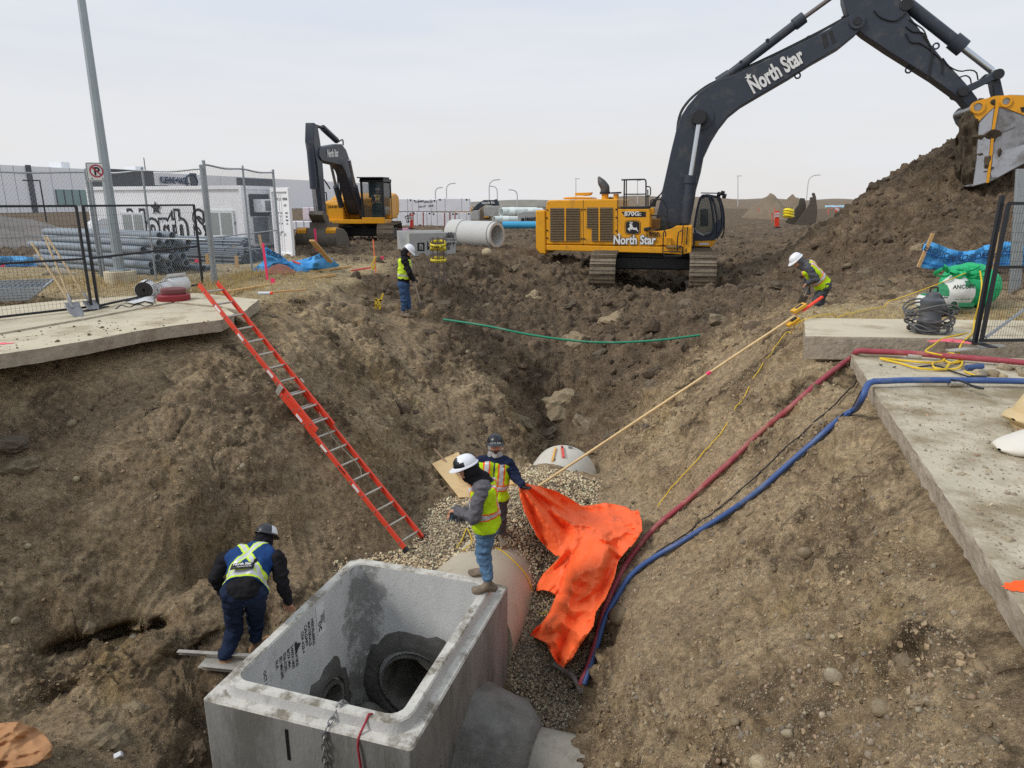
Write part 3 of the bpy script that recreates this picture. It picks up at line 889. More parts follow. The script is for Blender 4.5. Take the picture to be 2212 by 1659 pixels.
# -------------------------- concrete slabs left and right of the cut
SLAB=mat('pavement_concrete',S(204,193,168),.9,var=.1,scale=1.4,dirt=S(140,122,94),damt=.75,dscale=.9,dlo=.52,bump=.25,bscale=30,spec=.15)
SLABE=mat('broken_concrete',S(176,164,146),.95,var=.2,scale=7,bump=.8,bscale=18,dirt=S(120,106,88),damt=.6,dscale=3,dlo=.5,spec=.1)
DUSTY=mat('dusty_pavement',S(194,184,162),.92,var=.14,scale=2.4,dirt=S(140,125,98),damt=.9,dscale=1.3,dlo=.45,bump=.8,bscale=30,spec=.12)
def slab(name,poly,zt,th,jag,mats,parent=None,label=None):
 """jag: set of edge indices whose face is broken"""
 pts,rough=[],[]
 n=len(poly)
 for i in range(n):
  a,b=Vector((*poly[i],0)),Vector((*poly[(i+1)%n],0))
  L=(b-a).length
  k=max(1,int(L/.07))if i in jag else max(1,int(L/.6))
  for j in range(k):
   pts.append(a.lerp(b,j/k));rough.append(1 if i in jag else 0)
 m=len(pts)
 ar=sum(pts[i].x*pts[(i+1)%m].y-pts[(i+1)%m].x*pts[i].y for i in range(m))
 if ar<0:pts.reverse();rough.reverse()
 mb=MB()
 rows=[(0,0),(.012,-.012),(.04,-.02),(.5*th,-.035),(th,-.06)]
 vs=[]
 A=np.array([p[:]for p in pts],np.float32)
 T=np.roll(A,-1,0)-np.roll(A,1,0)
 Nn=np.stack([T[:,1],-T[:,0]],1);Nn/=np.linalg.norm(Nn,axis=1,keepdims=True)+1e-9
 for k,(dz,ins)in enumerate(rows):
  q=A.copy();q[:,2]=zt-dz
  nz_=vnoise(q+k*3.1,.09,5)*(.012 if k<2 else.02)+vnoise(q,.6,6)*.015
  o=np.array(rough)*((nz_ if k else nz_*.8)+(ins*.5 if k else 0))+(0 if k==0 else.006)
  q[:,:2]+=Nn*o[:,None]
  vs.extend(q.tolist())
 fs=[tuple(range(m))]
 mb.add(vs,fs)
 b=0
 mb.m=1
 fs2=[]
 for k in range(len(rows)-1):
  for i in range(m):
   fs2.append((k*m+i,(k+1)*m+i,(k+1)*m+(i+1)%m,k*m+(i+1)%m))
 fs2.append(tuple((len(rows)-1)*m+i for i in range(m-1,-1,-1)))
 mb.F.extend(fs2);mb.FM.extend([1]*len(fs2))
 o=mb.build(name,mats,parent,smooth=40,fix=True,origin=None if parent else(0,0,0))
 return o
o=slab('road',ROADL,-.03,.2,{0,1,2,3,4,5,6,7},[SLAB,SLABE])
tag(o,'pale concrete road slab broken off above the left trench wall','road',kind='structure')
sw=empty('sidewalk',(0,0,0),'pale concrete sidewalk panels behind the black fence on the left','sidewalk',kind='structure')
def clip_between(poly,t0,t1,a,b):
 """part of a two-edged strip: a,b are polylines of equal length"""
 return a[t0:t1+1]+b[t0:t1+1][::-1]
La=[Pz(u,v,0)for u,v in((-700,838),(-250,762),(0,719),(180,688),(372,652),(478,662),(528,672))]
Lb=[Pz(u,v,0)for u,v in((-700,740),(-250,690),(-60,668),(120,650),(300,638),(430,633),(560,647))]
for i in range(len(La)-1):
 q=[La[i],La[i+1],Lb[i+1],Lb[i]]
 c=sum(q,Vector())/4
 q=[(p+(c-p).normalized()*.006)for p in q]
 slab('panel',[(p.x,p.y)for p in q],0.0,.22,{0,1}if i>=4 else set(),[SLAB,SLABE],sw)
o=slab('road',ROADR,-.15,.2,{0,1,2,3,4,5},[DUSTY,SLABE])
tag(o,'dusty concrete road slab with a cut edge on the right of the trench','road',kind='structure')
sw2=empty('sidewalk',(0,0,0),'pale concrete sidewalk with kerb face right of the trench','sidewalk',kind='structure')
fr=[(4.28,10.0),(6.55,9.82),(9.0,9.62),(12.5,9.35),(18,8.95)]
bk=[(4.95,11.65),(7.0,11.5),(9.2,11.33),(12.7,11.05),(18,10.6)]
for i in range(4):
 q=[Vector((*fr[i],0)),Vector((*fr[i+1],0)),Vector((*bk[i+1],0)),Vector((*bk[i],0))]
 if i==0:q.append(Vector((4.62,10.85,0)))
 c=sum(q,Vector())/len(q)
 q=[(p+(c-p).normalized()*.008)for p in q]
 slab('panel',[(p.x,p.y)for p in q],0.0,.34,{3,4}if i==0 else set(),[SLAB,SLABE],sw2)
SPRAY=mat('orange_spray',S(255,104,52),.9,var=.2,scale=20,spec=.1)
SPRAYP=mat('pink_spray',S(240,120,130),.9,var=.25,scale=15,spec=.1)
def blotch(cx_,cy_,z,rx,ry,rot,seed):
 mb=MB()
 n=26
 vs=[(cx_,cy_,z)]
 for k in range(n):
  a=2*math.pi*k/n
  r=1+.45*math.sin(3*a+seed)*random.random()+random.uniform(-.25,.25)
  x,y=rx*r*math.cos(a),ry*r*math.sin(a)
  vs.append((cx_+x*math.cos(rot)-y*math.sin(rot),cy_+x*math.sin(rot)+y*math.cos(rot),z))
 mb.add(vs,[(0,1+k,1+(k+1)%n)for k in range(n)])
 return mb
for(u,v,z,rx,ry,nm,mt,lb)in((2200,1265,-.146,.10,.045,'spray_mark',SPRAY,'orange sprayed mark on the cut edge of the right road slab'),(2040,735,.004,.28,.09,'spray_mark',SPRAYP,'faded pink sprayed mark on the right kerb beside the grey pump'),(2080,738,.004,.18,.10,'spray_mark',SPRAYP,'second faded pink sprayed mark nearest the black gate'),(8,742,-.026,.12,.07,'spray_mark',SPRAYP,'pink sprayed mark at the far left of the road slab')):
 p=Pz(u,v,z)
 tag(blotch(p.x,p.y,z,rx,ry,.3,u).build(nm,mt,None,smooth=None,fix=False),lb,'paint mark')
# -------------------------- precast manhole box
BA=Vector((.294,.9558,0)).normalized();BB=Vector((-BA.y,BA.x,0));BO=Vector((-.87,5.02,0))
def bx_(p,q,z):
 return BO+BB*p+BA*q+Vector((0,0,z))
def rrect(off,rad,n=5):
 """rounded rectangle 2.2 x 2.8 inset by off"""
 pts=[]
 for cxx,cyy,a0 in((2.2-off-rad,2.8-off-rad,0),(off+rad,2.8-off-rad,90),(off+rad,off+rad,180),(2.2-off-rad,off+rad,270)):
  for k in range(n):
   a=math.radians(a0+90*k/(n-1))
   pts.append((cxx+rad*math.cos(a),cyy+rad*math.sin(a)))
 return pts
ZL,ZT,ZF,ZB=-2.70,-2.58,-4.95,-5.3
mb=MB()
rings=[(0.0,.04,ZB),(0.0,.04,ZL-.02),(.015,.05,ZL),(.10,.2,ZL+.004),(.115,.2,ZT-.015),(.13,.19,ZT),(.215,.14,ZT),(.23,.13,ZT-.02),(.23,.13,ZF)]
vs,fs=[],[]
for off,rad,z in rings:
 vs+=[bx_(p,q,z)for p,q in rrect(off,rad)]
m_=20
for k in range(len(rings)-1):
 for i in range(m_):
  fs.append((k*m_+i,k*m_+(i+1)%m_,(k+1)*m_+(i+1)%m_,(k+1)*m_+i))
fs.append(tuple(range(m_-1,-1,-1)))
fs.append(tuple((len(rings)-1)*m_+i for i in range(m_)))
mb.add(vs,fs)
BOXC=mat('manhole_concrete',S(204,204,202),.85,var=.14,scale=3.0,dirt=S(110,108,103),damt=.7,dscale=1.6,dlo=.57,bump=.25,bscale=45,spec=.2,stretch=(1,1,.55))
RIMC=mat('rim_concrete',S(206,203,194),.9,var=.14,scale=5,dirt=S(120,112,98),damt=.9,dscale=4.5,dlo=.47,bump=.3,bscale=40,spec=.15)
MORT=mat('wet_mortar',S(128,126,121),.85,var=.2,scale=4,bump=.9,bscale=14,dirt=S(96,93,88),damt=.7,dscale=2.5,dlo=.5,spec=.25)
MORTD=mat('dark_mortar',S(98,96,92),.85,var=.2,scale=4,bump=.9,bscale=14,dirt=S(72,70,66),damt=.7,dscale=2.5,dlo=.5,spec=.25)
PIPEC=mat('pipe_concrete',S(208,203,190),.85,var=.1,scale=2,dirt=S(130,122,108),damt=.5,dscale=2,dlo=.55,bump=.15,bscale=50,spec=.2)
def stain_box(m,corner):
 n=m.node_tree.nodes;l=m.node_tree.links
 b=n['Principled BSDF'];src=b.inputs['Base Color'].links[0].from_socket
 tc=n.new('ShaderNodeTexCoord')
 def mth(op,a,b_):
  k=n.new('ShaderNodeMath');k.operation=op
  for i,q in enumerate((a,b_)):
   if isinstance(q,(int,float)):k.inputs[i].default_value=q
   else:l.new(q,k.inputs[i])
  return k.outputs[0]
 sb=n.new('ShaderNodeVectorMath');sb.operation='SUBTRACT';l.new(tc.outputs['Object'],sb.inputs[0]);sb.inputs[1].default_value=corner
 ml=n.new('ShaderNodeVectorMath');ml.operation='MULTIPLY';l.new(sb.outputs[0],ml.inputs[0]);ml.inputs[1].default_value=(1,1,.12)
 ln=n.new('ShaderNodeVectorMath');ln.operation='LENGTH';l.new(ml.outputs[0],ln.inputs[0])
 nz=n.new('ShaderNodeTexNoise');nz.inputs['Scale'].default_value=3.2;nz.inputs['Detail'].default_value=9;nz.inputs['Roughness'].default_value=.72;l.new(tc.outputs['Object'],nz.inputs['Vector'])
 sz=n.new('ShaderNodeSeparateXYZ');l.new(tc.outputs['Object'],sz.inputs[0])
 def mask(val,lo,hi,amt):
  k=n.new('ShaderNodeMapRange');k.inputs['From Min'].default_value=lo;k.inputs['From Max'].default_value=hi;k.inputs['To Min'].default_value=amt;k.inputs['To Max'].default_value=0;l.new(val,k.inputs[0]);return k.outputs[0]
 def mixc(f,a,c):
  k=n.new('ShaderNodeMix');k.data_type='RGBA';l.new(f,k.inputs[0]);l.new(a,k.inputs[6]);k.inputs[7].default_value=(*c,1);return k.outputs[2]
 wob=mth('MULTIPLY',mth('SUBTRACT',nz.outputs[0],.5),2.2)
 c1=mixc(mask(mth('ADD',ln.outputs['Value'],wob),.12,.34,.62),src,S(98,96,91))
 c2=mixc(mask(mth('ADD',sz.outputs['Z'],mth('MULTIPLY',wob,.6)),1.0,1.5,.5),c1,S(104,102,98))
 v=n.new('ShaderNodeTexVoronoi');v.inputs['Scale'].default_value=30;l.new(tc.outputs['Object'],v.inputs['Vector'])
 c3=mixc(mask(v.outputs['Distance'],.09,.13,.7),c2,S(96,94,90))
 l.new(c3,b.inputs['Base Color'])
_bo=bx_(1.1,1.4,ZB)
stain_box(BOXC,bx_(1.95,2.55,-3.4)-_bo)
box=empty('manhole_box',bx_(1.1,1.4,ZB),'open grey precast concrete manhole box with a raised rim at the pit bottom','manhole')
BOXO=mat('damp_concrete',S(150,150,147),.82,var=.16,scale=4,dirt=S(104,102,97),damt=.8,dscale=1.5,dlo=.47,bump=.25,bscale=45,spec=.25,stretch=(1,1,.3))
wall=mb.build('wall',[BOXC,RIMC,BOXO],box,smooth=30)
def cutter(p0,p1,r):
 c=MB();c.cyl(p0,p1,r,n=40)
 me=c.mesh('cut');ob=bpy.data.objects.new('cut',me);COL.objects.link(ob);return ob
HA,HB,HC=bx_(1.21,2.8,-4.25),bx_(2.2,1.69,-4.05),bx_(0,1.5,-4.2)
cuts=[cutter(HA-BA*.6,HA+BA*.3,.47),cutter(HB-BB*.6,HB+BB*.3,.27),cutter(HC-BB*.3,HC+BB*.6,.4)]
for c in cuts:
 md=wall.modifiers.new('b','BOOLEAN');md.operation='DIFFERENCE';md.object=c;md.solver='EXACT'
bpy.context.view_layer.update()
dg=bpy.context.evaluated_depsgraph_get()
me2=bpy.data.meshes.new_from_object(wall.evaluated_get(dg))
wall.modifiers.clear()
old=wall.data;wall.data=me2;bpy.data.meshes.remove(old)
for c in cuts:bpy.data.objects.remove(c)
me2.materials.clear();me2.materials.append(BOXC);me2.materials.append(RIMC);me2.materials.append(BOXO)
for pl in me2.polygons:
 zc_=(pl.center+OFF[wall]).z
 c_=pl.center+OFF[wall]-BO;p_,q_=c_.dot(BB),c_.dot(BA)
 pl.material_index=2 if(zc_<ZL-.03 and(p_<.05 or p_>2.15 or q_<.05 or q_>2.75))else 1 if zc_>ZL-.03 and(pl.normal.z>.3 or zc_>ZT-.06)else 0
me2.shade_smooth();me2.set_sharp_from_angle(angle=math.radians(25))
def ring_blob(name,c,ax,r0,r1,th,seed,parent,mtl,n=48):
 """irregular trowelled collar: from pipe radius r0 to edge r1 on the wall"""
 x,y,z=basis(ax,(0,0,1))
 mb=MB();rows=[]
 for rr,h in((r0*.98,0),(r0,th*.9),(r0+(r1-r0)*.35,th),(r0+(r1-r0)*.7,th*.6),(r1,.008),(r1*1.0,-.02)):
  row=[]
  for k in range(n+1):
   a=2*math.pi*(k%n)/n
   p=np.array([[math.cos(a)*2,math.sin(a)*2,seed]],np.float32)
   j=float(vnoise(p,.7,seed)[0])*.16+float(vnoise(p,.25,seed+1)[0])*.06
   f=(rr-r0)/(r1-r0)if r1>r0 else 0
   q=rr*(1+j*f)
   row.append(Vector(c)+x*(q*math.cos(a))+y*(q*math.sin(a))+z*(h*(1+j)))
  rows.append(row)
 mb.grid(rows)
 return mb.build(name,mtl,parent,smooth=60)
ring_blob('mortar_collar',HA-BA*.23,-BA,.54,.78,.07,5,box,MORTD)
ring_blob('mortar_collar',HB-BB*.23,-BB,.34,.52,.06,9,box,MORTD)
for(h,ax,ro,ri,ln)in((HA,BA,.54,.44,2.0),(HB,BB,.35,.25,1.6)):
 MB().pipe(h-ax*.29,h+ax*ln,ro*.86,ri,40).build('pipe_stub',mat('wet_shaded_pipe',S(112,110,105),.8,var=.2,scale=5,dirt=S(70,67,62),damt=.7,dscale=3,dlo=.45),box,smooth=50)  # wet concrete; colour also darkened to stand for shade inside the pipe
rows=[]
for i in range(25):
 row=[]
 for j in range(25):
  p,q=.235+1.73*i/24,.235+2.33*j/24
  z=ZF+.02+.42*math.exp(-((p-1.75)/.28)**2-((q-2.3)/.3)**2)+.22*smooth01((p-1.0)/.8)*smooth01((2.6-q)/.6)
  z+=.30*float(smooth01((.75-p)/.4))+.03*float(vnoise(np.array([[p,q,0]],np.float32),.2,3)[0])
  row.append(bx_(p,q,float(z)))
 rows.append(row)
MB().grid(rows).build('benching',MORT,box,smooth=60)
STN=mat('stencil_ink',S(52,54,58),.8,var=.2,scale=30)
base_q=2.12
lines=['HEIDELBERG','MATERIALS','CALGARY','CSA A23.4','','GBM241820','2400X1800','BOX MH','026-5202','SD MK200','N.A','','','OCT 16 2025']
for k,s in enumerate(lines):
 if not s:continue
 q=1.50-k*.068
 zt_=-2.74 if k<5 else(-2.82 if k<12 else-2.80)
 if k in(3,):zt_=-2.78
 text_mesh('stencil',s,STN,box,bx_(2.2-.233,q,zt_-.0),(0,0,-1),BA,.062,.012,.001,'LEFT',1.0)
tri=MB();o_=bx_(2.2-.234,1.22,-2.9)
tri.add([o_+Vector((0,0,-.07))-BA*.05,o_+Vector((0,0,.07))-BA*.05,o_+BA*.06],[(0,1,2)])
tri.build('stencil',STN,box,smooth=None,fix=False)
pl_=MB()
pl_.box(bx_(2.2-.234,1.69,-2.86),(.004,.17,.40),Matrix((BB,BA,(0,0,1))).transposed())
lbl=pl_.build('paper_label',WLET,box,smooth=None)
text_mesh('print','oc',BLET,lbl,bx_(2.2-.238,1.63,-2.93),(0,0,-1),BA,.13,.015,.001)
for k in range(5):
 text_mesh('print','CERTIFICATE 2400',BLET,lbl,bx_(2.2-.238,1.75-k*.016,-2.86),(0,0,-1),BA,.013 if k else.022,.01,.0005)
for q,z in((2.05,-3.35),(.55,-3.4)):
 mb=MB();mb.lathe([(.055,-.03),(.055,.004),(.04,.006),(.03,-.02)],bx_(0,q,z),14,-BB,1,.55)
 mb.build('lifting_recess',MORT,box,smooth=40)
MB().box(bx_(1.27,-.003,-2.98),(.03,.006,.34),Matrix((BB,BA,(0,0,1))).transposed()).build('paint_smear',BLET,box,smooth=None)
def chain(name,pts,r,mtl,label,cat):
 pts=resample(pts,max(4,int(sum((Vector(b)-Vector(a)).length for a,b in zip(pts,pts[1:]))/(r*4.2))))
 root=empty(name,pts[-1],label,cat)
 for i in range(len(pts)-1):
  a,b=pts[i],pts[i+1]
  z=(b-a).normalized()
  x,y,_=basis(z)
  if i%2:x,y=y,x
  c=(a+b)/2
  loop=[]
  for k in range(9):
   t=2*math.pi*k/8
   loop.append(c+z*math.cos(t)*(b-a).length*.72+x*math.sin(t)*r*1.5)
  MB().tube(loop,r*.55,5,False).build('link',mtl,root,smooth=60)
chain('lifting_chain',[bx_(.75,.30,-2.75),bx_(.78,.2,ZT+.03),bx_(.82,.1,ZT-.05),bx_(.85,-.02,ZL-.04),bx_(.87,-.03,-3.1),bx_(.87,-.03,-3.5)],.014,STEEL,'rusty steel lifting chain hung over the front rim of the manhole box','chain')
kn=[bx_(.75+.05*math.sin(k*2.1),.25+.06*math.cos(k*1.7),ZT+.02+.015*(k%3))for k in range(9)]
REDS=mat('red_strap',S(168,52,66),.6,var=.15,scale=20)
thing('rope',MB().tube(resample([bx_(.45,.24,-2.9),bx_(.47,.16,ZT+.015),bx_(.50,.08,ZT-.06),bx_(.52,-.01,ZL-.04),bx_(.50,-.025,-3.0),bx_(.47,-.03,-3.6)],24),.011,8),REDS,'red hose end hanging over the front rim of the manhole box','hose')
# -------------------------- pipes
TANP=mat('tan_pipe',S(186,176,156),.8,var=.1,scale=1.5,dirt=S(120,96,74),damt=.5,dscale=1.8,dlo=.56,bump=.12,bscale=40,spec=.2)
ax2=Vector((1.39,4.7,0)).normalized()
pA=Vector((-.72,7.98,-3.62));
thing('storm_pipe',MB().pipe(pA,pA+ax2*3.0,.76,.55,64),TANP,'tan coated storm pipe leaving the back of the manhole box under gravel','pipe',smooth=50)
pE=Vector((1.06,13.25,-3.56))
gp_=empty('concrete_pipe',pE-ax2*2,'grey concrete pipe end poking out of the gravel at the far end of the trench','pipe')
MB().pipe(pE-ax2*2.4,pE+ax2*.1,.67,.52,64).build('barrel',PIPEC,gp_,smooth=50)
MB().pipe(pE-ax2*.0,pE+ax2*.14,.61,.5,48).build('spigot',PIPEC,gp_,smooth=50)
tp=pE-ax2*.75+Vector((0,0,.67))
MB().cyl(tp-Vector((.05,0,.03)),tp+Vector((-.05,0,.012)),.04,n=14).build('lifting_hole',MORT,gp_,smooth=40)
def on_pipe(u,v):
 """photo ray -> top of the grey pipe"""
 best=None
 d=ray(u,v)
 for t in np.arange(10,18,.004):
  p=Vector((0,0,CAMZ))+d*t
  r=(p-pE);r-=ax2*r.dot(ax2)
  if r.length<.675:return p
 return Pz(u,v,-2.9)
thing('wood_peg',MB().bar(on_pipe(1193,998)+Vector((0,0,.02)),on_pipe(1200,970)+Vector((0,0,.03)),.035,.03),mat('yellow_stake',S(236,178,84),.6,var=.1),'pointed yellow wooden peg lying on the grey pipe end','stake',bev=.004)
lv=empty('spirit_level',on_pipe(1217,985),'short red spirit level lying on the grey pipe end','level')
a_,b_=on_pipe(1217,990)+Vector((0,0,.025)),on_pipe(1214,967)+Vector((0,0,.03))
MB().bar(a_,b_,.05,.03).build('body',mat('level_red',S(226,84,66),.5),lv,bev=.005)
MB().bar(a_.lerp(b_,.75)+Vector((0,0,.012)),a_.lerp(b_,.9)+Vector((0,0,.012)),.03,.02).build('vial',BLK,lv)
thing('pipe_clip',MB().box(on_pipe(1232,968)+Vector((0,0,.02)),(.09,.05,.04)),STEEL,'small metal clip on top of the grey pipe end','clip',bev=.008)
def haunch():
 rows=[]
 for i,(h,r)in enumerate(((-.02,.86),(.12,.84),(.3,.79),(.48,.72),(.62,.64),(.70,.57),(.72,.5))):
  row=[]
  for k in range(41):
   a=2*math.pi*(k%40)/40
   d=BA*math.cos(a)+Vector((0,0,1))*math.sin(a)
   p=HC-BB*h+d*r
   nn=float(vnoise(np.array([p[:]],np.float32),.35,4)[0])*.06+float(vnoise(np.array([p[:]],np.float32),.1,5)[0])*.02
   row.append(p+d*nn)
  rows.append(row)
 return MB().grid(rows)
hp=empty('side_pipe',HC-BB*.8-Vector((0,0,.5)),'grey concrete side pipe with a trowelled mortar collar on the right of the manhole box','pipe')
haunch().build('mortar_collar',MORT,hp,smooth=60)
MB().pipe(HC-BB*.3,HC-BB*1.9,.52,.42,40).build('barrel',mat('grimy_concrete',S(150,145,134),.9,var=.15,dirt=S(96,92,84),damt=.7,dscale=3,dlo=.48,bump=.4,bscale=30),hp,smooth=50)
# -------------------------- orange tarpaulin
A6=zc(1000,1000,3.318);A7=zc(1100,1250,2.654)
tout=[A6(*p)for p in((887,612),(940,600),(1070,625),(1200,665),(1300,720),(1400,782),(1500,770),(1580,755),(1680,770),(1760,790),(1800,820),(1855,812),(1880,900),(1885,980),(1850,1040),(1800,1110))]
tout+=[A7(*p)for p in((1170,215),(1085,320),(1060,430),(1000,570),(940,650),(925,740),(830,880),(790,950),(730,1012),(690,980),(640,900),(620,850),(515,800),(535,765),(590,720),(640,650),(685,540),(640,515),(600,505),(553,512),(560,470),(600,400),(720,282),(680,285),(630,240),(560,160),(525,70))]
tout+=[A6(*p)for p in((1010,980),(930,830),(892,700))]
tctl=[(1130,1047,-1.92),(1165,1052,-2.05),(1210,1068,-2.35),(1250,1090,-2.6),(1140,1110,-2.3),(1160,1150,-2.55),(1190,1195,-2.85),(1225,1205,-2.9),(1300,1100,-2.72),(1345,1108,-2.7),(1387,1110,-2.62),(1386,1150,-2.6),(1200,1120,-2.45),(1250,1150,-2.6),(1300,1160,-2.55),(1340,1200,-2.7),(1350,1240,-2.8),(1320,1300,-2.95),(1290,1360,-3.1),(1265,1405,-3.35),(1222,1443,-3.7),(1180,1385,-3.62),(1148,1355,-3.65),(1200,1290,-3.2),(1250,1250,-2.85),(1280,1200,-2.65),(1160,1275,-3.4),(1180,1240,-3.2),(1240,1330,-3.15),(1230,1400,-3.5)]
TC=np.array([(u,v,(Pz(u,v,z)-Vector((0,0,CAMZ))).length)for u,v,z in tctl])
def rbf1(c,q):
 n=len(c)
 K=np.zeros((n+3,n+3));K[:n,:n]=np.hypot(c[:,None,0]-c[None,:,0],c[:,None,1]-c[None,:,1])-np.eye(n)*4
 K[:n,n]=K[n,:n]=1;K[:n,n+1:]=c[:,:2];K[n+1:,:n]=c[:,:2].T
 w_=np.linalg.solve(K,np.concatenate([c[:,2],np.zeros(3)]))
 d=np.hypot(q[:,None,0]-c[None,:,0],q[:,None,1]-c[None,:,1])
 return d@w_[:n]+w_[n]+q@w_[n+1:]
def seg_d(q,a,b):
 a=np.array(a);b=np.array(b);ab=b-a
 t=np.clip(((q-a)@ab)/(ab@ab),0,1)
 return np.hypot(*(q-a-t[:,None]*ab).T),t
def cloth(name,outline,ctl,step,folds,creases,mtl,label,cat,thick=.008,parent=None,ang=32):
 ol=np.array(outline)
 us=np.arange(ol[:,0].min()-step,ol[:,0].max()+step,step);vs_=np.arange(ol[:,1].min()-step,ol[:,1].max()+step,step)
 U,Vv=np.meshgrid(us,vs_)
 q=np.stack([U.ravel(),Vv.ravel()],1)
 t=rbf1(ctl,q)
 D=np.array([ray(a,b).normalized()[:]for a,b in q])
 P=D*t[:,None];P[:,2]+=CAMZ
 f=folds(q,P.astype(np.float32))
 for(a,b,w0,amp)in creases:
  d,tt=seg_d(q,a,b)
  f=f+amp*np.exp(-(d/w0)**2)*np.sin(np.clip(tt,.04,.96)*math.pi)**.5
 P=D*(t-f)[:,None];P[:,2]+=CAMZ
 keep=in_poly(q[:,0],q[:,1],outline)
 dd=dist_poly(q[:,0],q[:,1],outline)
 nu=len(us)
 fs=[]
 edge=np.nonzero((dd>0)&(dd<step*2.2))[0]
 best=np.full(len(edge),1e9);bq=q[edge].copy()
 for i in range(len(ol)):
  a_,b_=ol[i],ol[(i+1)%len(ol)]
  ab_=b_-a_;tt_=np.clip(((q[edge]-a_)@ab_)/(ab_@ab_+1e-9),0,1)
  pt_=a_+tt_[:,None]*ab_;d_=np.hypot(*(q[edge]-pt_).T)
  m_=d_<best;best[m_]=d_[m_];bq[m_]=pt_[m_]
 for k_,(u_,v_)in zip(edge,bq):
  P[k_]=np.array(ray(u_,v_).normalized())*(t-f)[k_];P[k_,2]+=CAMZ
 for j in range(len(vs_)-1):
  for i in range(nu-1):
   k=j*nu+i
   if dd[k]<step*.8 and dd[k+1]<step*.8 and dd[k+nu]<step*.8 and dd[k+nu+1]<step*.8:
    fs.append((k,k+nu,k+nu+1,k+1))
 used=sorted({i for f_ in fs for i in f_})
 mp_={k:i for i,k in enumerate(used)}
 mb=MB();mb.add([P[k]for k in used],[tuple(mp_[i]for i in f_)for f_ in fs])
 o=mb.build(name,mtl,parent,smooth=ang,fix=False,solid=thick)
 if label:tag(o,label,cat)
 return o
def tfold(q,P):
 def tri(x):
  f_=x-np.floor(x);return 1-4*np.abs(f_-.5)
 a0=np.zeros(len(q))
 hx,hy=q[:,0]-1118,q[:,1]-1030
 ang=np.arctan2(hy,hx);rad=np.hypot(hx,hy)
 n1=vnoise(P,.45,61);n2=vnoise(P,.22,62);n3=vnoise(P,.9,68)
 a0+=.075*tri(ang*2.6+n1*.35+n3*.4)*np.clip(rad/120,.15,1)*smooth01((260-rad)/120)
 low=smooth01((q[:,1]-1150)/70)
 a0+=.06*low*tri((q[:,0]+.45*q[:,1])/62+n1*.55)
 a0+=.030*tri((q[:,0]*.5-q[:,1])/47+n1*.9+n2*.3)*smooth01((n3+.2)/.5)
 a0+=.016*(1-2*np.abs(vnoise(P,.16,63)))+.006*(1-2*np.abs(vnoise(P,.07,64)))
 return a0*2.0
TARP=mat('orange_tarp',S(255,110,58),.55,var=.10,scale=5,dirt=S(140,84,62),damt=.75,dscale=2.6,dlo=.58,spec=.35,bump=.25,bscale=16)
crs=[((1135,1052),(1240,1125),7,-.16),((1240,1125),(1310,1135),9,-.12),((1150,1060),(1250,1112),8,.10),((1240,1128),(1245,1200),10,.09),((1150,1100),(1235,1130),14,.06),((1330,1180),(1265,1380),6,-.09),((1315,1180),(1235,1400),16,.09),((1345,1150),(1255,1160),10,.07),((1230,1195),(1170,1265),7,-.10),((1300,1150),(1385,1120),9,.08),((1180,1120),(1215,1200),10,-.06)]
tarp=cloth('tarpaulin',tout,TC,2.4,tfold,crs,TARP,'crumpled bright orange tarpaulin hanging from a worker into the trench','tarp')
# -------------------------- extension ladder
LORG=mat('ladder_orange',S(218,70,46),.5,var=.06,scale=3,dirt=S(170,70,50),damt=.4,dscale=4,dlo=.56)
ALU=mat('aluminium',S(190,186,176),.45,.4,var=.12,scale=6,dirt=S(140,126,104),damt=.5,dscale=6)
Lb_=Pz(897,1176,-3.12);Ls_=Pz(503,690,-.02)
ld=(Ls_-Lb_).normalized()
Ltop=None
for t in np.arange(4.5,8,.01):
 q=Lb_+ld*t
 if proj(q)[1]<621:Ltop=t;break
Ltop=Ltop or 6.2
lw=Vector((.555,.83,0));lw=(lw-ld*lw.dot(ld)).normalized()
ln_=lw.cross(ld).normalized()
if ln_.z<0:ln_=-ln_
lad=empty('extension_ladder',Lb_,'orange fibreglass extension ladder leaning from the trench bottom to the left road slab','ladder')
def rail(s,t0,t1,lift,nm):
 c0=Lb_+ld*t0+lw*s+ln_*lift;c1=Lb_+ld*t1+lw*s+ln_*lift
 mb=MB()
 mb.bar(c0,c1,.008,.078,ln_)
 sg=-1 if s>0 else 1
 for e in(-1,1):
  mb.bar(c0+ln_*e*.036+lw*sg*.014,c1+ln_*e*.036+lw*sg*.014,.026,.007,ln_)
 r=mb.build(nm,LORG,lad,smooth=None)
 k=t0+.15
 while k<t1:
  MB().cyl(Lb_+ld*k+lw*(s-sg*.005)+ln_*lift,Lb_+ld*k+lw*(s-sg*.012)+ln_*lift,.017,n=8).build('rivet',STEEL,r,smooth=None)
  k+=.305
 for kk in(.35,.6,.8):
  q=Lb_+ld*(t0+(t1-t0)*kk)+lw*(s-sg*.0055)+ln_*lift
  MB().bar(q,q+ld*.16,.003,.05,ln_).build('sticker',WLET,r,smooth=None)
 return r
Lmid0,Lmid1=Ltop*.41,Ltop*.575
for s in(-.215,.215):rail(s,0,Lmid1,0,'lower_rail')
for s in(-.185,.185):rail(s,Lmid0,Ltop,.085,'upper_rail')
k=.15
while k<Lmid1-.05:
 c=Lb_+ld*k
 MB().cyl(c-lw*.21,c+lw*.21,.018,n=10).build('rung',ALU,lad,smooth=60)
 k+=.305
k=Lmid0+.15
while k<Ltop-.05:
 c=Lb_+ld*k+ln_*.085
 MB().cyl(c-lw*.18,c+lw*.18,.018,n=10).build('rung',ALU,lad,smooth=60)
 k+=.305
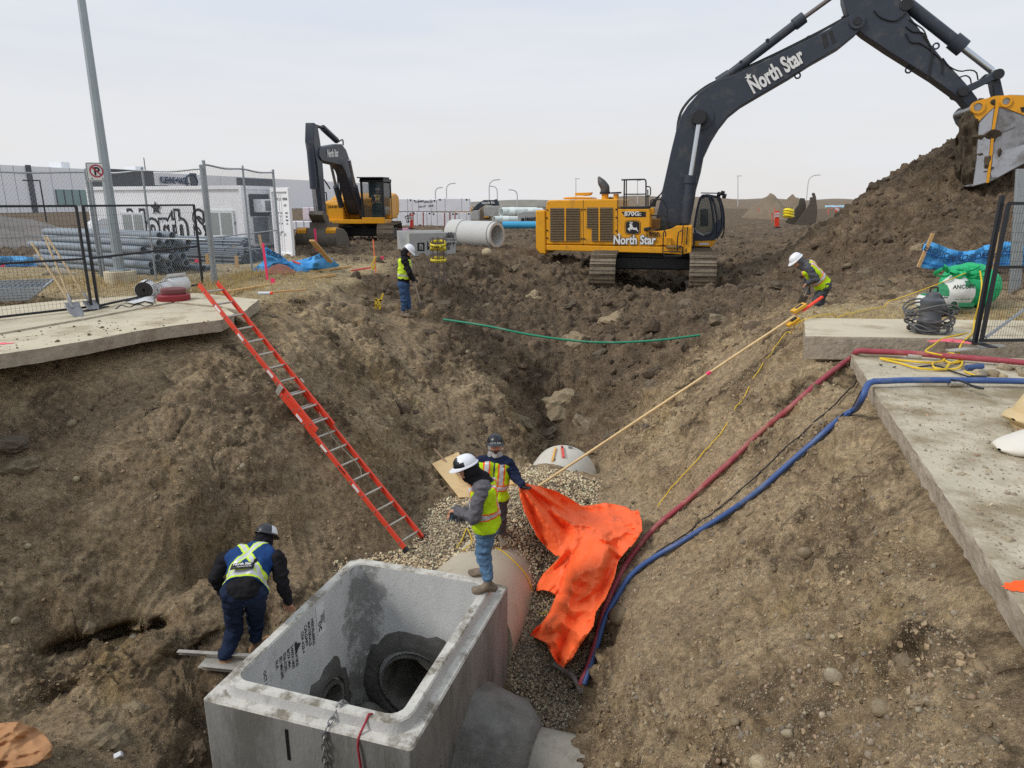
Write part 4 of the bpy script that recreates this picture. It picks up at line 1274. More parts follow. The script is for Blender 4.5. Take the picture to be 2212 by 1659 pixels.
for s in(-.215,.215):
 c=Lb_+ld*Lmid1+lw*s+ln_*.045
 MB().bar(c-ld*.05,c+ld*.05,.02,.19,ln_).build('guide_bracket',ALU,lad,bev=.003)
 c=Lb_+lw*s
 MB().bar(c-ld*.03,c+ld*.04,.05,.10,ln_).build('foot',BLK,lad,bev=.006)
text_mesh('maker_print','LADDER',BLET,lad,Lb_+ld*(Ltop*.28)+lw*-.221,-ld,ln_,.05,.02,.001)
thing('rope',MB().tube(resample([Lb_+ld*(Lmid0+.3)+ln_*.09+lw*.1,Lb_+ld*(Lmid0-.2)+ln_*.02+lw*.05,Lb_+ld*(Lmid0-.8)+ln_*.03+lw*.09,Lb_+ld*(Lmid0-1.0)-ln_*.03+lw*.02],16),.006,5),mat('grey_rope',S(150,140,120),.9),'thin grey pull rope tied between the ladder rungs','rope')
# -------------------------- boards, rods and hoses in the trench
def hose(name,pts,r,mtl,label,cat,n=70,seg=8,lie=True):
 q=resample(pts,n)
 if lie:
  P_=np.array([p[:]for p in q])
  lo=np.max([hz(P_[:,0]+a,P_[:,1]+b)for a in(-.04,0,.04)for b in(-.04,0,.04)],0)+r*.3
  need=lo-P_[:,2]
  need=np.where((need>.5)|(need<-.12),0,need)
  if r<.012:
   P_[:,2]+=np.where(need!=0,need+r+.018,0)
  else:
   w_=max(3,n//9)|1
   k=np.hanning(w_+2)[1:-1];k/=k.sum()
   sm=np.convolve(np.pad(need,w_//2,'edge'),k,'valid')
   res=np.maximum(need-sm-r*1.2,0)
   P_[:,2]+=sm+r*.9+np.convolve(np.pad(res,2,'edge'),np.ones(5)/5,'valid')
  q=[Vector(p)for p in P_]
 return thing(name,MB().tube(q,r,seg),mtl,label,cat,smooth=80)
REDH=mat('red_layflat',S(160,66,78),.6,var=.12,scale=6,dirt=S(170,130,110),damt=.6,dscale=3,dlo=.5)
BLUH=mat('blue_layflat',S(62,90,146),.5,var=.1,scale=6,dirt=S(120,130,150),damt=.5,dscale=4,dlo=.52)
GRNH=mat('green_hose',S(40,138,104),.5,var=.08,dirt=S(150,150,130),damt=.6,dscale=1.5,dlo=.55)
YROPE=mat('yellow_rope',S(226,190,44),.7,var=.1,scale=30)
rh=[Pz(2330,800,-.11),Pz(2212,789,-.11),Pz(2100,779,-.11),Pz(1960,768,-.11),Pz(1880,764,-.11),Pz(1852,763,-.11)]+[Pt(u,v,.035)for u,v in((1835,780),(1790,815),(1720,880),(1640,945),(1560,1022),(1480,1095),(1420,1145),(1370,1200),(1335,1258),(1308,1320),(1290,1390),(1272,1450),(1252,1495))]
hr_=hose('hose',rh,.038,REDH,'dusty red pump hose running from the right road slab down the trench wall','hose',110,10)
bh=[Pz(2320,834,-.10),Pz(2195,829,-.10),Pz(2050,827,-.10),Pz(1960,827,-.10),Pz(1912,829,-.10),Vector((4.05,7.62,-.12)),Vector((3.93,7.5,-.27))]+[Pt(u,v,.04)for u,v in((1840,892),(1780,945),(1700,1015),(1630,1075),(1560,1125),(1490,1165),(1420,1203),(1365,1245),(1330,1300),(1306,1350),(1285,1420),(1262,1485))]
hb_=hose('hose',bh,.035,BLUH,'thick blue pump hose running from the right road slab down the trench wall','hose',110,10)
for ho,hp_,r_ in((hr_,[Pz(1960,768,-.11),Pz(1990,770,-.11)],.046),(hb_,[Pz(2050,827,-.10),Pz(2082,827,-.10)],.043)):
 MB().cyl(hp_[0],hp_[1],r_,n=14).build('coupling',ALU,ho,smooth=40)
hose('hose',[Pt(1195,1440,.03),Pt(1230,1462,.05),Pt(1246,1478,.08),Pt(1255,1505,.04)],.035,mat('grey_hose',S(130,124,118),.6,dirt=S(90,82,74),damt=.6),'short muddy grey hose end beside the foot of the red hose','hose',20)
hose('hose',[Py(u,v,yy)for u,v,yy in((958,690,17.6),(1050,704,17.2),(1150,724,16.9),(1250,737,16.7),(1330,740,16.6),(1420,735,16.5),(1480,728,16.5),(1535,721,16.6))],.028,GRNH,'green hose slung across the trench below the large excavator','hose',50,lie=False)
hose('cable',[Pz(1905,788,-.12),Pt(1872,792,.02)]+[Pt(u,v,.012)for u,v in((1820,860),(1760,920),(1690,985),(1610,1060),(1520,1130),(1450,1180),(1400,1215))],.009,RUB,'thin black power cable between the red and blue hoses','cable',60,6)
hose('cable',[Pz(1935,792,-.12),Pt(1885,808,.02)]+[Pt(u,v,.012)for u,v in((1850,870),(1800,930),(1740,990),(1690,1040))],.008,RUB,'short black cable dropping off the slab beside the blue hose','cable',40,6)
hose('rope',[Pz(2085,590,.78),Pz(2030,612,.5),Pz(1930,648,.12),Pz(1830,672,.03),Pz(1738,690,.015)]+[Pt(u,v,.015)for u,v in((1700,725),(1640,805),(1580,905),(1520,985),(1470,1040),(1440,1075),(1420,1100))],.008,YROPE,'yellow rope stretched from the bulk bag over the kerb into the trench','rope',80,6)
hose('rope',[Pt(u,v,.014)for u,v in((985,1190),(1000,1165),(1010,1150),(1020,1175),(1000,1195))],.008,YROPE,'loop of yellow rope on the gravel left of the tan pipe','rope',24,5)
def on_tan(u,v):
 d=ray(u,v)
 for t in np.arange(7,14,.004):
  p=Vector((0,0,CAMZ))+d*t
  r=(p-pA);r-=ax2*r.dot(ax2)
  if r.length<.772:return p
 return Pt(u,v,.02)
hose('rope',[on_tan(u,v)for u,v in((1060,1178),(1085,1190),(1110,1212),(1135,1240),(1150,1275),(1158,1300))]+[Pt(1165,1325,.03),Pt(1185,1322,.02)],.008,YROPE,'yellow rope draped over the tan pipe behind the worker','rope',40,5,lie=False)
r0=Pt(1163,1050,.03);r1=Pz(1733,672,.10)
rd=(r1-r0).normalized()
rod=empty('grade_rod',r0,'long pale wooden grade rod laid from the gravel up to the right kerb','rod')
MB().bar(r0,r1,.05,.028).build('staff',WOODP,rod,bev=.003)
MB().bar(r1+rd*.002,r1+rd*.42+Vector((0,0,.02)),.055,.03).build('orange_tip',ORG,rod,bev=.003)
rx=mat('receiver_yellow',S(220,168,50),.5,var=.05)
rc=r1-rd*.03+Vector((-.05,-.02,.07))
rcv=MB().bar(rc-rd*.13,rc+rd*.13,.13,.06).build('laser_receiver',rx,rod,bev=.012)
MB().bar(rc-rd*.07+Vector((0,0,.032)),rc+rd*.07+Vector((0,0,.032)),.07,.008).build('display',BLK,rcv)
c2=r1-rd*.28+Vector((.06,-.05,-.03))
MB().bar(c2-rd*.12,c2+rd*.12,.10,.06).build('clamp',rx,rod,bev=.012)
MB().bar(c2-rd*.05+Vector((0,0,.04)),c2+rd*.06+Vector((0,0,.04)),.05,.05).build('clamp_screw',BLK,rod,bev=.006)
mk=r0.lerp(r1,.64)
MB().bar(mk-rd*.04,mk+rd*.04,.056,.034).build('pink_band',PINK,rod)
q=[Pt(933,1003,.03),Pt(990,978,.12),Pt(1046,1050,.14),Pt(992,1076,.04)]
nq=(q[1]-q[0]).cross(q[3]-q[0]).normalized()
q[2]=q[2]-nq*(q[2]-q[0]).dot(nq)
mb=MB();mb.add(q+[p-nq*.02 for p in q],[(0,1,2,3),(7,6,5,4),(0,4,5,1),(1,5,6,2),(2,6,7,3),(3,7,4,0)])
thing('plywood_board',mb,WOODP,'pale plywood board leaning on the trench wall behind the two workers','board',bev=.003)
thing('shovel',MB().tube([Pt(938,970,.10),Pt(970,1005,.16),Pt(1032,1066,.06)],.018,8),mat('grey_wood',S(150,124,98),.8,var=.15),'bare wooden shovel handle lying across the plywood board','shovel')
thing('lumber',MB().bar(Pt(1090,1049,.05),Pt(1125,1040,.06),.14,.05),WOOD,'short brown plank half buried in the gravel behind the worker in navy sleeves','plank',bev=.004)
pa,pb=Pt(386,1409,.10),Pz(545,1418,Pt(386,1409,.10).z-.02)
apl=empty('aluminium_walkway',pa,'short muddy aluminium walkway rail lying left of the manhole box','walkway')
for k,(dv,hh)in enumerate(((0,.06),(-.22,.07))):
 a,b=pa+Vector((.0 if k==0 else.35,dv,-.02*k)),pb+Vector((0,dv,-.02*k))
 mb=MB();mb.bar(a,b,.012,hh);mb.bar(a+Vector((0,-.02,hh/2)),b+Vector((0,-.02,hh/2)),.05,.01)
 mb.build('rail',ALU,apl,bev=.002)
MB().bar(pa+Vector((.3,-.1,-.05)),pb+Vector((0,-.1,-.05)),.2,.012).build('deck',ALU,apl,bev=.002)
A8=zc(0,1250,2.654)
pout=[A8(*p)for p in((-220,1400),(0,1368),(60,1362),(120,1358),(230,1398),(290,1440),(342,1512),(332,1590),(225,1640),(60,1662),(-220,1700))]
pc=[]
for u,v in pout+[(20,1600),(60,1570),(90,1630),(20,1650),(-60,1610)]:
 p=Pz(u,v,-2.86);pc.append((u,v,(p-Vector((0,0,CAMZ))).length))
def pfold(q,P):
 f1,id1=cell(P*np.array([1,1,.6],np.float32),.22,91)
 f2,_=cell(P,.11,93)
 return.30*f1+.12*f2+.14*vnoise(P,.35,92)
PAPER=mat('kraft_paper',S(184,138,98),.8,var=.12,scale=2.5,dirt=S(128,88,60),damt=.5,dscale=2,spec=.2)
cloth('paper_bag',pout,np.array(pc),3.0,pfold,[],PAPER,'crumpled brown kraft paper bag at the bottom left of the pit','paper',.004,ang=20)
p=Pt(256,1632,.02)
thing('litter',MB().box(p,(.07,.05,.06),Matrix.Rotation(.6,3,'X')@Matrix.Rotation(.5,3,'Z')),WHITE,'small white scrap of packaging on the dark mud at lower left','litter',bev=.01)
SV2=[]
for i,(vs,fs)in enumerate(stone_variants(6,2,103,(.55,.9),.3)):
 me_=bpy.data.meshes.new('stone');me_.from_pydata(vs.tolist(),[],fs.tolist());me_.shade_smooth()
 cl=[S(170,158,134),S(150,136,112),S(186,170,140),S(140,130,116),S(160,140,112),S(128,114,92)][i]
 me_.materials.append(mat('fieldstone_%d'%i,cl,.9,var=.2,scale=6,bump=.5,bscale=14,dirt=DIRT,damt=.6,dscale=2.5,dlo=.5,spec=.15))
 SV2.append(me_)
CL2=[]
for i,(vs,fs)in enumerate(stone_variants(5,3,203,(.5,.85),.5)):
 n3=vnoise(vs+i,.6,7)*.22+(1-2*np.abs(vnoise(vs+i,.4,9)))*.16+vnoise(vs+i,.15,8)*.1
 vs=vs*(1+n3[:,None])*np.array([1,1,.75],np.float32)
 me_=bpy.data.meshes.new('clod');me_.from_pydata(vs.tolist(),[],fs.tolist())
 me_.materials.append(mat('clod_%d'%i,[S(138,124,103),S(118,106,90),S(158,142,116),S(108,98,84),S(146,130,106)][i],.97,var=.35,scale=4,bump=1.0,bscale=18,spec=.1))
 CL2.append(me_)
def put(me_,name,p,r,parent,rot=None):
 o=bpy.data.objects.new(name,me_);COL.objects.link(o)
 o.parent=parent
 o.location=p;o.scale=(r,r,r)
 o.rotation_euler=rot or(random.uniform(-.5,.5),random.uniform(-.5,.5),random.uniform(0,6.3))
 return o
for(u,v,r,k)in((520,1010,.12,0),(155,915,.10,1),(292,1383,.13,3),(36,1340,.08,0),(60,1180,.07,2),(165,1035,.07,2),(1985,1500,.10,2),(2030,1590,.11,4),(1905,1530,.09,1),(1740,1195,.11,1),(1450,1065,.06,2),(1385,1030,.05,0),(1545,960,.07,1),(1605,1115,.08,4),(1640,1650,.12,2),(1800,1460,.11,0),(1960,1440,.12,5),(1225,1010,.03,1),(2120,1445,.07,4),(2080,1590,.07,0),(1870,1475,.05,2),(1700,1585,.07,0),(1860,1610,.06,1),(1575,1440,.06,3),(1545,1330,.05,2),(1480,1250,.05,0),(1690,1440,.05,4),(1590,1560,.06,1),(2140,1620,.08,5),(1010,760,.08,1),(640,740,.11,2),(1340,1330,.2,5),(765,1010,.05,2),(820,860,.06,1),(1650,1010,.05,2)):
 put(SV2[k],'stone',Pt(u,v,.0),r*.72,ground)
for(u,v,r,k)in((40,948,.24,3),(35,1010,.2,0),(1210,865,.50,2),(1265,915,.40,0),(1245,735,.36,4),(1155,810,.22,3),(1150,640,.33,2),(1060,605,.3,1),(1330,690,.4,2),(1420,830,.26,1),(1120,905,.3,0),(1300,760,.25,3),(1480,660,.3,1),(1560,690,.28,0),(1870,590,.3,1),(1900,620,.26,3),(1835,575,.25,0),(1650,590,.3,1),(1990,535,.3,2),(1690,620,.3,3),(1320,940,.2,1),(1180,935,.24,3),(1390,925,.15,1),(700,660,.12,0),(640,650,.15,3),(740,660,.13,1),(780,640,.14,0),(1230,660,.2,3),(220,1590,.15,4),(290,1530,.13,2),(1280,1040,.09,0),(1262,1084,.09,3),(1010,575,.25,1),(1120,575,.2,0),(1330,1280,.16,4),(1310,1190,.12,3),(820,700,.13,1),(1050,660,.2,0),(960,655,.2,3)):
 put(CL2[k],'clod',Pt(u,v,-.02)-Vector((0,0,r*.25)),r,ground)
pk=pick(210,AREA*VIS*NEARPIT*(NEARDS>.1)*(NEARG<.2)*(.3+2.5*rightb)*(NEARP[:,1]<13))
for k in pk:
 put(SV2[random.randrange(6)],'stone',NEARP[k].tolist(),random.uniform(.014,.034)*random.uniform(.8,1.25),ground)
# -------------------------- people: one skin grown from a smooth field
def surface_nets(f,o,h):
 nx,ny,nz_=f.shape
 s=f<0
 c=[s[:-1,:-1,:-1],s[1:,:-1,:-1],s[:-1,1:,:-1],s[1:,1:,:-1],s[:-1,:-1,1:],s[1:,:-1,1:],s[:-1,1:,1:],s[1:,1:,1:]]
 cnt=sum(k.astype(np.int8)for k in c)
 act=(cnt>0)&(cnt<8)
 ijk=np.argwhere(act)
 vid=-np.ones(act.shape,np.int64);vid[tuple(ijk.T)]=np.arange(len(ijk))
 cor=[(0,0,0),(1,0,0),(0,1,0),(1,1,0),(0,0,1),(1,0,1),(0,1,1),(1,1,1)]
 fv=[f[ijk[:,0]+a,ijk[:,1]+b,ijk[:,2]+c_]for a,b,c_ in cor]
 acc=np.zeros((len(ijk),3));n=np.zeros(len(ijk))
 for a,b in((0,1),(2,3),(4,5),(6,7),(0,2),(1,3),(4,6),(5,7),(0,4),(1,5),(2,6),(3,7)):
  m=(fv[a]<0)!=(fv[b]<0)
  t=np.where(m,fv[a]/np.where(m,fv[a]-fv[b],1),0)
  p=np.array(cor[a])[None]+t[:,None]*(np.array(cor[b])-np.array(cor[a]))[None]
  acc+=np.where(m[:,None],p,0);n+=m
 V=(ijk+acc/n[:,None])*h+np.array(o)
 F=[]
 for ax in range(3):
  sl0=[slice(None)]*3;sl1=[slice(None)]*3
  sl0[ax]=slice(0,-1);sl1[ax]=slice(1,None)
  e=s[tuple(sl0)]!=s[tuple(sl1)]
  E=np.argwhere(e)
  b,c_=(ax+1)%3,(ax+2)%3
  E=E[(E[:,b]>0)&(E[:,c_]>0)&(E[:,b]<f.shape[b]-1)&(E[:,c_]<f.shape[c_]-1)]
  ins=s[tuple(E.T)]
  def cellid(db,dc):
   q=E.copy();q[:,b]+=db;q[:,c_]+=dc;return vid[tuple(q.T)]
  quad=np.stack([cellid(-1,-1),cellid(0,-1),cellid(0,0),cellid(-1,0)],1)
  quad[~ins]=quad[~ins][:,::-1]
  F.append(quad)
 return V,np.concatenate(F)
class Field:
 def __init__(self,k=.03):
  self.P=[];self.k=k
 def cap(self,a,b,ra,rb,m,k=None,floor=None):
  self.P.append(('c',np.array(a,float),np.array(b,float),ra,rb,m,k,floor))
 def ell(self,c,r,ax,m,k=None):
  self.P.append(('e',np.array(c,float),np.array([list(v)for v in ax],float),np.array(r,float),None,m,k,None))
 def mesh(self,h,clip=None,grow=0.0):
  lo,hi=[],[]
  for p in self.P:
   if p[0]=='c':
    lo.append(np.minimum(p[1]-p[3],p[2]-p[4]));hi.append(np.maximum(p[1]+p[3],p[2]+p[4]))
   else:
    lo.append(p[1]-p[3].max());hi.append(p[1]+p[3].max())
  lo=np.min(lo,0)-.05;hi=np.max(hi,0)+.05
  n=np.ceil((hi-lo)/h).astype(int)+1
  f=np.full(n,.2,np.float32);idm=np.zeros(n,np.int16);raw=np.full(n,9.,np.float32)
  ax=[lo[i]+np.arange(n[i])*h for i in range(3)]
  for p in self.P:
   if p[0]=='c':
    l=np.minimum(p[1]-p[3],p[2]-p[4])-.06;u=np.maximum(p[1]+p[3],p[2]+p[4])+.06
   else:
    l=p[1]-p[3].max()-.06;u=p[1]+p[3].max()+.06
   i0=np.clip(np.floor((l-lo)/h).astype(int),0,n-1);i1=np.clip(np.ceil((u-lo)/h).astype(int)+1,1,n)
   sl=tuple(slice(a,b)for a,b in zip(i0,i1))
   G=np.stack(np.meshgrid(ax[0][sl[0]],ax[1][sl[1]],ax[2][sl[2]],indexing='ij'),-1)
   if p[0]=='c':
    ab=p[2]-p[1];t=np.clip(((G-p[1])@ab)/max(1e-9,ab@ab),0,1)
    d=np.linalg.norm(G-p[1]-t[...,None]*ab,axis=-1)-(p[3]+(p[4]-p[3])*t)
    if p[7]is not None:d=np.maximum(d,p[7]-G[...,2])
   else:
    q=((G-p[1])@p[2].T)/p[3]
    L=np.linalg.norm(q,axis=-1)
    d=(L-1)*p[3].min()*np.where(L>0,1,1)
   d=(d-grow).astype(np.float32)
   k=self.k if p[6]is None else p[6]
   cur=f[sl]
   hh=np.maximum(k-np.abs(cur-d),0)/k
   f[sl]=np.minimum(cur,d)-hh*hh*k*.25
   r=raw[sl];m=d<r
   idm[sl]=np.where(m,p[5],idm[sl]);raw[sl]=np.where(m,d,r)
  if clip is not None:
   G=np.stack(np.meshgrid(*ax,indexing='ij'),-1)
   f=np.maximum(f,clip(G))
  V,F=surface_nets(f,lo,h)
  ii=np.clip(np.round((V-lo)/h).astype(int),0,n-1)
  return V,F,idm[tuple(ii.T)]
def body_mesh(name,V,F,vm,mats,parent,fold=.0):
 me=bpy.data.meshes.new(name)
 me.from_pydata(V.tolist(),[],F.tolist())
 if fold:
  nn=np.empty(len(V)*3,np.float32);me.vertices.foreach_get('normal',nn);nn=nn.reshape(-1,3)
  q=V.astype(np.float32)
  w_=vnoise(q*np.array([1,1,1.8],np.float32),.09,17)*fold+vnoise(q*np.array([1,1,1.6],np.float32),.045,18)*fold*.5
  w_=w_*np.array([0 if m in(0,5)else 1 for m in vm])
  V2=V+nn*w_[:,None]
  me.vertices.foreach_set('co',V2.astype(np.float32).ravel())
 fm=vm[F]
 me.polygons.foreach_set('material_index',np.sort(fm,1)[:,1].astype(np.int32))
 o=link_mesh(name,me,parent,mats,None,180)
 return o
SKIN=mat('skin',S(196,142,116),.55,var=.08,scale=12,spec=.35)
BEARD=mat('beard',S(84,62,50),.8)
JEANB=mat('blue_jeans',S(92,122,152),.9,var=.18,scale=7,bump=.4,bscale=22,dirt=S(130,140,146),damt=.5,dscale=3,dlo=.5,spec=.15)
JEAND=mat('dark_jeans',S(34,44,66),.9,var=.2,scale=7,bump=.4,bscale=22,dirt=S(96,100,104),damt=.5,dscale=2.5,dlo=.58,spec=.15)
JEANM=mat('mid_jeans',S(62,84,118),.9,var=.2,scale=7,bump=.4,bscale=22,spec=.15)
GREYP=mat('grey_trousers',S(84,86,90),.9,var=.18,scale=7,bump=.4,bscale=22,spec=.15)
BLKC=mat('black_cloth',S(36,35,38),.9,var=.2,scale=9,bump=.4,bscale=20,spec=.15)
GREYH=mat('grey_hoodie',S(104,102,106),.92,var=.15,scale=9,bump=.5,bscale=20,spec=.12)
LGREY=mat('light_grey_hood',S(168,166,164),.92,var=.1,scale=9,bump=.4,bscale=20,spec=.12)
NAVY=mat('navy_cloth',S(38,46,70),.9,var=.2,scale=8,bump=.5,bscale=20,spec=.15)
NAVYV=mat('navy_vest',S(32,66,118),.85,var=.14,scale=8,bump=.4,bscale=18,spec=.2)
BOOTT=mat('tan_boot',S(156,116,80),.8,var=.2,scale=9,dirt=S(110,98,82),damt=.7,dscale=5,dlo=.48)
BOOTG=mat('muddy_boot',S(140,124,106),.85,var=.2,scale=9,dirt=S(96,86,72),damt=.7,dscale=6,dlo=.45)
BOOTK=mat('dark_boot',S(78,72,66),.85,var=.2,scale=9,dirt=S(110,100,84),damt=.6,dscale=6,dlo=.5)
GLOVE=mat('grey_glove',S(74,88,100),.85,var=.15,scale=14)
GLOVK=mat('black_glove',S(46,44,44),.85,var=.15,scale=14)
LIMET=mat('lime_tape',S(206,236,60),.75,var=.08,scale=14,spec=.2)
HATW=mat('white_hat',S(232,234,238),.3,var=.03,spec=.5)
HATK=mat('black_hat',S(34,36,40),.3,var=.06,spec=.5,dirt=S(190,190,190),damt=.8,dscale=7,dlo=.62)
HATG=mat('grey_hat',S(52,54,58),.35,var=.06,spec=.5)
def V3(*a):return Vector(a)
GIRTH=1.0
def person(label,J,top,legs,boots,hood,head_m,vest=None,hat=None,gloves=None,h=.0095,hood_up=True,beard=False,group=None,stripes=None,sleeve=None,neckm=None,curl=.5,spread=1.0):
 J={k:Vector(v)for k,v in J.items()}
 base=V3(J['pel'].x,J['pel'].y,min(J['aL'].z,J['aR'].z)-.085)
 root=empty('person',base,label,'person',group)
 up=(J['neck']-J['pel']).normalized()
 rt=(J['sR']-J['sL']);rt=(rt-up*rt.dot(up)).normalized()
 fw=up.cross(rt).normalized()
 mats=[SKIN,top,legs,boots,hood,gloves or SKIN,BEARD]
 def torso(F,m,g=0.0):
  a,c=J['pel'],J['neck']
  for s in(-1,1):
   F.cap(a+rt*s*.055+up*-.02,a.lerp(c,.38)+rt*s*.06,.110+g*.6,.118+g,m)
   F.cap(a.lerp(c,.38)+rt*s*.06,a.lerp(c,.80)+rt*s*.085-fw*.01,.118+g,.118+g,m)
  F.cap(J['sL'].lerp(J['sR'],.17)-up*.01,J['sL'].lerp(J['sR'],.83)-up*.01,.073+g,.073+g,m)
  F.cap(a.lerp(c,.85),c,.09+g,.066+g,m)
 F=Field(.035)
 torso(F,1,.022)
 F.cap(J['hL'],J['hR'],.128,.128,2)
 for s in 'LR':
  hp,kn,an,toe=J['h'+s],J['k'+s],J['a'+s],J['t'+s].normalized()
  F.cap(hp,kn,.118,.088,2,.03)
  F.cap(kn,an+V3(0,0,.10),.088,.070,2,.012)
  sole=an.z-.085
  F.cap(an+V3(0,0,.07),an-V3(0,0,.02),.060,.058,3,.012)
  F.cap(an-toe*.05-V3(0,0,.045),an+toe*.16-V3(0,0,.045),.054,.050,3,.02,sole)
  F.cap(an+toe*.03-V3(0,0,.015),an+toe*.10-V3(0,0,.035),.045,.042,3,.02,sole)
 for s in 'LR':
  sh,el,wr=J['s'+s],J['e'+s],J['w'+s]
  F.cap(sh,el,.090,.074,1,.04)
  F.cap(el,wr,.074,.053,1,.02)
  d=(J['g'+s]-wr).normalized()if 'g'+s in J else(wr-el).normalized()
  side=d.cross(V3(0,0,1)if abs(d.z)<.9 else fw).normalized()
  nrm=side.cross(d).normalized()
  if nrm.dot(fw)>0 and abs(d.z)>.5:nrm=-nrm
  sgn=1 if s=='L' else-1
  pm=wr+d*.075
  F.cap(wr-d*.01,wr+d*.03,.030,.032,5,.012)
  for k in(-1,0,1):
   F.cap(wr+d*.03+side*k*.016,pm+side*k*.022,.020,.018,5,.012)
  for k,L in((-1.5,.060),(-.5,.074),(.5,.078),(1.5,.068)):
   b0=pm+side*k*.019*spread
   d1=(d+side*k*.06*spread-nrm*.35*curl).normalized()
   d2=(d+side*k*.05*spread-nrm*1.3*curl).normalized()
   F.cap(b0,b0+d1*L*.52,.0115,.0108,5,.004)
   F.cap(b0+d1*L*.52,b0+d1*L*.52+d2*L*.5,.0108,.0095,5,.004)
  th0=wr+d*.025+side*sgn*.026
  th1=th0+(d*.6+side*sgn*.75-nrm*.4*curl).normalized()*.045
  F.cap(th0,th1,.014,.0125,5,.006)
  F.cap(th1,th1+(d*.9+side*sgn*.25-nrm*.5*curl).normalized()*.035,.0125,.010,5,.004)
 hd=J['head'];hf=J['face'].normalized();hu=J.get('hup',up)
 hr=hf.cross(hu).normalized();hu=hr.cross(hf).normalized()
 axh=(hr,hf,hu)
 F.cap(J['neck']-up*.03,hd-hu*.05,.062,.055,4 if hood_up else 0,.03)
 F.ell(hd,(.076,.096,.115),axh,0,.01)
 F.ell(hd+hf*.045-hu*.065,(.052,.050,.055),axh,6 if beard else 0,.02)
 F.cap(hd+hf*.090+hu*.005,hd+hf*.108-hu*.022,.009,.013,0,.012)
 F.cap(hd+hf*.088-hu*.058-hr*.02,hd+hf*.088-hu*.058+hr*.02,.008,.008,6 if beard else 0,.01)
 for s in(-1,1):
  F.ell(hd+hr*s*.078-hf*.005-hu*.01,(.012,.022,.032),axh,0,.006)
  F.cap(hd+hf*.083+hr*s*.030+hu*.012,hd+hf*.086+hr*s*.034+hu*.012,.010,.010,6,.004)
 if hood_up:
  F.ell(hd-hf*.028-hu*.012,(.098,.098,.135),axh,4,.02)
  F.cap(hd-hf*.06-hu*.10,J['neck']-fw*.02,.085,.095,4,.04)
  if not beard:F.cap(hd+hf*.02-hu*.125,J['neck']+fw*.03,.062,.085,4,.03)
 else:
  F.cap(J['neck']-fw*.07-rt*.06,J['neck']-fw*.07+rt*.06,.055,.055,4,.03)
 V,Fq,vm=F.mesh(h)
 if sleeve:
  pass
 body_mesh('body',V,Fq,vm,mats,root,.017)
 if vest:
  vm_mats,vfn,hem=vest
  FV=Field(.035)
  torso(FV,0,.046)
  FV.cap(J['hL'].lerp(J['hR'],.1)+up*.02,J['hL'].lerp(J['hR'],.9)+up*.02,.164,.164,0)
  O=np.array(J['pel']);U_=np.array(up);R_=np.array(rt);W_=np.array(fw)
  TL=(J['neck']-J['pel']).length
  def clip(G):
   q=G-O
   z_=q@U_
   return np.maximum(hem-z_,z_-(TL-.035)).astype(np.float32)
  V,Fq,_=FV.mesh(h,clip)
  q=V-O
  loc=np.stack([q@R_,q@W_,q@U_/TL],1)
  fc=loc[Fq].mean(1)
  me=bpy.data.meshes.new('vest');me.from_pydata(V.tolist(),[],Fq.tolist())
  nn=np.empty(len(V)*3,np.float32);me.vertices.foreach_get('normal',nn)
  w_=vnoise(V.astype(np.float32),.10,27)*.016+vnoise(V.astype(np.float32),.05,28)*.008
  me.vertices.foreach_set('co',(V+nn.reshape(-1,3)*w_[:,None]).astype(np.float32).ravel())
  me.polygons.foreach_set('material_index',vfn(fc[:,0],fc[:,1],fc[:,2]).astype(np.int32))
  link_mesh('vest',me,root,vm_mats,None,180)
 if hat:
  hm,brim_m,pat,tilt=hat
  c=hd+hu*.035
  zu=(hu+hf*tilt).normalized();xr=hr;yf=zu.cross(xr).normalized()
  if yf.dot(hf)<0:yf=-yf
  Mx=Matrix(((xr.x,yf.x,zu.x,c.x),(xr.y,yf.y,zu.y,c.y),(xr.z,yf.z,zu.z,c.z),(0,0,0,1)))
  mb=MB(Mx)
  n=28;rows=[]
  for i in range(9):
   a=math.radians(90*i/8)
   row=[]
   for k in range(n+1):
    t=2*math.pi*(k%n)/n
    rr=math.cos(a)**.8
    ridge=.008*math.exp(-(math.cos(t)*rr/.16)**2)*math.sin(a)**.5
    row.append((.118*rr*math.cos(t),.142*rr*math.sin(t),.118*math.sin(a)+ridge))
   rows.append(row)
  mb.grid(rows)
  vals=[f for f in mb.F]
  if pat:
   mb.FM=[pat(*(sum((Mx.inverted()@Vector(mb.V[i])for i in f),Vector())/len(f)))for f in mb.F]
   mb.m=1
  ht=mb.build('hard_hat',[hm,brim_m],root,smooth=180,fix=True)
  mb=MB(Mx);rows=[]
  for ex,dz in((.0,.012),(1.0,-.004),(1.0,-.010),(.0,.0)):
   row=[]
   for k in range(n+1):
    t=2*math.pi*(k%n)/n
    e_=(.018+.045*max(0,math.sin(t))**2.5)*ex
    row.append(((.119+e_*.8)*math.cos(t),(.143+e_)*math.sin(t),dz-.015*max(0,math.sin(t))*ex))
   rows.append(row)
  mb.grid(rows).build('brim',brim_m if pat is None else hm,ht,smooth=60)
 return root,dict(up=up,rt=rt,fw=fw,hr=hr,hf=hf,hu=hu)
def ab(v):return np.abs(v)
def hv_vest(x,y,z):
 """lime vest: orange/silver/orange belt, vertical braces"""
 m=np.zeros(len(x))
 belt=(z>.22)&(z<.40)
 m[belt]=2
 m[(z>.255)&(z<.365)]=1
 br=(ab(ab(x)-.105)<.052)&(z>=.40)
 m[br]=2
 m[(ab(ab(x)-.105)<.030)&(z>=.40)]=1
 m[(y>.05)&(ab(x)<.012)]=3
 return m
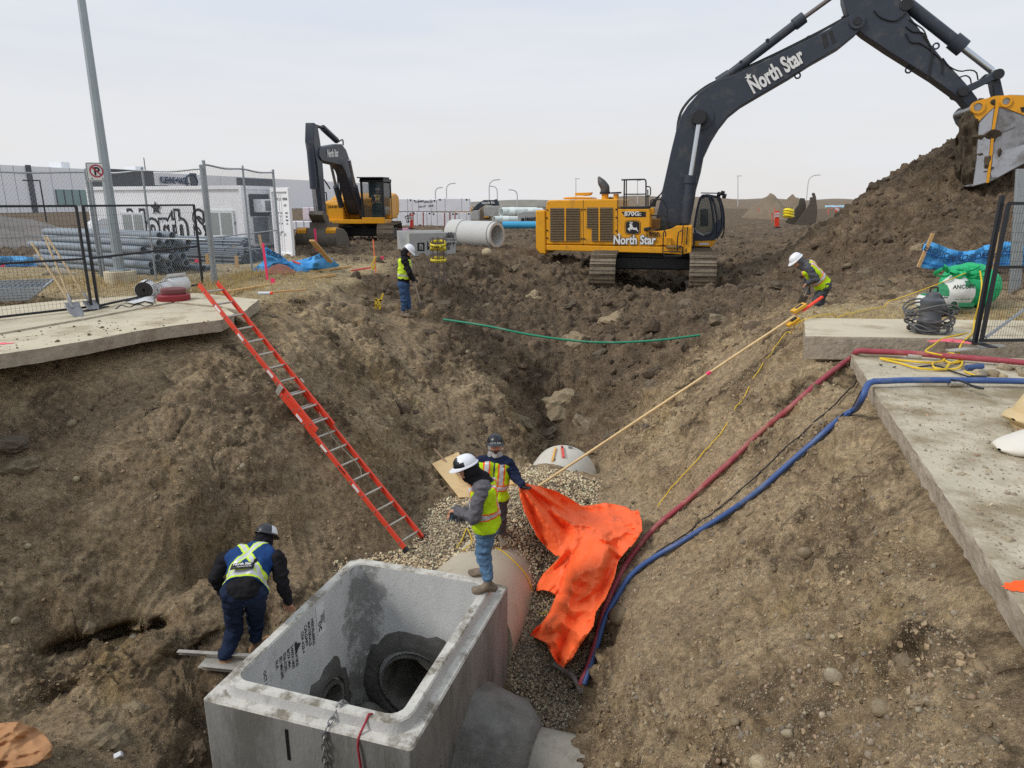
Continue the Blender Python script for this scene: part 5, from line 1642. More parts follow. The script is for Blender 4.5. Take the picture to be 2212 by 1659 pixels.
def cross_vest(x,y,z):
 """navy vest: lime-edged silver X on the back, belt low down"""
 m=np.zeros(len(x))
 belt=(z>.05)&(z<.25);m[belt]=2;m[(z>.09)&(z<.21)]=1
 bk=y<.02
 for s in(-1,1):
  d=ab((x*s)-(z-.60)*.40)*.93
  m[bk&(d<.046)&(z>.15)]=2
  m[bk&(d<.024)&(z>.15)]=1
 fr=(~bk)&(ab(ab(x)-.1)<.045)&(z>.25);m[fr]=2
 m[(~bk)&(ab(ab(x)-.1)<.024)&(z>.25)]=1
 return m
def harness(x,y,z):
 """black jacket with lime and silver bands"""
 m=np.zeros(len(x))
 belt=(z>.18)&(z<.46);m[belt]=2;m[(z>.28)&(z<.36)]=1
 m[(ab(x)>.17)&(z>.4)]=2
 for s in(-1,1):
  d=ab((x*s)-(z-.62)*.34)*.94
  m[(y<.02)&(d<.065)&(z>.4)]=2
  m[(y<.02)&(d<.020)&(z>.4)]=1
 fr=(y>=.02)&(ab(ab(x)-.1)<.07)&(z>.4);m[fr]=2
 m[(y>=.02)&(ab(ab(x)-.1)<.02)&(z>.4)]=1
 return m
gy1=6.62
aL=Py(487,1432,6.62);aR=Py(556,1392,7.0)
J=dict(pel=Py(527,1268,6.72),neck=Py(554,1186,7.24),head=Py(574,1160,7.38),face=V3(.25,.75,-.62),hup=V3(.1,.55,.8),sL=Py(488,1207,7.08),sR=Py(600,1205,7.06),eL=Py(464,1246,6.92),wL=Py(484,1284,7.12),eR=Py(609,1258,6.94),wR=Py(623,1298,6.99),gR=Py(630,1335,7.0),hL=Py(503,1282,6.70),hR=Py(552,1284,6.74),kL=Py(506,1362,6.86),kR=Py(552,1342,7.05),aL=aL,aR=aR,tL=V3(.25,1,0),tR=V3(.5,.9,0))
r1_,f1_=person('worker in navy vest with silver cross bending over the manhole rim',J,BLKC,JEAND,BOOTT,BLKC,SKIN,([NAVYV,SILV,LIMET,BLK],cross_vest,.02),(HATG,HATW,lambda x,y,z:1 if(x>.07 and y>-.05)else 0,.0),None,curl=.15,spread=1.35)
O_=J['pel']+f1_['up']*.075-f1_['fw']*.168
mb=MB();Rm=Matrix((f1_['rt'],f1_['fw'],f1_['up'])).transposed()
rows=[]
tl_=(J['neck']-J['pel']).length
for j in range(3):
 row=[]
 for i in range(9):
  xx=-.125+.25*i/8
  row.append(J['pel']+f1_['up']*(tl_*.10+.03+.085*j/2)+f1_['rt']*xx-f1_['fw']*(.198-2.2*max(0,abs(xx)-.045)**2))
 rows.append(row)
pt_=mb.grid(rows).build('back_patch',BLET,r1_,smooth=180,fix=False,solid=.006)
pc_=J['pel']+f1_['up']*(tl_*.10+.072)-f1_['fw']*.207
text_mesh('print','North Star',WLET,pt_,pc_,f1_['rt'],f1_['up'],.05,.03,.001,xs=.9)
text_mesh('print','CONTRACTING INC.',WLET,pt_,pc_-f1_['up']*.028+f1_['rt']*.03,f1_['rt'],f1_['up'],.017,.02,.001)
def star(c,X,Y,r,mtl,parent,nm='star'):
 Z_=Vector(X).cross(Vector(Y)).normalized()
 mb=MB()
 vs=[]
 for k in range(10):
  a=math.radians(90+36*k);q=r if k%2==0 else r*.42
  vs.append(Vector(c)+Vector(X)*q*math.cos(a)+Vector(Y)*q*math.sin(a))
 mb.add([Vector(c)]+vs,[(0,1+k,1+(k+1)%10)for k in range(10)])
 return mb.build(nm,mtl,parent,smooth=None,fix=False)
star(J['head']+f1_['hu']*.095-f1_['hf']*.115-f1_['hr']*.02,f1_['hr'],(f1_['hu']*.8+f1_['hf']*.6).normalized(),.032,WLET,r1_)
gb=Py(628,1332,6.96)
zt2=ZT
aN=Pz(1046,1276,zt2)+V3(.05,.0,.085);aF=Pz(1034,1247,zt2)+V3(.08,.02,.085)
yc=7.55
J=dict(pel=Py(1052,1128,yc),neck=Py(1040,1040,yc+.0),head=Py(1007,1009,yc-.02),face=V3(-.92,-.1,-.32),hup=V3(-.3,0,.95),sL=Py(1040,1058,yc-.20),sR=Py(1043,1047,yc+.20),eL=Py(1022,1118,yc-.27),eR=Py(1020,1108,yc+.25),wL=Py(990,1102,yc-.10),wR=Py(985,1103,yc+.10),gL=Py(968,1104,yc-.06),gR=Py(970,1112,yc+.08),hL=Py(1050,1138,yc-.095),hR=Py(1054,1134,yc+.095),kL=Py(1044,1198,yc-.10),kR=Py(1042,1190,yc+.08),aL=aN,aR=aF,tL=V3(-.95,-.3,0),tR=V3(-1,.1,0))
r2_,f2_=person('worker in lime vest and white hard hat standing on the manhole rim',J,GREYH,JEANB,BOOTG,BLKC,SKIN,([LIME,SILV,ORF,GREYP],hv_vest,-.05),(HATW,HATK,lambda x,y,z:1 if(y>.06 or(x<-.02 and y>.0 and z<.07))else 0,.0),None,curl=.8)
vb=J['pel']+f2_['rt']*.0-f2_['fw']*.185
text_mesh('vest_print','North Star',BLET,r2_,J['pel']+f2_['up']*.02-f2_['fw']*.198,f2_['rt'],f2_['up'],.075,.03,.002,xs=.8)
gl=empty('work_glove',Py(972,1118,yc-.05),'blue-grey work gloves held by the worker standing on the rim','gloves')
for k,(du,dv,dy)in enumerate(((0,0,-.06),(16,4,.05))):
 FG=Field(.012)
 c0=Py(982+du,1100+dv,yc+dy)
 FG.cap(c0,c0+V3(-.02,0,-.07),.035,.038,0)
 for j in range(4):
  b0=c0+V3(-.045+j*.022,0,-.075)
  FG.cap(b0,b0+V3(-.02+.008*j,-.01*(j%2),-.075),.013,.010,0)
 FG.cap(c0+V3(.03,0,-.03),c0+V3(.05,-.01,-.085),.014,.011,0)
 V,Fq,vm=FG.mesh(.008)
 body_mesh('glove',V,Fq,vm,[GLOVE if k==0 else GREYH],gl)
yc=9.15
gnd=H(-.1,9.2)
J=dict(pel=Py(1064,1072,yc),neck=Py(1069,990,yc+.02),head=Py(1070,960,yc-.03),face=V3(.05,-.99,-.08),hup=V3(0,-.08,.99),sL=Py(1096,1000,yc),sR=Py(1040,1000,yc),eL=Py(1114,1030,yc-.05),eR=Py(1030,1040,yc+.02),wL=Py(1126,1047,yc-.18),wR=Py(1035,1078,yc-.06),gL=Py(1140,1056,yc-.2),hL=Py(1079,1080,yc),hR=Py(1052,1080,yc),kL=Py(1080,1120,yc-.03),kR=Py(1055,1122,yc-.02),aL=Py(1082,1160,yc-.0),aR=Py(1052,1162,yc+.02),tL=V3(.3,-1,0),tR=V3(-.3,-1,0))
r3_,f3_=person('worker in lime vest and black hard hat holding up the orange tarpaulin',J,NAVY,GREYP,BOOTG,LGREY,SKIN,([LIME,SILV,ORF,GREYP],hv_vest,-.02),(HATK,HATG,None,-.22),GLOVK,beard=True,curl=.9)
text_mesh('hat_print','North Star',WLET,r3_,J['head']+f3_['hu']*.075+f3_['hf']*.142,-f3_['hr'],f3_['hu'],.032,.03,.001)
c4=Pt(876,683,0);yc=c4.y
gz4=c4.z
def at4(u,v,dy=0):return Py(u,v,yc+dy)
J=dict(pel=at4(872,611),neck=at4(876,556),head=at4(883,541),face=V3(.75,-.25,-.6),hup=V3(.5,0,.85),sL=at4(878,563,.19),sR=at4(873,563,-.19),eL=at4(884,588,.22),eR=at4(884,588,-.22),wL=at4(893,603,.10),wR=at4(892,603,-.10),gL=at4(900,606,.06),gR=at4(899,607,-.06),hL=at4(874,615,.09),hR=at4(870,615,-.09),kL=at4(880,647,.07),kR=at4(873,648,-.09),aL=at4(884,672,.05),aR=at4(872,677,-.09),tL=V3(1,-.1,0),tR=V3(.95,-.45,0))
person('worker in black jacket with lime bands standing with a shovel on the left bank',J,BLKC,JEANM,BOOTG,BLKC,SKIN,([BLKC,SILV,LIMET,BLK],harness,.08),(HATW,HATW,None,.05),GLOVK,h=.012,curl=.9)
sh4=empty('shovel',at4(910,661),'long handled shovel held by the worker on the left bank','shovel')
MB().tube([at4(891,598,-.02),at4(908,655,-.05)],.022,8).build('handle',mat('grey_handle',S(160,146,128),.8),sh4,smooth=60)
MB().bar(at4(907,653,-.05),at4(912,668,-.05),.2,.03,(0,1,0)).build('blade',MUDSTEEL,sh4,bev=.01)
yc=14.75
def at5(u,v,dy=0):return Py(u,v,yc+dy)
J=dict(pel=at5(1779,613),neck=at5(1738,573),head=at5(1721,562),face=V3(-.75,-.15,-.65),hup=V3(-.65,0,.75),sL=at5(1747,582,-.19),sR=at5(1747,574,.19),eL=at5(1762,602,-.25),eR=at5(1745,605,.2),wL=at5(1746,611,-.18),wR=at5(1744,634,.05),gL=at5(1738,616,-.15),gR=at5(1741,641,.02),hL=at5(1779,620,-.09),hR=at5(1782,616,.09),kL=at5(1764,648,-.10),kR=at5(1772,648,.1),aL=at5(1770,690,-.1),aR=at5(1782,690,.1),tL=V3(-1,-.2,0),tR=V3(-1,.1,0))
person('worker in lime vest and white hard hat digging bent over beside the right kerb',J,GREYP,GREYP,BOOTK,GREYH,SKIN,([LIME,SILV,ORF,GREYP],hv_vest,-.03),(HATW,HATW,None,.0),None,h=.012,curl=1.0)
sh5=empty('shovel',at5(1734,646),'short handled shovel in the hands of the worker digging on the right','shovel')
MB().tube([at5(1752,606,-.2),at5(1738,640,-.05)],.018,8).build('handle',mat('grey_handle',S(160,146,128),.8),sh5,smooth=60)
MB().bar(at5(1738,638,-.05),at5(1730,656,-.02),.18,.02,(0,1,0)).build('blade',MUDSTEEL,sh5,bev=.01)
# -------------------------- large excavator (seen from its right side)
EC=Vector((5.5,27.3,-1.22))
ED=Vector((math.cos(math.radians(16)),-math.sin(math.radians(16)),0));ES=Vector((-math.sin(math.radians(16)),-math.cos(math.radians(16)),0))
B3=zc(1250,380,3.687);B4=zc(1550,0,2.3284)
def E(u,v,off):return Ppl(u,v,EC+ES*off,ES)
def Ecrop(B,off):
 """crop coordinate -> point on the plane at that side offset, shifted sideways by extrusion"""
 def fn(a,b,c):
  return E(*B(a,b),off)+ES*(c-off)
 return fn
ex=empty('excavator',EC,'large yellow excavator with black boom reaching its bucket to the spoil heap','excavator')
GRIL=mat('grille_brown',S(110,92,66),.6,.1,var=.15,scale=12,dirt=S(80,70,56),damt=.5,dscale=8)
def eprism(name,pts,B,off,c0,c1,mtl,parent=None,bev=.02,smooth=30):
 mb=MB();mb.prism([(a,-b)for a,b in pts],lambda a,b,c:Ecrop(B,off)(a,-b,c),c0,c1)
 return mb.build(name,mtl,parent or ex,bev=bev,smooth=smooth)
R_=1.72
eprism('counterweight',[(212,492),(300,488),(306,890),(250,884),(213,832)],B3,R_,R_+.02,-1.7,YEL,bev=.06)
hood=eprism('engine_hood',[(308,800),(306,440),(312,412),(335,400),(955,388),(955,806)],B3,R_,R_,-1.55,YEL,bev=.05)
base_=eprism('main_frame',[(308,803),(1500,822),(1545,830),(1540,892),(1360,880),(310,852)],B3,R_,R_+.03,-1.4,YEL,bev=.03)
side2=eprism('side_cover',[(953,482),(1230,480),(1240,505),(1238,818),(953,808)],B3,R_,R_+.01,.6,YEL,bev=.02)
eprism('cover_top',[(975,458),(1222,455),(1222,478),(975,480)],B3,R_,R_,.6,BLK,bev=.01)
tank=eprism('tool_box',[(1200,690),(1345,680),(1430,662),(1470,636),(1618,632),(1618,822),(1500,824),(1500,806),(1372,806),(1205,818)],B3,R_,R_-.02,.65,YEL,bev=.02)
step=eprism('step',[(1372,740),(1432,738),(1432,806),(1372,806)],B3,R_,R_+.12,R_-.2,YEL,bev=.01)
eprism('step',[(1385,806),(1525,806),(1525,826),(1385,826)],B3,R_,R_+.16,R_-.2,mat('step_tread',S(150,124,78),.7,.2,var=.2,scale=20),bev=.005)
eprism('platform_front',[(1543,640),(1618,634),(1612,872),(1543,888)],B3,R_,R_+.035,R_-.5,YEL,bev=.02)
for k in range(3):
 eprism('vent',[(1562,838+k*10),(1574,836+k*10),(1574,843+k*10),(1562,845+k*10)],B3,R_,R_+.04,R_+.02,BLK,bev=0)
def grille(x0,x1,y0,y1,div,n,notch=None):
 rt=eprism('grille',[(x0,y0),(x1,y0),(x1,y1),(x0,y1)]if not notch else[(x0,y0),(x1,y0),(x1,y1),(notch[0],y1),(notch[0],notch[1]),(x0,notch[1])],B3,R_,R_+.012,R_-.02,mat('grille_dark',S(56,46,34),.8),bev=0)
 h=(y1-y0)/n
 for i in range(n):
  y=y0+h*(i+.5)
  xa=notch[0]if notch and y>notch[1]else x0
  for a,b in((xa,div-7),(div+7,x1)):
   if b-a<12:continue
   mb=MB()
   q=[E(*B3(a,y-h*.42),R_),E(*B3(b,y-h*.42),R_),E(*B3(b,y+h*.30),R_),E(*B3(a,y+h*.30),R_)]
   vs=[q[0]+ES*.018,q[1]+ES*.018,q[2]+ES*.055,q[3]+ES*.055,q[3]+ES*.018,q[2]+ES*.018]
   mb.add(vs,[(0,1,2,3),(3,2,5,4),(0,3,4),(1,5,2)])
   mb.build('slat',GRIL,rt,smooth=None,fix=False)
 eprism('divider',[(div-7,y0),(div+7,y0),(div+7,y1),(div-7,y1)],B3,R_,R_+.06,R_,YEL,rt,bev=.005)
grille(345,610,470,770,482,20)
grille(675,906,466,770,788,20,(718,650))
for x in(641,951):
 eprism('door_seam',[(x-2,400),(x+2,400),(x+2,804),(x-2,804)],B3,R_,R_+.006,R_-.01,BLK,hood,bev=0)
for x,y in((316,488),(314,560),(316,672),(318,742),(628,484),(656,484),(626,748),(652,748),(938,482),(940,556),(938,678),(932,750)):
 p=E(*B3(x,y),R_)
 MB().cyl(p,p+ES*.03,.03,n=10).build('latch',BLK,hood,smooth=None)
eprism('hood_cover',[(440,392),(455,374),(560,370),(690,372),(708,390)],B3,R_,R_-.3,R_-1.6,YEL,bev=.03)
eprism('top_box',[(562,358),(562,334),(708,330),(690,356),(640,362)],B3,R_-.4,R_-.5,R_-1.0,YEL,bev=.01)
p=E(*B3(838,392),1.0)
MB().cyl(p,E(*B3(838,345),1.0),.13,n=20).build('exhaust_base',YEL,ex,smooth=40)
MB().cyl(E(*B3(838,346),1.0),E(*B3(838,326),1.0),.2,n=20).build('exhaust_collar',BLK,ex,smooth=40)
EXH=mat('exhaust_steel',S(84,80,80),.55,.3,var=.15)
ep=[E(*B3(a,b),1.0)for a,b in((836,330),(838,300),(836,285),(825,268),(806,240),(790,212),(778,190))]
MB().tube(resample(ep,14),[.17]*5+[.165,.16,.155,.15,.13,.11,.085,.06,.03],16).build('exhaust_stack',EXH,ex,smooth=60)
MB().cyl(E(*B3(937,392),1.0),E(*B3(937,345),1.0),.1,n=16).build('intake_neck',YEL,ex,smooth=40)
MB().cyl(E(*B3(937,342),1.0),E(*B3(937,328),1.0),.2,n=18).build('intake_cap',BLK,ex,smooth=40)
def rails(pts,r,off,nm='handrail',B=B3,mtl=BLK,n=None):
 q=[E(*B(a,b),off)for a,b in pts]
 return MB().tube(resample(q,n)if n else q,r,8).build(nm,mtl,ex,smooth=60)
rails([(985,218),(1190,213),(1203,220),(1206,245),(1206,455)],.027,1.6)
rails([(1012,218),(1008,455)],.027,1.6);rails([(1030,218),(1028,455)],.022,.9)
rails([(1008,348),(1206,346)],.022,1.6)
rails([(1206,278),(1238,280),(1247,295),(1247,350),(1230,366),(1210,364)],.022,1.6)
rails([(1222,305),(1225,455)],.022,1.6)
rails([(1246,470),(1250,405),(1262,396),(1345,394),(1372,420),(1398,470),(1394,670)],.026,1.3)
rails([(1244,540),(1396,541)],.02,1.3)
rails([(1385,735),(1382,690),(1375,670),(1362,700),(1358,870),(1366,895),(1385,904),(1520,904),(1534,880),(1534,832),(1522,815),(1500,818)],.022,1.95)
rails([(1486,870),(1490,740),(1500,688),(1535,672)],.022,1.95)
rails([(1368,862),(1530,868)],.018,1.95)
rails([(1528,800),(1540,640),(1548,600),(1562,595)],.02,1.8);rails([(1570,800),(1580,640)],.02,1.8)
fw_=eprism('rear_guard',[(1246,560),(1398,556),(1398,668),(1246,676)],B3,.9,.9,.86,GLASS,bev=0)
eprism('pedestal',[(1250,570),(1330,566),(1330,660),(1250,668)],B3,.8,.8,.2,YEL,bev=.03)
eprism('pump_block',[(1290,600),(1400,590),(1520,610),(1520,690),(1290,690)],B3,.6,.6,-.9,BLK,bev=.03)
eprism('swing_drum',[(1240,700),(1640,700),(1640,830),(1240,830)],B3,.6,.6,-1.0,BLK,bev=.03)
eprism('work_lamp',[(1240,470),(1278,470),(1278,530),(1240,530)],B3,1.4,1.4,1.1,YEL,bev=.02)
eprism('camera_bracket',[(1186,650),(1250,640),(1250,672),(1190,680)],B3,1.8,1.85,1.6,BLK,bev=.02)
for k in range(5):
 rails([(1255+k*8,460),(1268+k*7,410),(1300+k*6,380-k*4),(1350+k*6,330-k*6),(1375+k*5,240)],.024,.3,'hydraulic_hose',n=14,mtl=RUB)
bo=[(150,1115),(165,1040),(205,860),(243,705),(265,655),(300,600),(370,520),(470,455),(560,425),(760,335),(980,225),(1100,165),(1190,105),(1235,82),(1262,76),(1288,90),(1302,122),(1298,150),(1265,186),(1165,268),(1000,362),(880,440),(700,545),(600,604),(530,660),(475,730),(432,800),(388,895),(372,980),(345,1080),(330,1180),(300,1300),(240,1340),(170,1320),(120,1240)]
boom=eprism('boom',bo,B4,.36,.36,-.36,CHAR,bev=.03)
bf=[(158,1115),(172,1042),(212,862),(250,708),(272,660),(305,606),(374,528),(472,463),(562,433),(762,344),(982,234),(1102,174),(1195,114),(1240,92),(1262,88),(1280,98),(1290,122),(1286,146),(1256,178),(1160,256),(995,350),(875,428),(695,533),(595,592),(523,650),(467,722),(424,794),(380,890),(362,980),(335,1080),(320,1180),(292,1290),(240,1326),(175,1306),(130,1240)]
mb=MB();mb.prism([(a,-b)for a,b in bo],lambda a,b,c:Ecrop(B4,.36)(a,-b,c),.40,.33)
def bar4(p,q,w0,off,mtl,nm,th=.3):
 return None
def cyl4(B,a,b,r,off,mtl,nm,parent=None,n=18,r1=None):
 return MB().cyl(E(*B(*a),off),E(*B(*b),off),r,r1,n=n).build(nm,mtl,parent or ex,smooth=40)
def pin4(B,a,r,o0,o1,mtl,nm,parent=None):
 p=E(*B(*a),.36)
 return MB().cyl(p+ES*(o0-.36),p+ES*(o1-.36),r,n=24).build(nm,mtl,parent or ex,smooth=40,bev=.01)
pin4(B4,(1262,122),.24,.44,-.44,CHAR,'boom_pin',boom);pin4(B4,(1262,122),.12,.48,-.48,BLK,'boom_pin',boom)
pin4(B4,(378,668),.44,.40,-.40,CHAR,'cylinder_boss',boom);pin4(B4,(366,672),.28,.62,-.62,BLK,'cylinder_pin',boom)
eprism('wear_plate',[(1060,200),(1088,185),(1104,262),(1076,278)],B4,.36,.365,.34,BLK,boom,bev=0)
eprism('wear_plate',[(1100,182),(1122,172),(1146,240),(1124,254)],B4,.36,.365,.34,BLK,boom,bev=0)
for off in(.58,-.58):
 cyl4(B3,(1560,610),(1608,205),.19,off,CHAR,'lift_cylinder')
 cyl4(B3,(1601,250),(1609,178),.23,off,CHAR,'cylinder_head')
 a=E(*B3(1609,180),off);b=E(*B4(366,690),off)
 MB().cyl(a,b,.095,n=16).build('lift_rod',CHROME,ex,smooth=40)
 pin4(B4,(366,672),.25,off+.13,off-.13,BLK,'rod_eye')
cyl4(B4,(500,452),(945,112),.15,.0,CHAR,'arm_cylinder');cyl4(B4,(905,142),(962,98),.2,.0,CHAR,'cylinder_head')
cyl4(B4,(950,108),(1250,-110),.075,.0,mat('oily_rod',S(120,112,108),.3,.6),'arm_rod')
cyl4(B4,(470,470),(540,425),.2,.0,CHAR,'cylinder_foot')
for dx_h in(0,1):
 q=[(238-dx_h*6,900),(250-dx_h*6,690),(300-dx_h*8,585),(400,500-dx_h*8),(540,432-dx_h*8),(760,330-dx_h*8),(900,262-dx_h*8),(1060,180-dx_h*8),(1180,112-dx_h*6),(1240,78-dx_h*4),(1300,80),(1330,130),(1380,215),(1460,225),(1530,160),(1560,110)]
 rails(q,.028,.1-dx_h*.25,'hydraulic_hose',B4,RUB,60)
for a,b in(((560,440),(556,420)),((820,318),(812,296)),((990,222),(984,205)),((750,222),(758,240)),((605,345),(600,360)),((1190,110),(1182,92))):
 cyl4(B4,a,b,.06,.1,BLK,'hose_clamp',n=8)
so=[(1180,-160),(1185,0),(1205,70),(1265,165),(1300,196),(1440,290),(1700,452),(1860,568),(1912,632),(1940,610),(1950,560),(1905,500),(1850,438),(1740,322),(1640,195),(1545,62),(1500,-30),(1460,-180),(1330,-230)]
stick=eprism('stick',so,B4,.32,.32,-.32,CHAR,bev=.03)
cyl4(B4,(1556,30),(1850,262),.2,.0,CHAR,'bucket_cylinder');cyl4(B4,(1808,228),(1868,276),.27,.0,CHAR,'cylinder_head')
cyl4(B4,(1855,266),(2030,402),.105,.0,CHROME,'bucket_rod')
pin4(B4,(1545,22),.2,.36,-.36,BLK,'cylinder_pin',stick)
def link4(pts,c0,c1,nm,off=.36):
 return eprism(nm,pts,B4,off,c0,c1,CHAR,bev=.03)
for sgn in(1,-1):
 link4([(1846,540),(1842,515),(1860,498),(2000,435),(2040,398),(2075,396),(2086,425),(2070,452),(2030,460),(1890,530),(1872,552)],sgn*.42+.07,sgn*.42-.07,'tipping_link')
link4([(2040,420),(2085,410),(2092,450),(2112,540),(2108,585),(2072,590),(2050,520),(2040,470)],.2,-.2,'bucket_link')
pin4(B4,(1862,522),.15,.52,-.52,BLK,'link_pin');pin4(B4,(2060,425),.16,.52,-.52,BLK,'link_pin')
for q in([(1750,330),(1790,380),(1850,405),(1900,398),(1940,410),(1950,455)],[(1845,440),(1880,430),(1905,445),(1912,478)],[(1640,200),(1690,290),(1680,370),(1665,450)],[(1690,290),(1745,350),(1745,420)],[(1540,150),(1580,180),(1640,190),(1690,280)],[(1360,60),(1400,100),(1480,118),(1540,70)],[(1560,110),(1600,140),(1640,170),(1660,215)],[(1540,190),(1570,240),(1620,245),(1690,290)]):
 rails(q,.022,.35,'hydraulic_hose',B4,RUB,14)
for x,y in((1555,398),(925,430),(1712,262)):
 p=E(*B4(x,y),.0);x_,y_,z_=basis(ES)
 MB().tube([p+(x_*math.cos(a)+y_*math.sin(a))*.09 for a in np.linspace(0,2*math.pi,11)],.03,6,False).build('lifting_eye',CHAR,stick if x>1000 else boom,smooth=60)
bs=[(1918,625),(1930,595),(1952,572),(2050,545),(2130,540),(2310,545),(2420,600),(2445,700),(2400,810),(2212,930),(2062,1012),(2000,1040),(1922,1058),(1938,950),(1950,800),(1957,692),(1935,668)]
BUK=mat('bucket_steel',S(150,151,155),.5,.35,var=.14,scale=2.5,dirt=S(92,84,76),damt=.85,dscale=1.2,dlo=.47)
bk_=eprism('bucket',bs,B4,1.0,1.0,.95,BUK,bev=.01)
eprism('side_plate',bs,B4,1.0,-.95,-1.0,BUK,bk_,bev=.01)
shell=[(2130,542),(2310,547),(2418,602),(2442,700),(2398,808),(2212,928),(2062,1010),(2000,1038),(1922,1056)]
mb=MB();rows=[]
for c in(.95,-.95):
 rows.append([Ecrop(B4,1.0)(a,b,c)for a,b in shell])
mb.grid(rows);mb.build('shell',BUK,bk_,smooth=50,solid=.06)
eprism('ear',[(1918,625),(1930,595),(1952,572),(2050,545),(2130,540),(2330,548),(2330,640),(2212,655),(2120,620),(2050,602),(1985,660),(1955,690),(1935,668)],B4,1.03,1.04,.99,YEL,bk_,bev=.01)
eprism('rib',[(2050,602),(2068,604),(2044,740),(2030,900),(2012,1038),(1998,1040),(2018,860),(2030,730)],B4,1.03,1.05,.99,YEL,bk_,bev=.005)
eprism('edge_plate',[(1960,700),(2040,612),(2020,800),(1998,1036),(1924,1056),(1940,950),(1952,800)],B4,1.02,1.025,.99,mat('bright_wear_plate',S(176,178,184),.42,.35,var=.08,dirt=S(104,97,90),damt=.7,dscale=1.8,dlo=.51),bk_,bev=.004)
eprism('wear_panel',[(2036,880),(2212,822),(2380,760),(2392,800),(2212,926),(2062,1008),(2030,1010),(2022,990)],B4,1.02,1.03,.99,MATS['bright_wear_plate'],bk_,bev=.006)
eprism('nameplate',[(2066,738),(2152,702),(2160,722),(2072,756)],B4,1.02,1.03,.99,BUK,bk_,bev=.01)
for a,b,r in((1948,610,.2),(2108,577,.17)):
 p=E(*B4(a,b),1.03)
 MB().pipe(p-ES*.08,p+ES*.06,r,r*.62,24).build('pin_boss',YEL,bk_,smooth=40)
 MB().cyl(p-ES*2.1,p+ES*.03,r*.55,n=18).build('bucket_pin',STEEL,bk_,smooth=40)
eprism('slot',[(2190,610),(2260,600),(2260,630),(2200,640)],B4,1.05,1.05,1.0,BLK,bk_,bev=.01)
FE=Field(.25)
for a,b,r,o in((1990,720,.75,.2),(1935,800,.42,.5),(1930,760,.35,.3),(1960,900,.6,.3),(1945,960,.45,.5),(1975,820,.7,-.4),(1965,950,.6,-.5),(1920,1010,.35,.1),(2040,800,.8,0)):
 p=E(*B4(a,b),0)+ES*o
 FE.cap(p,p+Vector((.05,0,.05)),r,r,0)
V,Fq,vm=FE.mesh(.06)
V=V.astype(np.float32)
V+=(vnoise(V,.5,3)*.26+(1-2*np.abs(vnoise(V,.3,6)))*.14+vnoise(V,.22,4)*.14+vnoise(V,.12,5)*.1)[:,None]*np.array([-.6,-.6,.5],np.float32)
me=bpy.data.meshes.new('spilled_earth');me.from_pydata(V.tolist(),[],Fq.tolist())
EARTH=mat('dark_earth',S(88,78,66),.97,var=.3,scale=2.5,bump=1.0,bscale=9,spec=.1)
o=link_mesh('spilled_earth',me,None,[EARTH],None,30)
tag(o,'dark earth sliding out of the large excavator bucket','earth',kind='stuff')
def cabp(pts,c0,c1,mtl,nm,bev=.02,off=-.75,parent=None):return eprism(nm,pts,B3,off,c0,c1,mtl,parent,bev=bev)
NAVYP=mat('cab_navy',S(44,52,66),.4,var=.06,dirt=S(90,88,84),damt=.3,dlo=.58)
cab=cabp([(1632,768),(1640,640),(1660,690),(1720,720),(1800,690),(1832,600),(1888,560),(1893,640),(1842,745),(1800,768)],-.75,-1.8,NAVYP,'cab')
cabp([(1690,372),(1712,350),(1760,345),(1850,362),(1858,382),(1800,378),(1740,372),(1712,390)],-.72,-1.83,NAVYP,'cab_roof',parent=cab)
cabp([(1640,640),(1690,380),(1712,372),(1740,372),(1800,378),(1850,384),(1888,500),(1890,560),(1832,600),(1800,690),(1720,720),(1660,690)],-1.78,-1.79,GLASS,'rear_window',bev=0,parent=cab)
for pts in([(1640,650),(1665,500),(1692,390),(1715,360),(1745,356),(1775,372),(1792,420),(1812,540),(1815,640),(1795,700),(1740,722)],[(1800,372),(1830,470),(1850,620),(1842,745)],[(1852,370),(1884,470),(1893,640),(1842,745)]):
 rails(pts,.045,-.74,'cab_pillar',n=24,mtl=NAVYP)
 if pts[0][0]>1700:rails(pts,.045,-1.8,'cab_pillar',n=24,mtl=NAVYP)
cabp([(1645,660),(1668,500),(1695,392),(1716,366),(1745,362),(1772,376),(1788,420),(1808,540),(1810,640),(1790,692),(1735,712)],-.755,-.765,GLASS,'side_window',bev=0,parent=cab)
cabp([(1806,380),(1850,376),(1882,470),(1890,636),(1845,735),(1852,620),(1832,470)],-.755,-.765,GLASS,'side_window',bev=0,parent=cab)
cabp([(1690,480),(1765,480),(1765,640),(1690,640)],-1.1,-1.6,BLK,'seat',bev=.05,parent=cab)
cabp([(1622,768),(1838,765),(1800,820),(1622,816)],-.72,-1.8,YEL,'cab_base',parent=cab)
cabp([(1680,785),(1770,783),(1770,802),(1680,804)],-.71,-.73,WLET,'sticker',bev=0,parent=cab)
for a,b in((1848,345),(1880,335),(1896,360)):
 p=E(*B3(a,b),-.8)
 MB().cyl(p,p+Vector((.12,-.05,-.03)),.09,n=14).build('work_light',BLK,cab,smooth=40)
rails([(1700,336),(1845,338),(1880,345)],.02,-.8)
rails([(1868,372),(1895,450),(1910,560),(1905,700),(1880,742)],.03,-.75,'mirror_arm',n=16)
TH=Vector((.21,.978,0)).normalized();TSd=Vector((TH.y,-TH.x,0))
TRK=mat('track_steel',S(132,118,100),.55,.25,var=.25,scale=5,dirt=S(104,92,76),damt=.85,dscale=3.5,dlo=.42,bump=.5,bscale=20)
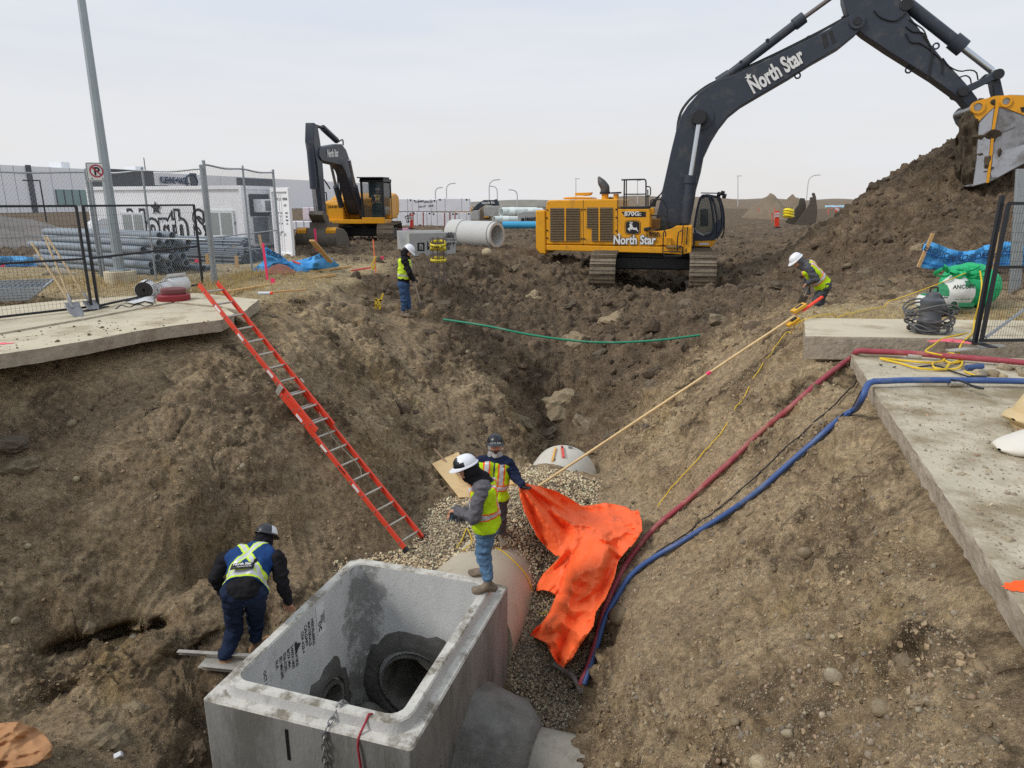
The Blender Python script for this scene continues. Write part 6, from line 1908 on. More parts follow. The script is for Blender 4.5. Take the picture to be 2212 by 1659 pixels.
def make_track(root,C,hd,sd,gauge,L,Hh,wid,n,shoe_mat,frame_mat,z0):
 for s in(-1,1):
  c=C+sd*s*gauge/2
  r=Hh/2
  straight=L-Hh
  per=2*straight+math.pi*Hh
  fr_=MB(Matrix(((sd.x,hd.x,0,c.x),(sd.y,hd.y,0,c.y),(0,0,1,z0),(0,0,0,1))))
  fr_.box((0,0,r),(wid*.45,straight+.2,Hh*.55))
  tr=fr_.build('track',frame_mat,root,bev=.03)
  for e in(-1,1):
   q=c+hd*e*straight/2+Vector((0,0,z0+r))
   MB().cyl(q-sd*wid*.22,q+sd*wid*.22,r*.82,n=24).build('sprocket',frame_mat,tr,smooth=40)
  for k in range(6):
   q=c+hd*(-straight/2+straight*(k+.5)/6)+Vector((0,0,z0+r*.42))
   MB().cyl(q-sd*wid*.26,q+sd*wid*.26,r*.28,n=14).build('roller',frame_mat,tr,smooth=40)
  pitch=per/n
  sm=bpy.data.meshes.new('track_shoe')
  mb=MB();mb.box((0,0,.0),(wid,pitch*.94,.035));mb.box((0,-pitch*.3,.04),(wid*.995,pitch*.12,.06));mb.box((0,pitch*.1,.03),(wid*.99,pitch*.1,.035));mb.box((0,0,-.05),(wid*.25,pitch*.8,.07))
  sm.from_pydata(mb.V,[],mb.F);sm.materials.append(shoe_mat)
  for k in range(n):
   t=per*k/n
   if t<straight:y,z,a=-straight/2+t,Hh,0
   elif t<straight+math.pi*r:
    b=(t-straight)/r;y,z,a=straight/2+r*math.sin(b),r+r*math.cos(b),-b
   elif t<2*straight+math.pi*r:y,z,a=straight/2-(t-straight-math.pi*r),0,math.pi
   else:
    b=(t-2*straight-math.pi*r)/r;y,z,a=-straight/2-r*math.sin(b),r-r*math.cos(b),math.pi-b
   o=bpy.data.objects.new('track_shoe',sm);COL.objects.link(o);o.parent=tr
   M_=Matrix(((sd.x,hd.x,0,c.x+hd.x*y),(sd.y,hd.y,0,c.y+hd.y*y),(0,0,1,z0+z),(0,0,0,1)))@Matrix.Rotation(a,4,'X')
   o.matrix_local=Matrix.Translation(-OFF[tr])@M_
   OFF[o]=OFF[tr]
make_track(ex,EC,TH,TSd,3.42,6.3,1.32,.9,46,TRK,BLK,EC.z)
MB(Matrix(((TSd.x,TH.x,0,EC.x),(TSd.y,TH.y,0,EC.y),(0,0,1,EC.z),(0,0,0,1)))).box((0,0,.95),(2.7,2.2,.55)).box((0,-1.0,.9),(2.8,.5,.45)).build('car_body',BLK,ex,bev=.06)
MB().cyl(EC+Vector((0,0,1.2)),EC+Vector((0,0,1.62)),1.25,n=32).build('slew_ring',BLK,ex,smooth=40)
eprism('belly_plate',[(770,862),(1600,872),(1600,905),(1420,940),(900,930),(770,900)],B3,1.2,1.2,-1.2,BLK,bev=.03)
def e_axes(B,a,b,off):
 return(E(*B(*b),off)-E(*B(*a),off)).normalized()
def north_star(parent,c,X,Y,size,out,outline=True,xs=.78,bold=.045):
 n_=Vector(X).cross(Vector(Y)).normalized()
 if outline:text_mesh('lettering','North Star',BLET,parent,c+n_*(out-.004),X,Y,size,bold+.045,.002,xs=xs)
 text_mesh('lettering','North Star',WLET,parent,c+n_*out,X,Y,size,bold,.003,xs=xs)
 star(c+n_*(out+.002)+Vector(X)*(-size*1.28*xs/.78)+Vector(Y)*size*.76,X,Y,size*.17,WLET,parent,'lettering')
Xs=e_axes(B3,(960,795),(1240,795),R_+.02);Ys=Vector((0,0,1))
north_star(side2,E(*B3(1098,795),R_+.02),Xs,Ys,.44,.02,bold=.035)
eprism('model_plate',[(985,506),(1205,504),(1205,552),(1022,553)],B3,R_,R_+.018,R_,BLET,side2,bev=0)
text_mesh('lettering','870G',WLET,side2,E(*B3(1078,541),R_+.03),Xs,Ys,.21,.03,.002,xs=1.15)
text_mesh('lettering','LC',WLET,side2,E(*B3(1143,541),R_+.03),Xs,Ys,.12,.03,.002,xs=1.1)
text_mesh('lettering','219-001',BLET,tank,E(*B3(1270,731),R_+.02),Xs,Ys,.16,.02,.002)
text_mesh('lettering','Brandt',BLET,tank,E(*B3(1275,705),R_+.02),Xs,Ys,.13,.03,.002,shear=.2)
def badge(x0,x1,y0,y1,k,mtl,out,nm):
 pts=[]
 cxm,cym=(x0+x1)/2,(y0+y1)/2
 for i in range(28):
  a=2*math.pi*i/28
  c_,s_=math.cos(a),math.sin(a)
  rx_,ry_=abs(c_)**.42*(1 if c_>0 else-1),abs(s_)**.42*(1 if s_>0 else-1)
  pts.append((cxm+(x1-x0)/2*rx_,cym+(y1-y0)/2*ry_*(1-.06*abs(rx_))))
 return eprism(nm,pts,B3,R_,R_+out,R_,mtl,side2,bev=0)
badge(1014,1160,577,716,0,BLET,.016,'emblem');badge(1019,1155,582,711,0,YEL,.020,'emblem');badge(1024,1150,587,706,0,BLET,.024,'emblem')
deer=[(1040,660),(1050,650),(1060,645),(1062,632),(1058,622),(1056,615),(1066,612),(1075,618),(1084,622),(1086,632),(1088,644),(1105,650),(1118,648),(1122,640),(1124,652),(1128,664),(1138,680),(1134,684),(1116,668),(1104,668),(1084,664),(1066,664),(1058,668),(1066,676),(1062,680),(1050,670),(1046,664)]
eprism('emblem',deer,B3,R_,R_+.028,R_+.02,WLET,side2,bev=0)
for q in([(1072,616),(1066,604),(1068,594)],[(1076,618),(1080,606),(1076,596)],[(1066,604),(1058,600)],[(1080,606),(1086,598)]):
 rails(q,.012,R_+.028,'emblem',mtl=WLET)
Xb=e_axes(B4,(680,535),(970,352),.40)
Yb=ES.cross(Xb).normalized()
if Yb.z<0:Yb=-Yb
n_=ES
nb=E(*B4(818,440),.40)
text_mesh('lettering','North Star',WLET,boom,nb,Xb,Yb,.74,.035,.004,fit=(E(*B4(968,345),.4)-E(*B4(665,520),.4)).length)
star(nb-Xb*.82+Yb*.58+ES*.01,Xb,Yb,.13,WLET,boom,'lettering')
# -------------------------- second excavator, facing the viewer
def make_frame(c,f):
 f=Vector(f).normalized();l=Vector((-f.y,f.x,0))
 return Matrix(((f.x,l.x,0,c[0]),(f.y,l.y,0,c[1]),(0,0,1,c[2]),(0,0,0,1)))
c2=Pz(790,531,-.12)
C2=Vector((c2.x-.5,c2.y+2.3,-.15))
k2=C2.y/35.0
M2=make_frame(C2,(-.07,-.997,0))@Matrix.Scale(k2,4)
e2=empty('excavator',C2,'mid-sized yellow excavator with an operator and its bucket on the ground behind the blue tarp','excavator')
def lp(pts,y0,y1,nm,mtl,parent=None,bev=.03):
 mb=MB(M2);mb.prism(pts,lambda a,b,c:Vector((a,c,b)),y0,y1)
 return mb.build(nm,mtl,parent or e2,bev=bev)
lp([(-1.5,1.35),(-1.65,1.9),(-1.5,2.35),(-.9,2.45),(-.9,1.25)],-1.45,1.45,'counterweight',YEL,bev=.15)
lp([(-.95,1.2),(-.95,2.4),(-.3,2.35),(.4,2.15),(.4,1.2)],-1.45,1.45,'engine_hood',YEL,bev=.06)
tb=lp([(.4,1.15),(.4,2.1),(1.15,2.05),(1.45,1.9),(1.45,1.1)],-1.45,-.55,'tool_box',YEL,bev=.05)
lp([(.3,1.0),(.3,1.2),(1.6,1.2),(1.6,1.0)],-1.4,1.45,'main_frame',YEL,bev=.03)
text_mesh('lettering','254-011',BLET,tb,M2@Vector((1.46,-1.0,1.72)),M2.to_3x3()@Vector((0,1,0)),(0,0,1),.17,.02,.002)
for x,y in((1.62,.42),(1.62,1.42),(.2,1.42),(.2,.42)):
 lp([(x-.05,1.2),(x-.05,2.95),(x+.05,2.95),(x+.05,1.2)],y-.045,y+.045,'cab_pillar',BLK,bev=.01)
cb=lp([(.1,2.9),(.1,3.05),(1.6,3.05),(1.72,2.95),(1.7,2.88)],.35,1.48,'cab_roof',BLK,bev=.03)
lp([(1.6,1.3),(1.62,1.3),(1.62,2.9),(1.6,2.9)],.47,1.37,'windshield',GLASS,cb,0)
lp([(.25,1.4),(.25,2.85),(1.55,2.85),(1.55,1.4)],1.42,1.44,'door_window',GLASS,cb,0)
lp([(.15,1.2),(.15,2.9),(.18,2.9),(.18,1.2)],.45,1.4,'cab_rear',BLK,cb,0)
lp([(1.5,1.02),(1.5,1.3),(1.72,1.3),(1.72,1.02)],.40,1.46,'cab_sill',YEL,cb,.02)
lp([(.3,1.2),(.3,1.75),(.55,1.78),(.85,1.7),(.85,1.2)],.65,1.2,'seat',BLK,cb,.05)
lp([(.6,3.05),(.55,3.12),(1.9,3.1),(1.9,3.05)],.3,1.5,'visor',BLK,cb,.01)
b2=lp([(.3,1.4),(.35,1.9),(1.7,3.7),(2.3,4.25),(2.9,4.45),(5.7,4.1),(5.95,3.95),(5.95,3.75),(5.6,3.6),(3.1,3.55),(2.6,3.3),(1.9,2.5),(.9,1.45)],-.46,.02,'boom',CHAR,bev=.03)
s2=lp([(6.15,5.0),(5.75,4.95),(5.55,4.3),(5.45,3.6),(5.35,1.2),(5.55,.95),(5.8,1.2),(6.1,3.4),(6.35,4.3)],-.40,-.04,'stick',CHAR,bev=.03)
def lcyl(a,b,r,nm,mtl):return MB(M2).cyl(a,b,r,n=14).build(nm,mtl,e2,smooth=40)
lcyl((2.9,-.22,4.6),(4.6,-.22,4.95),.13,'arm_cylinder',CHAR);lcyl((4.6,-.22,4.95),(5.85,-.22,4.95),.06,'arm_rod',BLK)
for y in(-.66,.22):
 lcyl((1.0,y,1.3),(2.0,y,2.7),.13,'lift_cylinder',CHAR);lcyl((2.0,y,2.7),(2.6,y,3.8),.065,'lift_rod',CHROME)
lcyl((6.35,-.21,4.2),(6.25,-.21,2.5),.14,'bucket_cylinder',CHAR);lcyl((6.25,-.21,2.5),(6.05,-.21,1.5),.07,'bucket_rod',CHROME)
lp([(5.5,1.45),(5.4,1.1),(5.95,1.2),(6.3,1.5),(6.1,1.65)],-.5,.08,'tipping_link',MUDSTEEL)
lp([(5.35,1.2),(5.3,.7),(5.75,.55),(6.0,.9),(5.9,1.2)],-.6,.18,'quick_coupler',MUDSTEEL)
bp=[(5.0,.75),(5.35,.9),(6.2,.95),(6.5,.6),(6.4,.15),(6.0,-.02),(5.4,-.02),(4.6,.1),(4.5,.2)]
bk2=lp(bp,-1.05,-1.0,'bucket',MUDSTEEL,bev=.01);lp(bp,.60,.65,'side_plate',MUDSTEEL,bk2,.01)
mb=MB(M2);mb.grid([[Vector((a,y,b))for a,b in((5.35,.9),(6.2,.95),(6.5,.6),(6.4,.15),(6.0,-.02),(5.4,-.02),(4.6,.1))]for y in(-1.02,.62)])
mb.build('shell',MUDSTEEL,bk2,smooth=50,solid=.05)
for y0,y1 in((-1.0,-.62),(.2,.6)):
 lp([(5.3,.92),(5.3,.55),(6.35,.5),(6.4,.9),(6.2,1.0)],y0,y1,'yellow_back',YEL,bk2,.02)
make_track(e2,C2,Vector((.06,-.998,0)),Vector((.998,.06,0)),2.6,4.6,1.0,.78,40,TRK,BLK,C2.z)
MB(M2).cyl((0,0,.7),(0,0,1.02),.8,n=24).build('slew_ring',BLK,e2,smooth=40)
MB(M2).box((0,0,.6),(1.6,1.8,.4)).build('car_body',BLK,e2,bev=.05)
text_mesh('lettering','North Star',WLET,b2,M2@Vector((4.3,.04,3.84)),M2.to_3x3()@Vector((-1,0,.08)),(0,0,1),.42,.04,.003,xs=.8)
for q in([(1.45,-1.4,1.2),(1.5,-1.45,2.9),(1.2,-1.45,3.0),(.9,-1.3,2.6)],[(.9,-.9,2.2),(.9,-.9,3.2),(.7,-.9,3.3),(.5,-.9,2.3)],[(1.0,-.6,2.0),(1.5,-.6,3.1),(2.2,-.6,3.6)]):
 MB(M2).tube(q,.035,6).build('handrail',BLK,e2,smooth=60)
for q in([(5.2,-.55,3.75),(5.3,-.62,3.0),(5.6,-.5,3.0),(5.75,-.46,3.6)],[(3.0,.1,4.4),(3.2,.15,4.6),(3.6,.1,4.5)],[(1.2,-.55,2.1),(1.6,-.6,2.9),(1.9,-.58,3.4)]):
 MB(M2).tube(resample([Vector(p)for p in q],10),.03,6).build('hydraulic_hose',RUB,e2,smooth=60)
def o2(x,y,z):return M2@Vector((x,y,z))
fwd=M2.to_3x3()@Vector((1,0,0))
J=dict(pel=o2(.55,.92,1.85),neck=o2(.55,.92,2.36),head=o2(.62,.92,2.52),face=fwd,sL=o2(.58,1.12,2.3),sR=o2(.58,.72,2.3),eL=o2(.72,1.17,2.05),eR=o2(.72,.67,2.05),wL=o2(.98,1.12,2.05),wR=o2(.98,.72,2.05),hL=o2(.58,1.01,1.84),hR=o2(.58,.83,1.84),kL=o2(1.02,1.05,1.85),kR=o2(1.02,.8,1.85),aL=o2(1.15,1.05,1.42),aR=o2(1.15,.8,1.42),tL=fwd,tR=fwd)
person('operator in lime vest seated in the cab of the mid-sized excavator',J,NAVY,BLKC,BOOTK,BLKC,SKIN,([LIME,SILV,ORF,GREYP],hv_vest,-.02),(HATW,HATW,None,0),None,h=.016)
# -------------------------- distant excavator behind the concrete pipe
C3=Pz(1043,474,0.0)
y3=C3.y
def P3d(u,v,dy=0):return Py(u,v,y3+dy)
e3=empty('excavator',C3,'distant excavator with black boom lowered behind the stacked pipes','excavator')
def d3(pts,nm,mtl,th,dy=0):
 mb=MB();mb.prism([(a,-b)for a,b in pts],lambda a,b,c:P3d(a,-b,dy)+Vector((0,c,0)),-th/2,th/2)
 return mb.build(nm,mtl,e3,bev=.03)
d3([(1018,456),(1030,442),(1045,432),(1072,432),(1078,436),(1076,446),(1050,442),(1036,450),(1026,460)],'boom',CHAR,1.2)
d3([(1068,431),(1074,430),(1080,445),(1070,447)],'stick',CHAR,1.0,-.6)
d3([(1035,474),(1034,462),(1040,450),(1045,458),(1052,460),(1058,452),(1062,462),(1060,474)],'bucket',MUDSTEEL,1.4,-3)
d3([(1046,470),(1046,458),(1056,458),(1056,470)],'quick_coupler',YEL,.8,-3.9)
d3([(985,472),(985,448),(1018,446),(1024,458),(1024,472)],'engine_hood',YEL,3,2)
d3([(985,478),(985,470),(1045,470),(1045,478)],'track',BLK,3,2)
text_mesh('lettering','North Star',WLET,e3,P3d(1056,440,-.75),(1,0,.05),(0,0,1),.35,.04,.003)
# -------------------------- spare bucket standing on the field
A5b=zc(1750,440,4.88)
c5=Pz(*A5b(930,555),-.1)
sb=empty('excavator_bucket',c5,'muddy detached excavator bucket standing upright on the dirt field','bucket')
y5=c5.y
def b5(x,y,dy=0):return Py(*A5b(x,y),y5+dy)
def s5(pts,nm,mtl,d0,d1,par=sb):
 mb=MB();mb.prism([(a,-b)for a,b in pts],lambda a,b,c:b5(a,-b,0)+Vector((.35*c,c,0)),d0,d1)
 return mb.build(nm,mtl,par,bev=.02)
s5([(1100,290),(1120,200),(1185,215),(1195,340),(1180,500),(1100,530),(960,560),(920,540)],'side_plate',MUDSTEEL,0,.06)
s5([(980,290),(1000,210),(1060,215),(1075,300),(1060,480),(960,540),(840,520),(820,500)],'side_plate',MUDSTEEL,1.3,1.36)
mb=MB();mb.grid([[b5(a,b)+Vector((.35*c,c,0))for a,b in((1190,300),(1192,380),(1178,500),(1080,545),(950,560))]for c in(.03,1.33)])
mb.build('shell',MUDSTEEL,sb,smooth=50,solid=.06)
s5([(1100,290),(1140,240),(1180,300),(1175,480),(1000,530)],'back_plate',BLK,.06,1.3)
for c in(.2,1.1):
 s5([(1115,240),(1120,200),(1150,205),(1150,185),(1140,165),(1148,148),(1170,152),(1188,210),(1190,260)],'hook',MUDSTEEL,c,c+.12)
# -------------------------- left side: fences, stacks, site office
BLKP=mat('black_powder_coat',S(30,32,38),.45,var=.06)
def grass(n,fn,hgt,label):
 mb=MB()
 cols=[]
 for _ in range(n):
  x,y=fn()
  z=H(x,y)
  a=random.uniform(0,6.28);h=hgt*random.uniform(.4,1.2);l=random.uniform(.0,.6)*h
  dx,dy=math.cos(a),math.sin(a)
  w_=.006
  b=Vector((x,y,z-.01))
  mb.add([b+Vector((-dy*w_,dx*w_,0)),b+Vector((dy*w_,-dx*w_,0)),b+Vector((dx*l*.4,dy*l*.4,h*.6)),b+Vector((dx*l,dy*l,h))],[(0,1,2),(2,1,3)])
 o=mb.build('dry_grass',GRASSM,None,smooth=None,fix=False)
 return tag(o,label,'grass',kind='stuff')
GRASSM=mat('dry_straw',S(196,172,118),.9,var=.3,scale=9,spec=.1)
_r=random.Random(5)
def gl_():
 t=_r.random()
 if t<.45:
  s=_r.random();x,y=-13.5+6.6*s+_r.gauss(0,.4),17.6-1.5*s+_r.gauss(0,.6)
 elif t<.75:x,y=_r.uniform(-7.3,-6.2),_r.uniform(14.6,20.5)
 else:x,y=_r.uniform(-7,-4.6),_r.uniform(14.4,18.5)
 return x,y
grass(4200,gl_,.16,'dry straw grass along the fence line on the left')
grass(2200,lambda:(_r.uniform(5.0,9.5),11.75+abs(_r.gauss(0,.5))),.09,'dry straw grass behind the right kerb')
def mesh_panel(name,a,b,hgt,label,mid=.5,brace=False,tilt=Vector((0,0,0)),dx=.062,dz=.155,cat='fence'):
 a,b=Vector(a),Vector(b)
 root=empty(name,a,label,cat)
 up=Vector((0,0,hgt))+tilt
 L=(b-a).length
 d=(b-a).normalized()
 for t in(0,L):MB().bar(a+d*t+up*.02,a+d*t+up,.04,.04,d).build('post',BLKP,root,smooth=None)
 for f in(.03,mid,1.0):MB().bar(a+up*f,b+up*f,.038,.038,up).build('rail',BLKP,root,smooth=None)
 if brace:MB().bar(a+d*.05+up*.05,b-d*.05+up*.62,.03,.03,up).build('brace',GALV,root,smooth=None)
 mb=MB()
 n=int(L/dx)
 for i in range(1,n):
  p=a+d*(L*i/n);mb.cyl(p+up*.03,p+up,.0021,n=3,caps=False)
 m=int(hgt/dz)
 for j in range(1,m):
  mb.cyl(a+up*(j/m),b+up*(j/m),.0021,n=3,caps=False)
 o=mb.build('wire_mesh',BLKP,root,smooth=None,fix=False)
 o['kind']='stuff'
 for t in(0,L):
  c=a+d*t
  MB().box(c+Vector((0,0,.012)),(.12,.5,.014)).build('foot',BLKP,root,smooth=None)
 return root
f0=Pz(206,668,0);f1=Pz(445,616,0);f_1=Pz(0,692,0)
dl=(f_1-f0).normalized()
mesh_panel('mesh_fence',f0+dl*.06,f0+dl*3.4,1.83,'black wire mesh fence panel at the far left with shovels leaning on it')
mesh_panel('mesh_fence',f0+Vector((.03,.05,0)),f1+Vector((-.02,-.12,0)),1.83,'black wire mesh fence panel between the shovels and the galvanised fence post')
def chain_link(name,a,b,hgt,label,posts=2):
 a,b=Vector(a),Vector(b)
 root=empty(name,a,label,'fence')
 d=(b-a).normalized();L=(b-a).length
 for i in range(posts):
  p=a+d*(L*i/(posts-1))
  r=.036 if i in(0,posts-1)else.026
  MB().cyl(p,p+Vector((0,0,hgt+.06)),r,n=10).build('post',GALV,root,smooth=50)
  MB().lathe([(r*1.2,0),(r*1.1,.03),(.004,.05)],p+Vector((0,0,hgt+.05)),10).build('post_cap',GALV,root,smooth=50)
 sag=[a.lerp(b,t)+Vector((0,0,hgt-.04*math.sin(math.pi*t*(posts-1))**2))for t in np.linspace(0,1,16)]
 MB().tube(sag,.022,6).build('top_rail',GALV,root,smooth=50)
 MB().cyl(a+Vector((0,0,hgt*.4)),b+Vector((0,0,hgt*.4)),.018,n=6).build('mid_rail',GALV,root,smooth=50)
 mb=MB()
 s=.085
 for sg in(1,-1):
  k=-hgt
  while k<L+hgt:
   t0,t1=0.0,hgt
   x0,x1=(k,k+hgt*.78)if sg>0 else(k,k-hgt*.78)
   def cl(x0,z0,x1,z1):
    if x1==x0:return None
    pts=[]
    for(xa,za,xb,zb)in((x0,z0,x1,z1),):
     ta,tb=0,1
     dxx=xb-xa
     for lim,sgn in((0,1),(L,-1)):
      q0,q1=sgn*(xa-lim),sgn*(xb-lim)
      if q0<0 and q1<0:return None
      if q0<0:ta=max(ta,q0/(q0-q1))
      elif q1<0:tb=min(tb,q0/(q0-q1))
     if ta>=tb:return None
     return(xa+dxx*ta,za+(zb-za)*ta,xa+dxx*tb,za+(zb-za)*tb)
   r=cl(x0,.02,x1,hgt)
   if r:mb.cyl(a+d*r[0]+Vector((0,0,r[1])),a+d*r[2]+Vector((0,0,r[3])),0.0021,n=3,caps=False)
   k+=s
 o=mb.build('wire_mesh',GALV,root,smooth=None,fix=False);o['kind']='stuff'
 return root
gA,gB,gC,gD=Vector((-15.2,15.6,0)),Vector((-10.75,18.3,0)),Vector((-7.0,16.35,0)),Vector((-6.95,21.1,0))
chain_link('chain_link_fence',gA,gB,2.62,'galvanised chain-link fence run at the far left behind the black panels',3)
chain_link('chain_link_fence',gB+Vector((.12,-.06,0)),gC,2.62,'galvanised chain-link fence run in front of the stacked pipes',3)
chain_link('chain_link_fence',gC+Vector((.02,.12,0)),gD,2.72,'galvanised chain-link fence run receding beside the site office',3)
lp0=Pz(262,608,0)
POLE=mat('pole_steel',S(158,168,172),.45,.4,var=.08,scale=3)
lpole=empty('light_pole',lp0,'tall octagonal grey light pole on a concrete base at left','light pole')
MB().cyl(lp0+Vector((0,0,-.1)),lp0+Vector((0,0,.26)),.36,n=20).build('concrete_base',SLAB,lpole,smooth=40,bev=.02)
MB().cyl(lp0+Vector((0,0,.26)),lp0+Vector((0,0,9.5)),.125,.07,n=8).build('shaft',POLE,lpole,smooth=None)
MB().box(lp0+Vector((0,0,.28)),(.36,.36,.04)).build('base_plate',POLE,lpole,bev=.01)
sg=empty('parking_sign',lp0+Vector((-.06,-.2,2.38)),'square white no-parking sign with red circle on the grey light pole','sign')
sc=lp0+Vector((-.12,-.17,2.58));to=Vector((.50,-.86,0));sx=Vector((.86,.50,0))
Rs=Matrix((sx,-to,Vector((0,0,1)))).transposed()
def rrect_pts(c,X,Y,w_,h_,r,n=5):
 out=[]
 for cx_,cy_,a0 in((w_/2-r,h_/2-r,0),(-w_/2+r,h_/2-r,90),(-w_/2+r,-h_/2+r,180),(w_/2-r,-h_/2+r,270)):
  for k in range(n):
   a=math.radians(a0+90*k/(n-1));out.append(c+X*(cx_+r*math.cos(a))+Y*(cy_+r*math.sin(a)))
 return out
def plate(nm,c,w_,h_,r,mtl,out,parent):
 q=rrect_pts(c,sx,Vector((0,0,1)),w_,h_,r)
 mb=MB();n=len(q)
 mb.add([p+to*out for p in q]+[p+to*(out-.004)for p in q],[tuple(range(n)),tuple(range(2*n-1,n-1,-1))]+[(k,n+k,n+(k+1)%n,(k+1)%n)for k in range(n)])
 return mb.build(nm,mtl,parent,smooth=None)
plate('plate',sc,.42,.42,.04,WLET,.0,sg);plate('border',sc,.39,.39,.035,BLET,.005,sg);plate('face',sc,.37,.37,.03,WLET,.009,sg)
RSG=mat('sign_red',S(176,40,62),.5)
text_mesh('letter','P',BLET,sg,sc+to*.014-Vector((0,0,.07))+sx*.005,sx,(0,0,1),.25,.03,.002)
xr_,yr_=sx,Vector((0,0,1))
MB().grid([[sc+to*.017+Vector((0,0,.02))+(xr_*math.cos(a)+yr_*math.sin(a))*r for a in np.linspace(0,2*math.pi,33)]for r in(.115,.145)]).build('red_ring',RSG,sg,smooth=None,fix=False)
MB().bar(sc+to*.016+Vector((0,0,.02))+(xr_*-.09+yr_*.09),sc+to*.016+Vector((0,0,.02))+(xr_*.09-yr_*.09),.003,.03,xr_+yr_).build('red_slash',RSG,sg,smooth=None)
for s in(-1,1):MB().cyl(sc+to*.01+sx*s*.11-Vector((0,0,.15)),sc+to*.018+sx*s*.11-Vector((0,0,.15)),.014,n=8).build('bolt',BLET,sg,smooth=None)
A9=zc(0,560,4.608)
def shovel(top,sock,tip,label,ztop):
 b=Pz(*A9(*tip),-.02);t=A9(*top)
 y_t=b.y+ztop[1]
 tp_=Py(*t,y_t);sk=None
 d=(tp_-b).normalized()
 root=empty('shovel',b,label,'shovel')
 L=(tp_-b).length
 MB().tube([b+d*.42,b+d*L*.6+Vector((0,.01,-.01)),tp_],.019,8).build('handle',mat('weathered_handle',S(190,166,128),.8,var=.2,scale=6,dirt=S(120,104,84),damt=.6,dscale=3),root,smooth=60)
 MB().cyl(b+d*.26,b+d*.48,.014,.023,n=8).build('socket',STEEL,root,smooth=60)
 x=d.cross(Vector((0,0,1))).normalized();nn=x.cross(d)
 rows=[]
 for i,(l,w_)in enumerate(((.0,.02),(.05,.08),(.12,.11),(.2,.115),(.27,.11),(.29,.10))):
  rows.append([b+d*l+x*w_*s+nn*(.03*s*s-.02)for s in(-1,-.5,0,.5,1)])
 MB().grid(rows).build('blade',STEEL,root,smooth=60,solid=.004,fix=False)
shovel((355,150),(700,720),(900,1000),'round shovel leaning lowest and leftmost on the black fence panel',(0,.85))
shovel((500,80),(740,740),(860,960),'long shovel leaning in the middle of the three on the black fence panel',(0,.95))
shovel((530,85),(950,730),(1075,925),'long shovel leaning rightmost of the three by the fence joint',(0,.85))
thing('timber',MB().bar(Pz(188,681,-.07),Pz(357,669,-.07),.09,.09),WOOD,'squared timber lying on the road slab below the fence joint','timber',bev=.006)
thing('rope',MB().tube(resample([Pz(u,v,.0)for u,v in((250,668),(262,660),(280,664),(296,657),(314,662),(330,658),(318,654))],30),.014,6),RUB,'tangled dark rope lying behind the squared timber','rope')
ROLLK=mat('roll_black',S(84,80,76),.85,var=.2,scale=20)
ROLLW=mat('roll_white',S(222,222,220),.7,var=.08)
def roll(u,v,r,ln,mtl_in,label,rot,flap):
 c=Pz(u,v,0)+Vector((0,0,r))
 a=Vector((math.cos(rot),math.sin(rot),0))
 root=empty('membrane_roll',c-Vector((0,0,r)),label,'roll')
 x,y,_=basis(a,(0,0,1))
 mb=MB();rows=[]
 for e in(0,ln):
  rows.append([c+a*e+(x*math.cos(t)+y*math.sin(t))*(r*(.18+.82*t/(2*math.pi*6)))for t in np.linspace(0,2*math.pi*6,120)])
 mb.grid(rows).build('spiral_sheet',mtl_in,root,smooth=60,fix=False,solid=.010)
 MB().tube([c+a*ln*.5+(x*math.cos(t)+y*math.sin(t))*(r*1.03)for t in np.linspace(0,2*math.pi,25)],ln*.5,4,False,flat=.04)if False else None
 rows=[]
 for e in(-.002,ln+.002):
  rows.append([c+a*e+(x*math.cos(t)+y*math.sin(t))*r*1.03 for t in np.linspace(.3,2*math.pi+.1,30)]+[c+a*e+(x*math.cos(.35)+y*math.sin(.35))*r*1.1+Vector((.0,0,flap))])
 MB().grid(rows).build('wrapper',ROLLW,root,smooth=60,fix=False,solid=.006)
roll(313,645,.165,.5,ROLLK,'black and white rolled membrane standing leftmost beside the red hose reel',1.9,.03)
roll(342,643,.145,.5,ROLLW,'white rolled membrane in the middle of the three rolls',1.7,.02)
roll(362,634,.16,.5,ROLLW,'white rolled membrane lying tilted behind the red hose reel',1.2,.08)
thing('plastic_sheet',MB().grid([[Pz(u,v,.02+.03*((i+j)%2))for i,(u,v)in enumerate(((270+4*j,652-5*j),(290+3*j,656-7*j),(312,650-6*j),(332,653-7*j)))]for j in range(3)]),ROLLW,'loose white plastic sheet in front of the membrane rolls','sheet',smooth=180,solid=.006,fix=False)
rr=Pz(376,648,0)
red=empty('hose_reel',rr,'coiled flat dark red hose lying on the left sidewalk','hose reel')
REDR=mat('dark_red',S(140,36,44),.5,var=.1)
MB().lathe([(.3,.0),(.31,.02),(.31,.10),(.29,.12),(.06,.12),(.05,.02)],rr,28).build('coil',REDR,red,smooth=40)
MB().lathe([(.22,.12),(.235,.14),(.235,.22),(.2,.235),(.05,.235)],rr+Vector((-.02,.06,0)),26).build('coil',mat('dull_red',S(126,78,76),.7,var=.15),red,smooth=40)
fp0=Pz(20,655,0)
fp=empty('fence_panel_stack',fp0,'stack of galvanised fence panels lying flat at the far left','fence panels')
for k in range(5):
 q0=fp0+Vector((-2.6+.05*k,-.9+.04*k,.06+k*.05))
 mb=MB()
 A,Bv=Vector((2.9,1.05,0)),Vector((-.75,1.5,0))
 mb.bar(q0,q0+A,.04,.04);mb.bar(q0+Bv,q0+Bv+A,.04,.04);mb.bar(q0,q0+Bv,.04,.04);mb.bar(q0+A,q0+A+Bv,.04,.04);mb.bar(q0+Bv*.5,q0+A+Bv*.5,.03,.03)
 for i in range(1,30):mb.cyl(q0+A*i/30,q0+A*i/30+Bv,.004,n=3,caps=False)
 mb.build('panel',GALV,fp,smooth=None,fix=False)
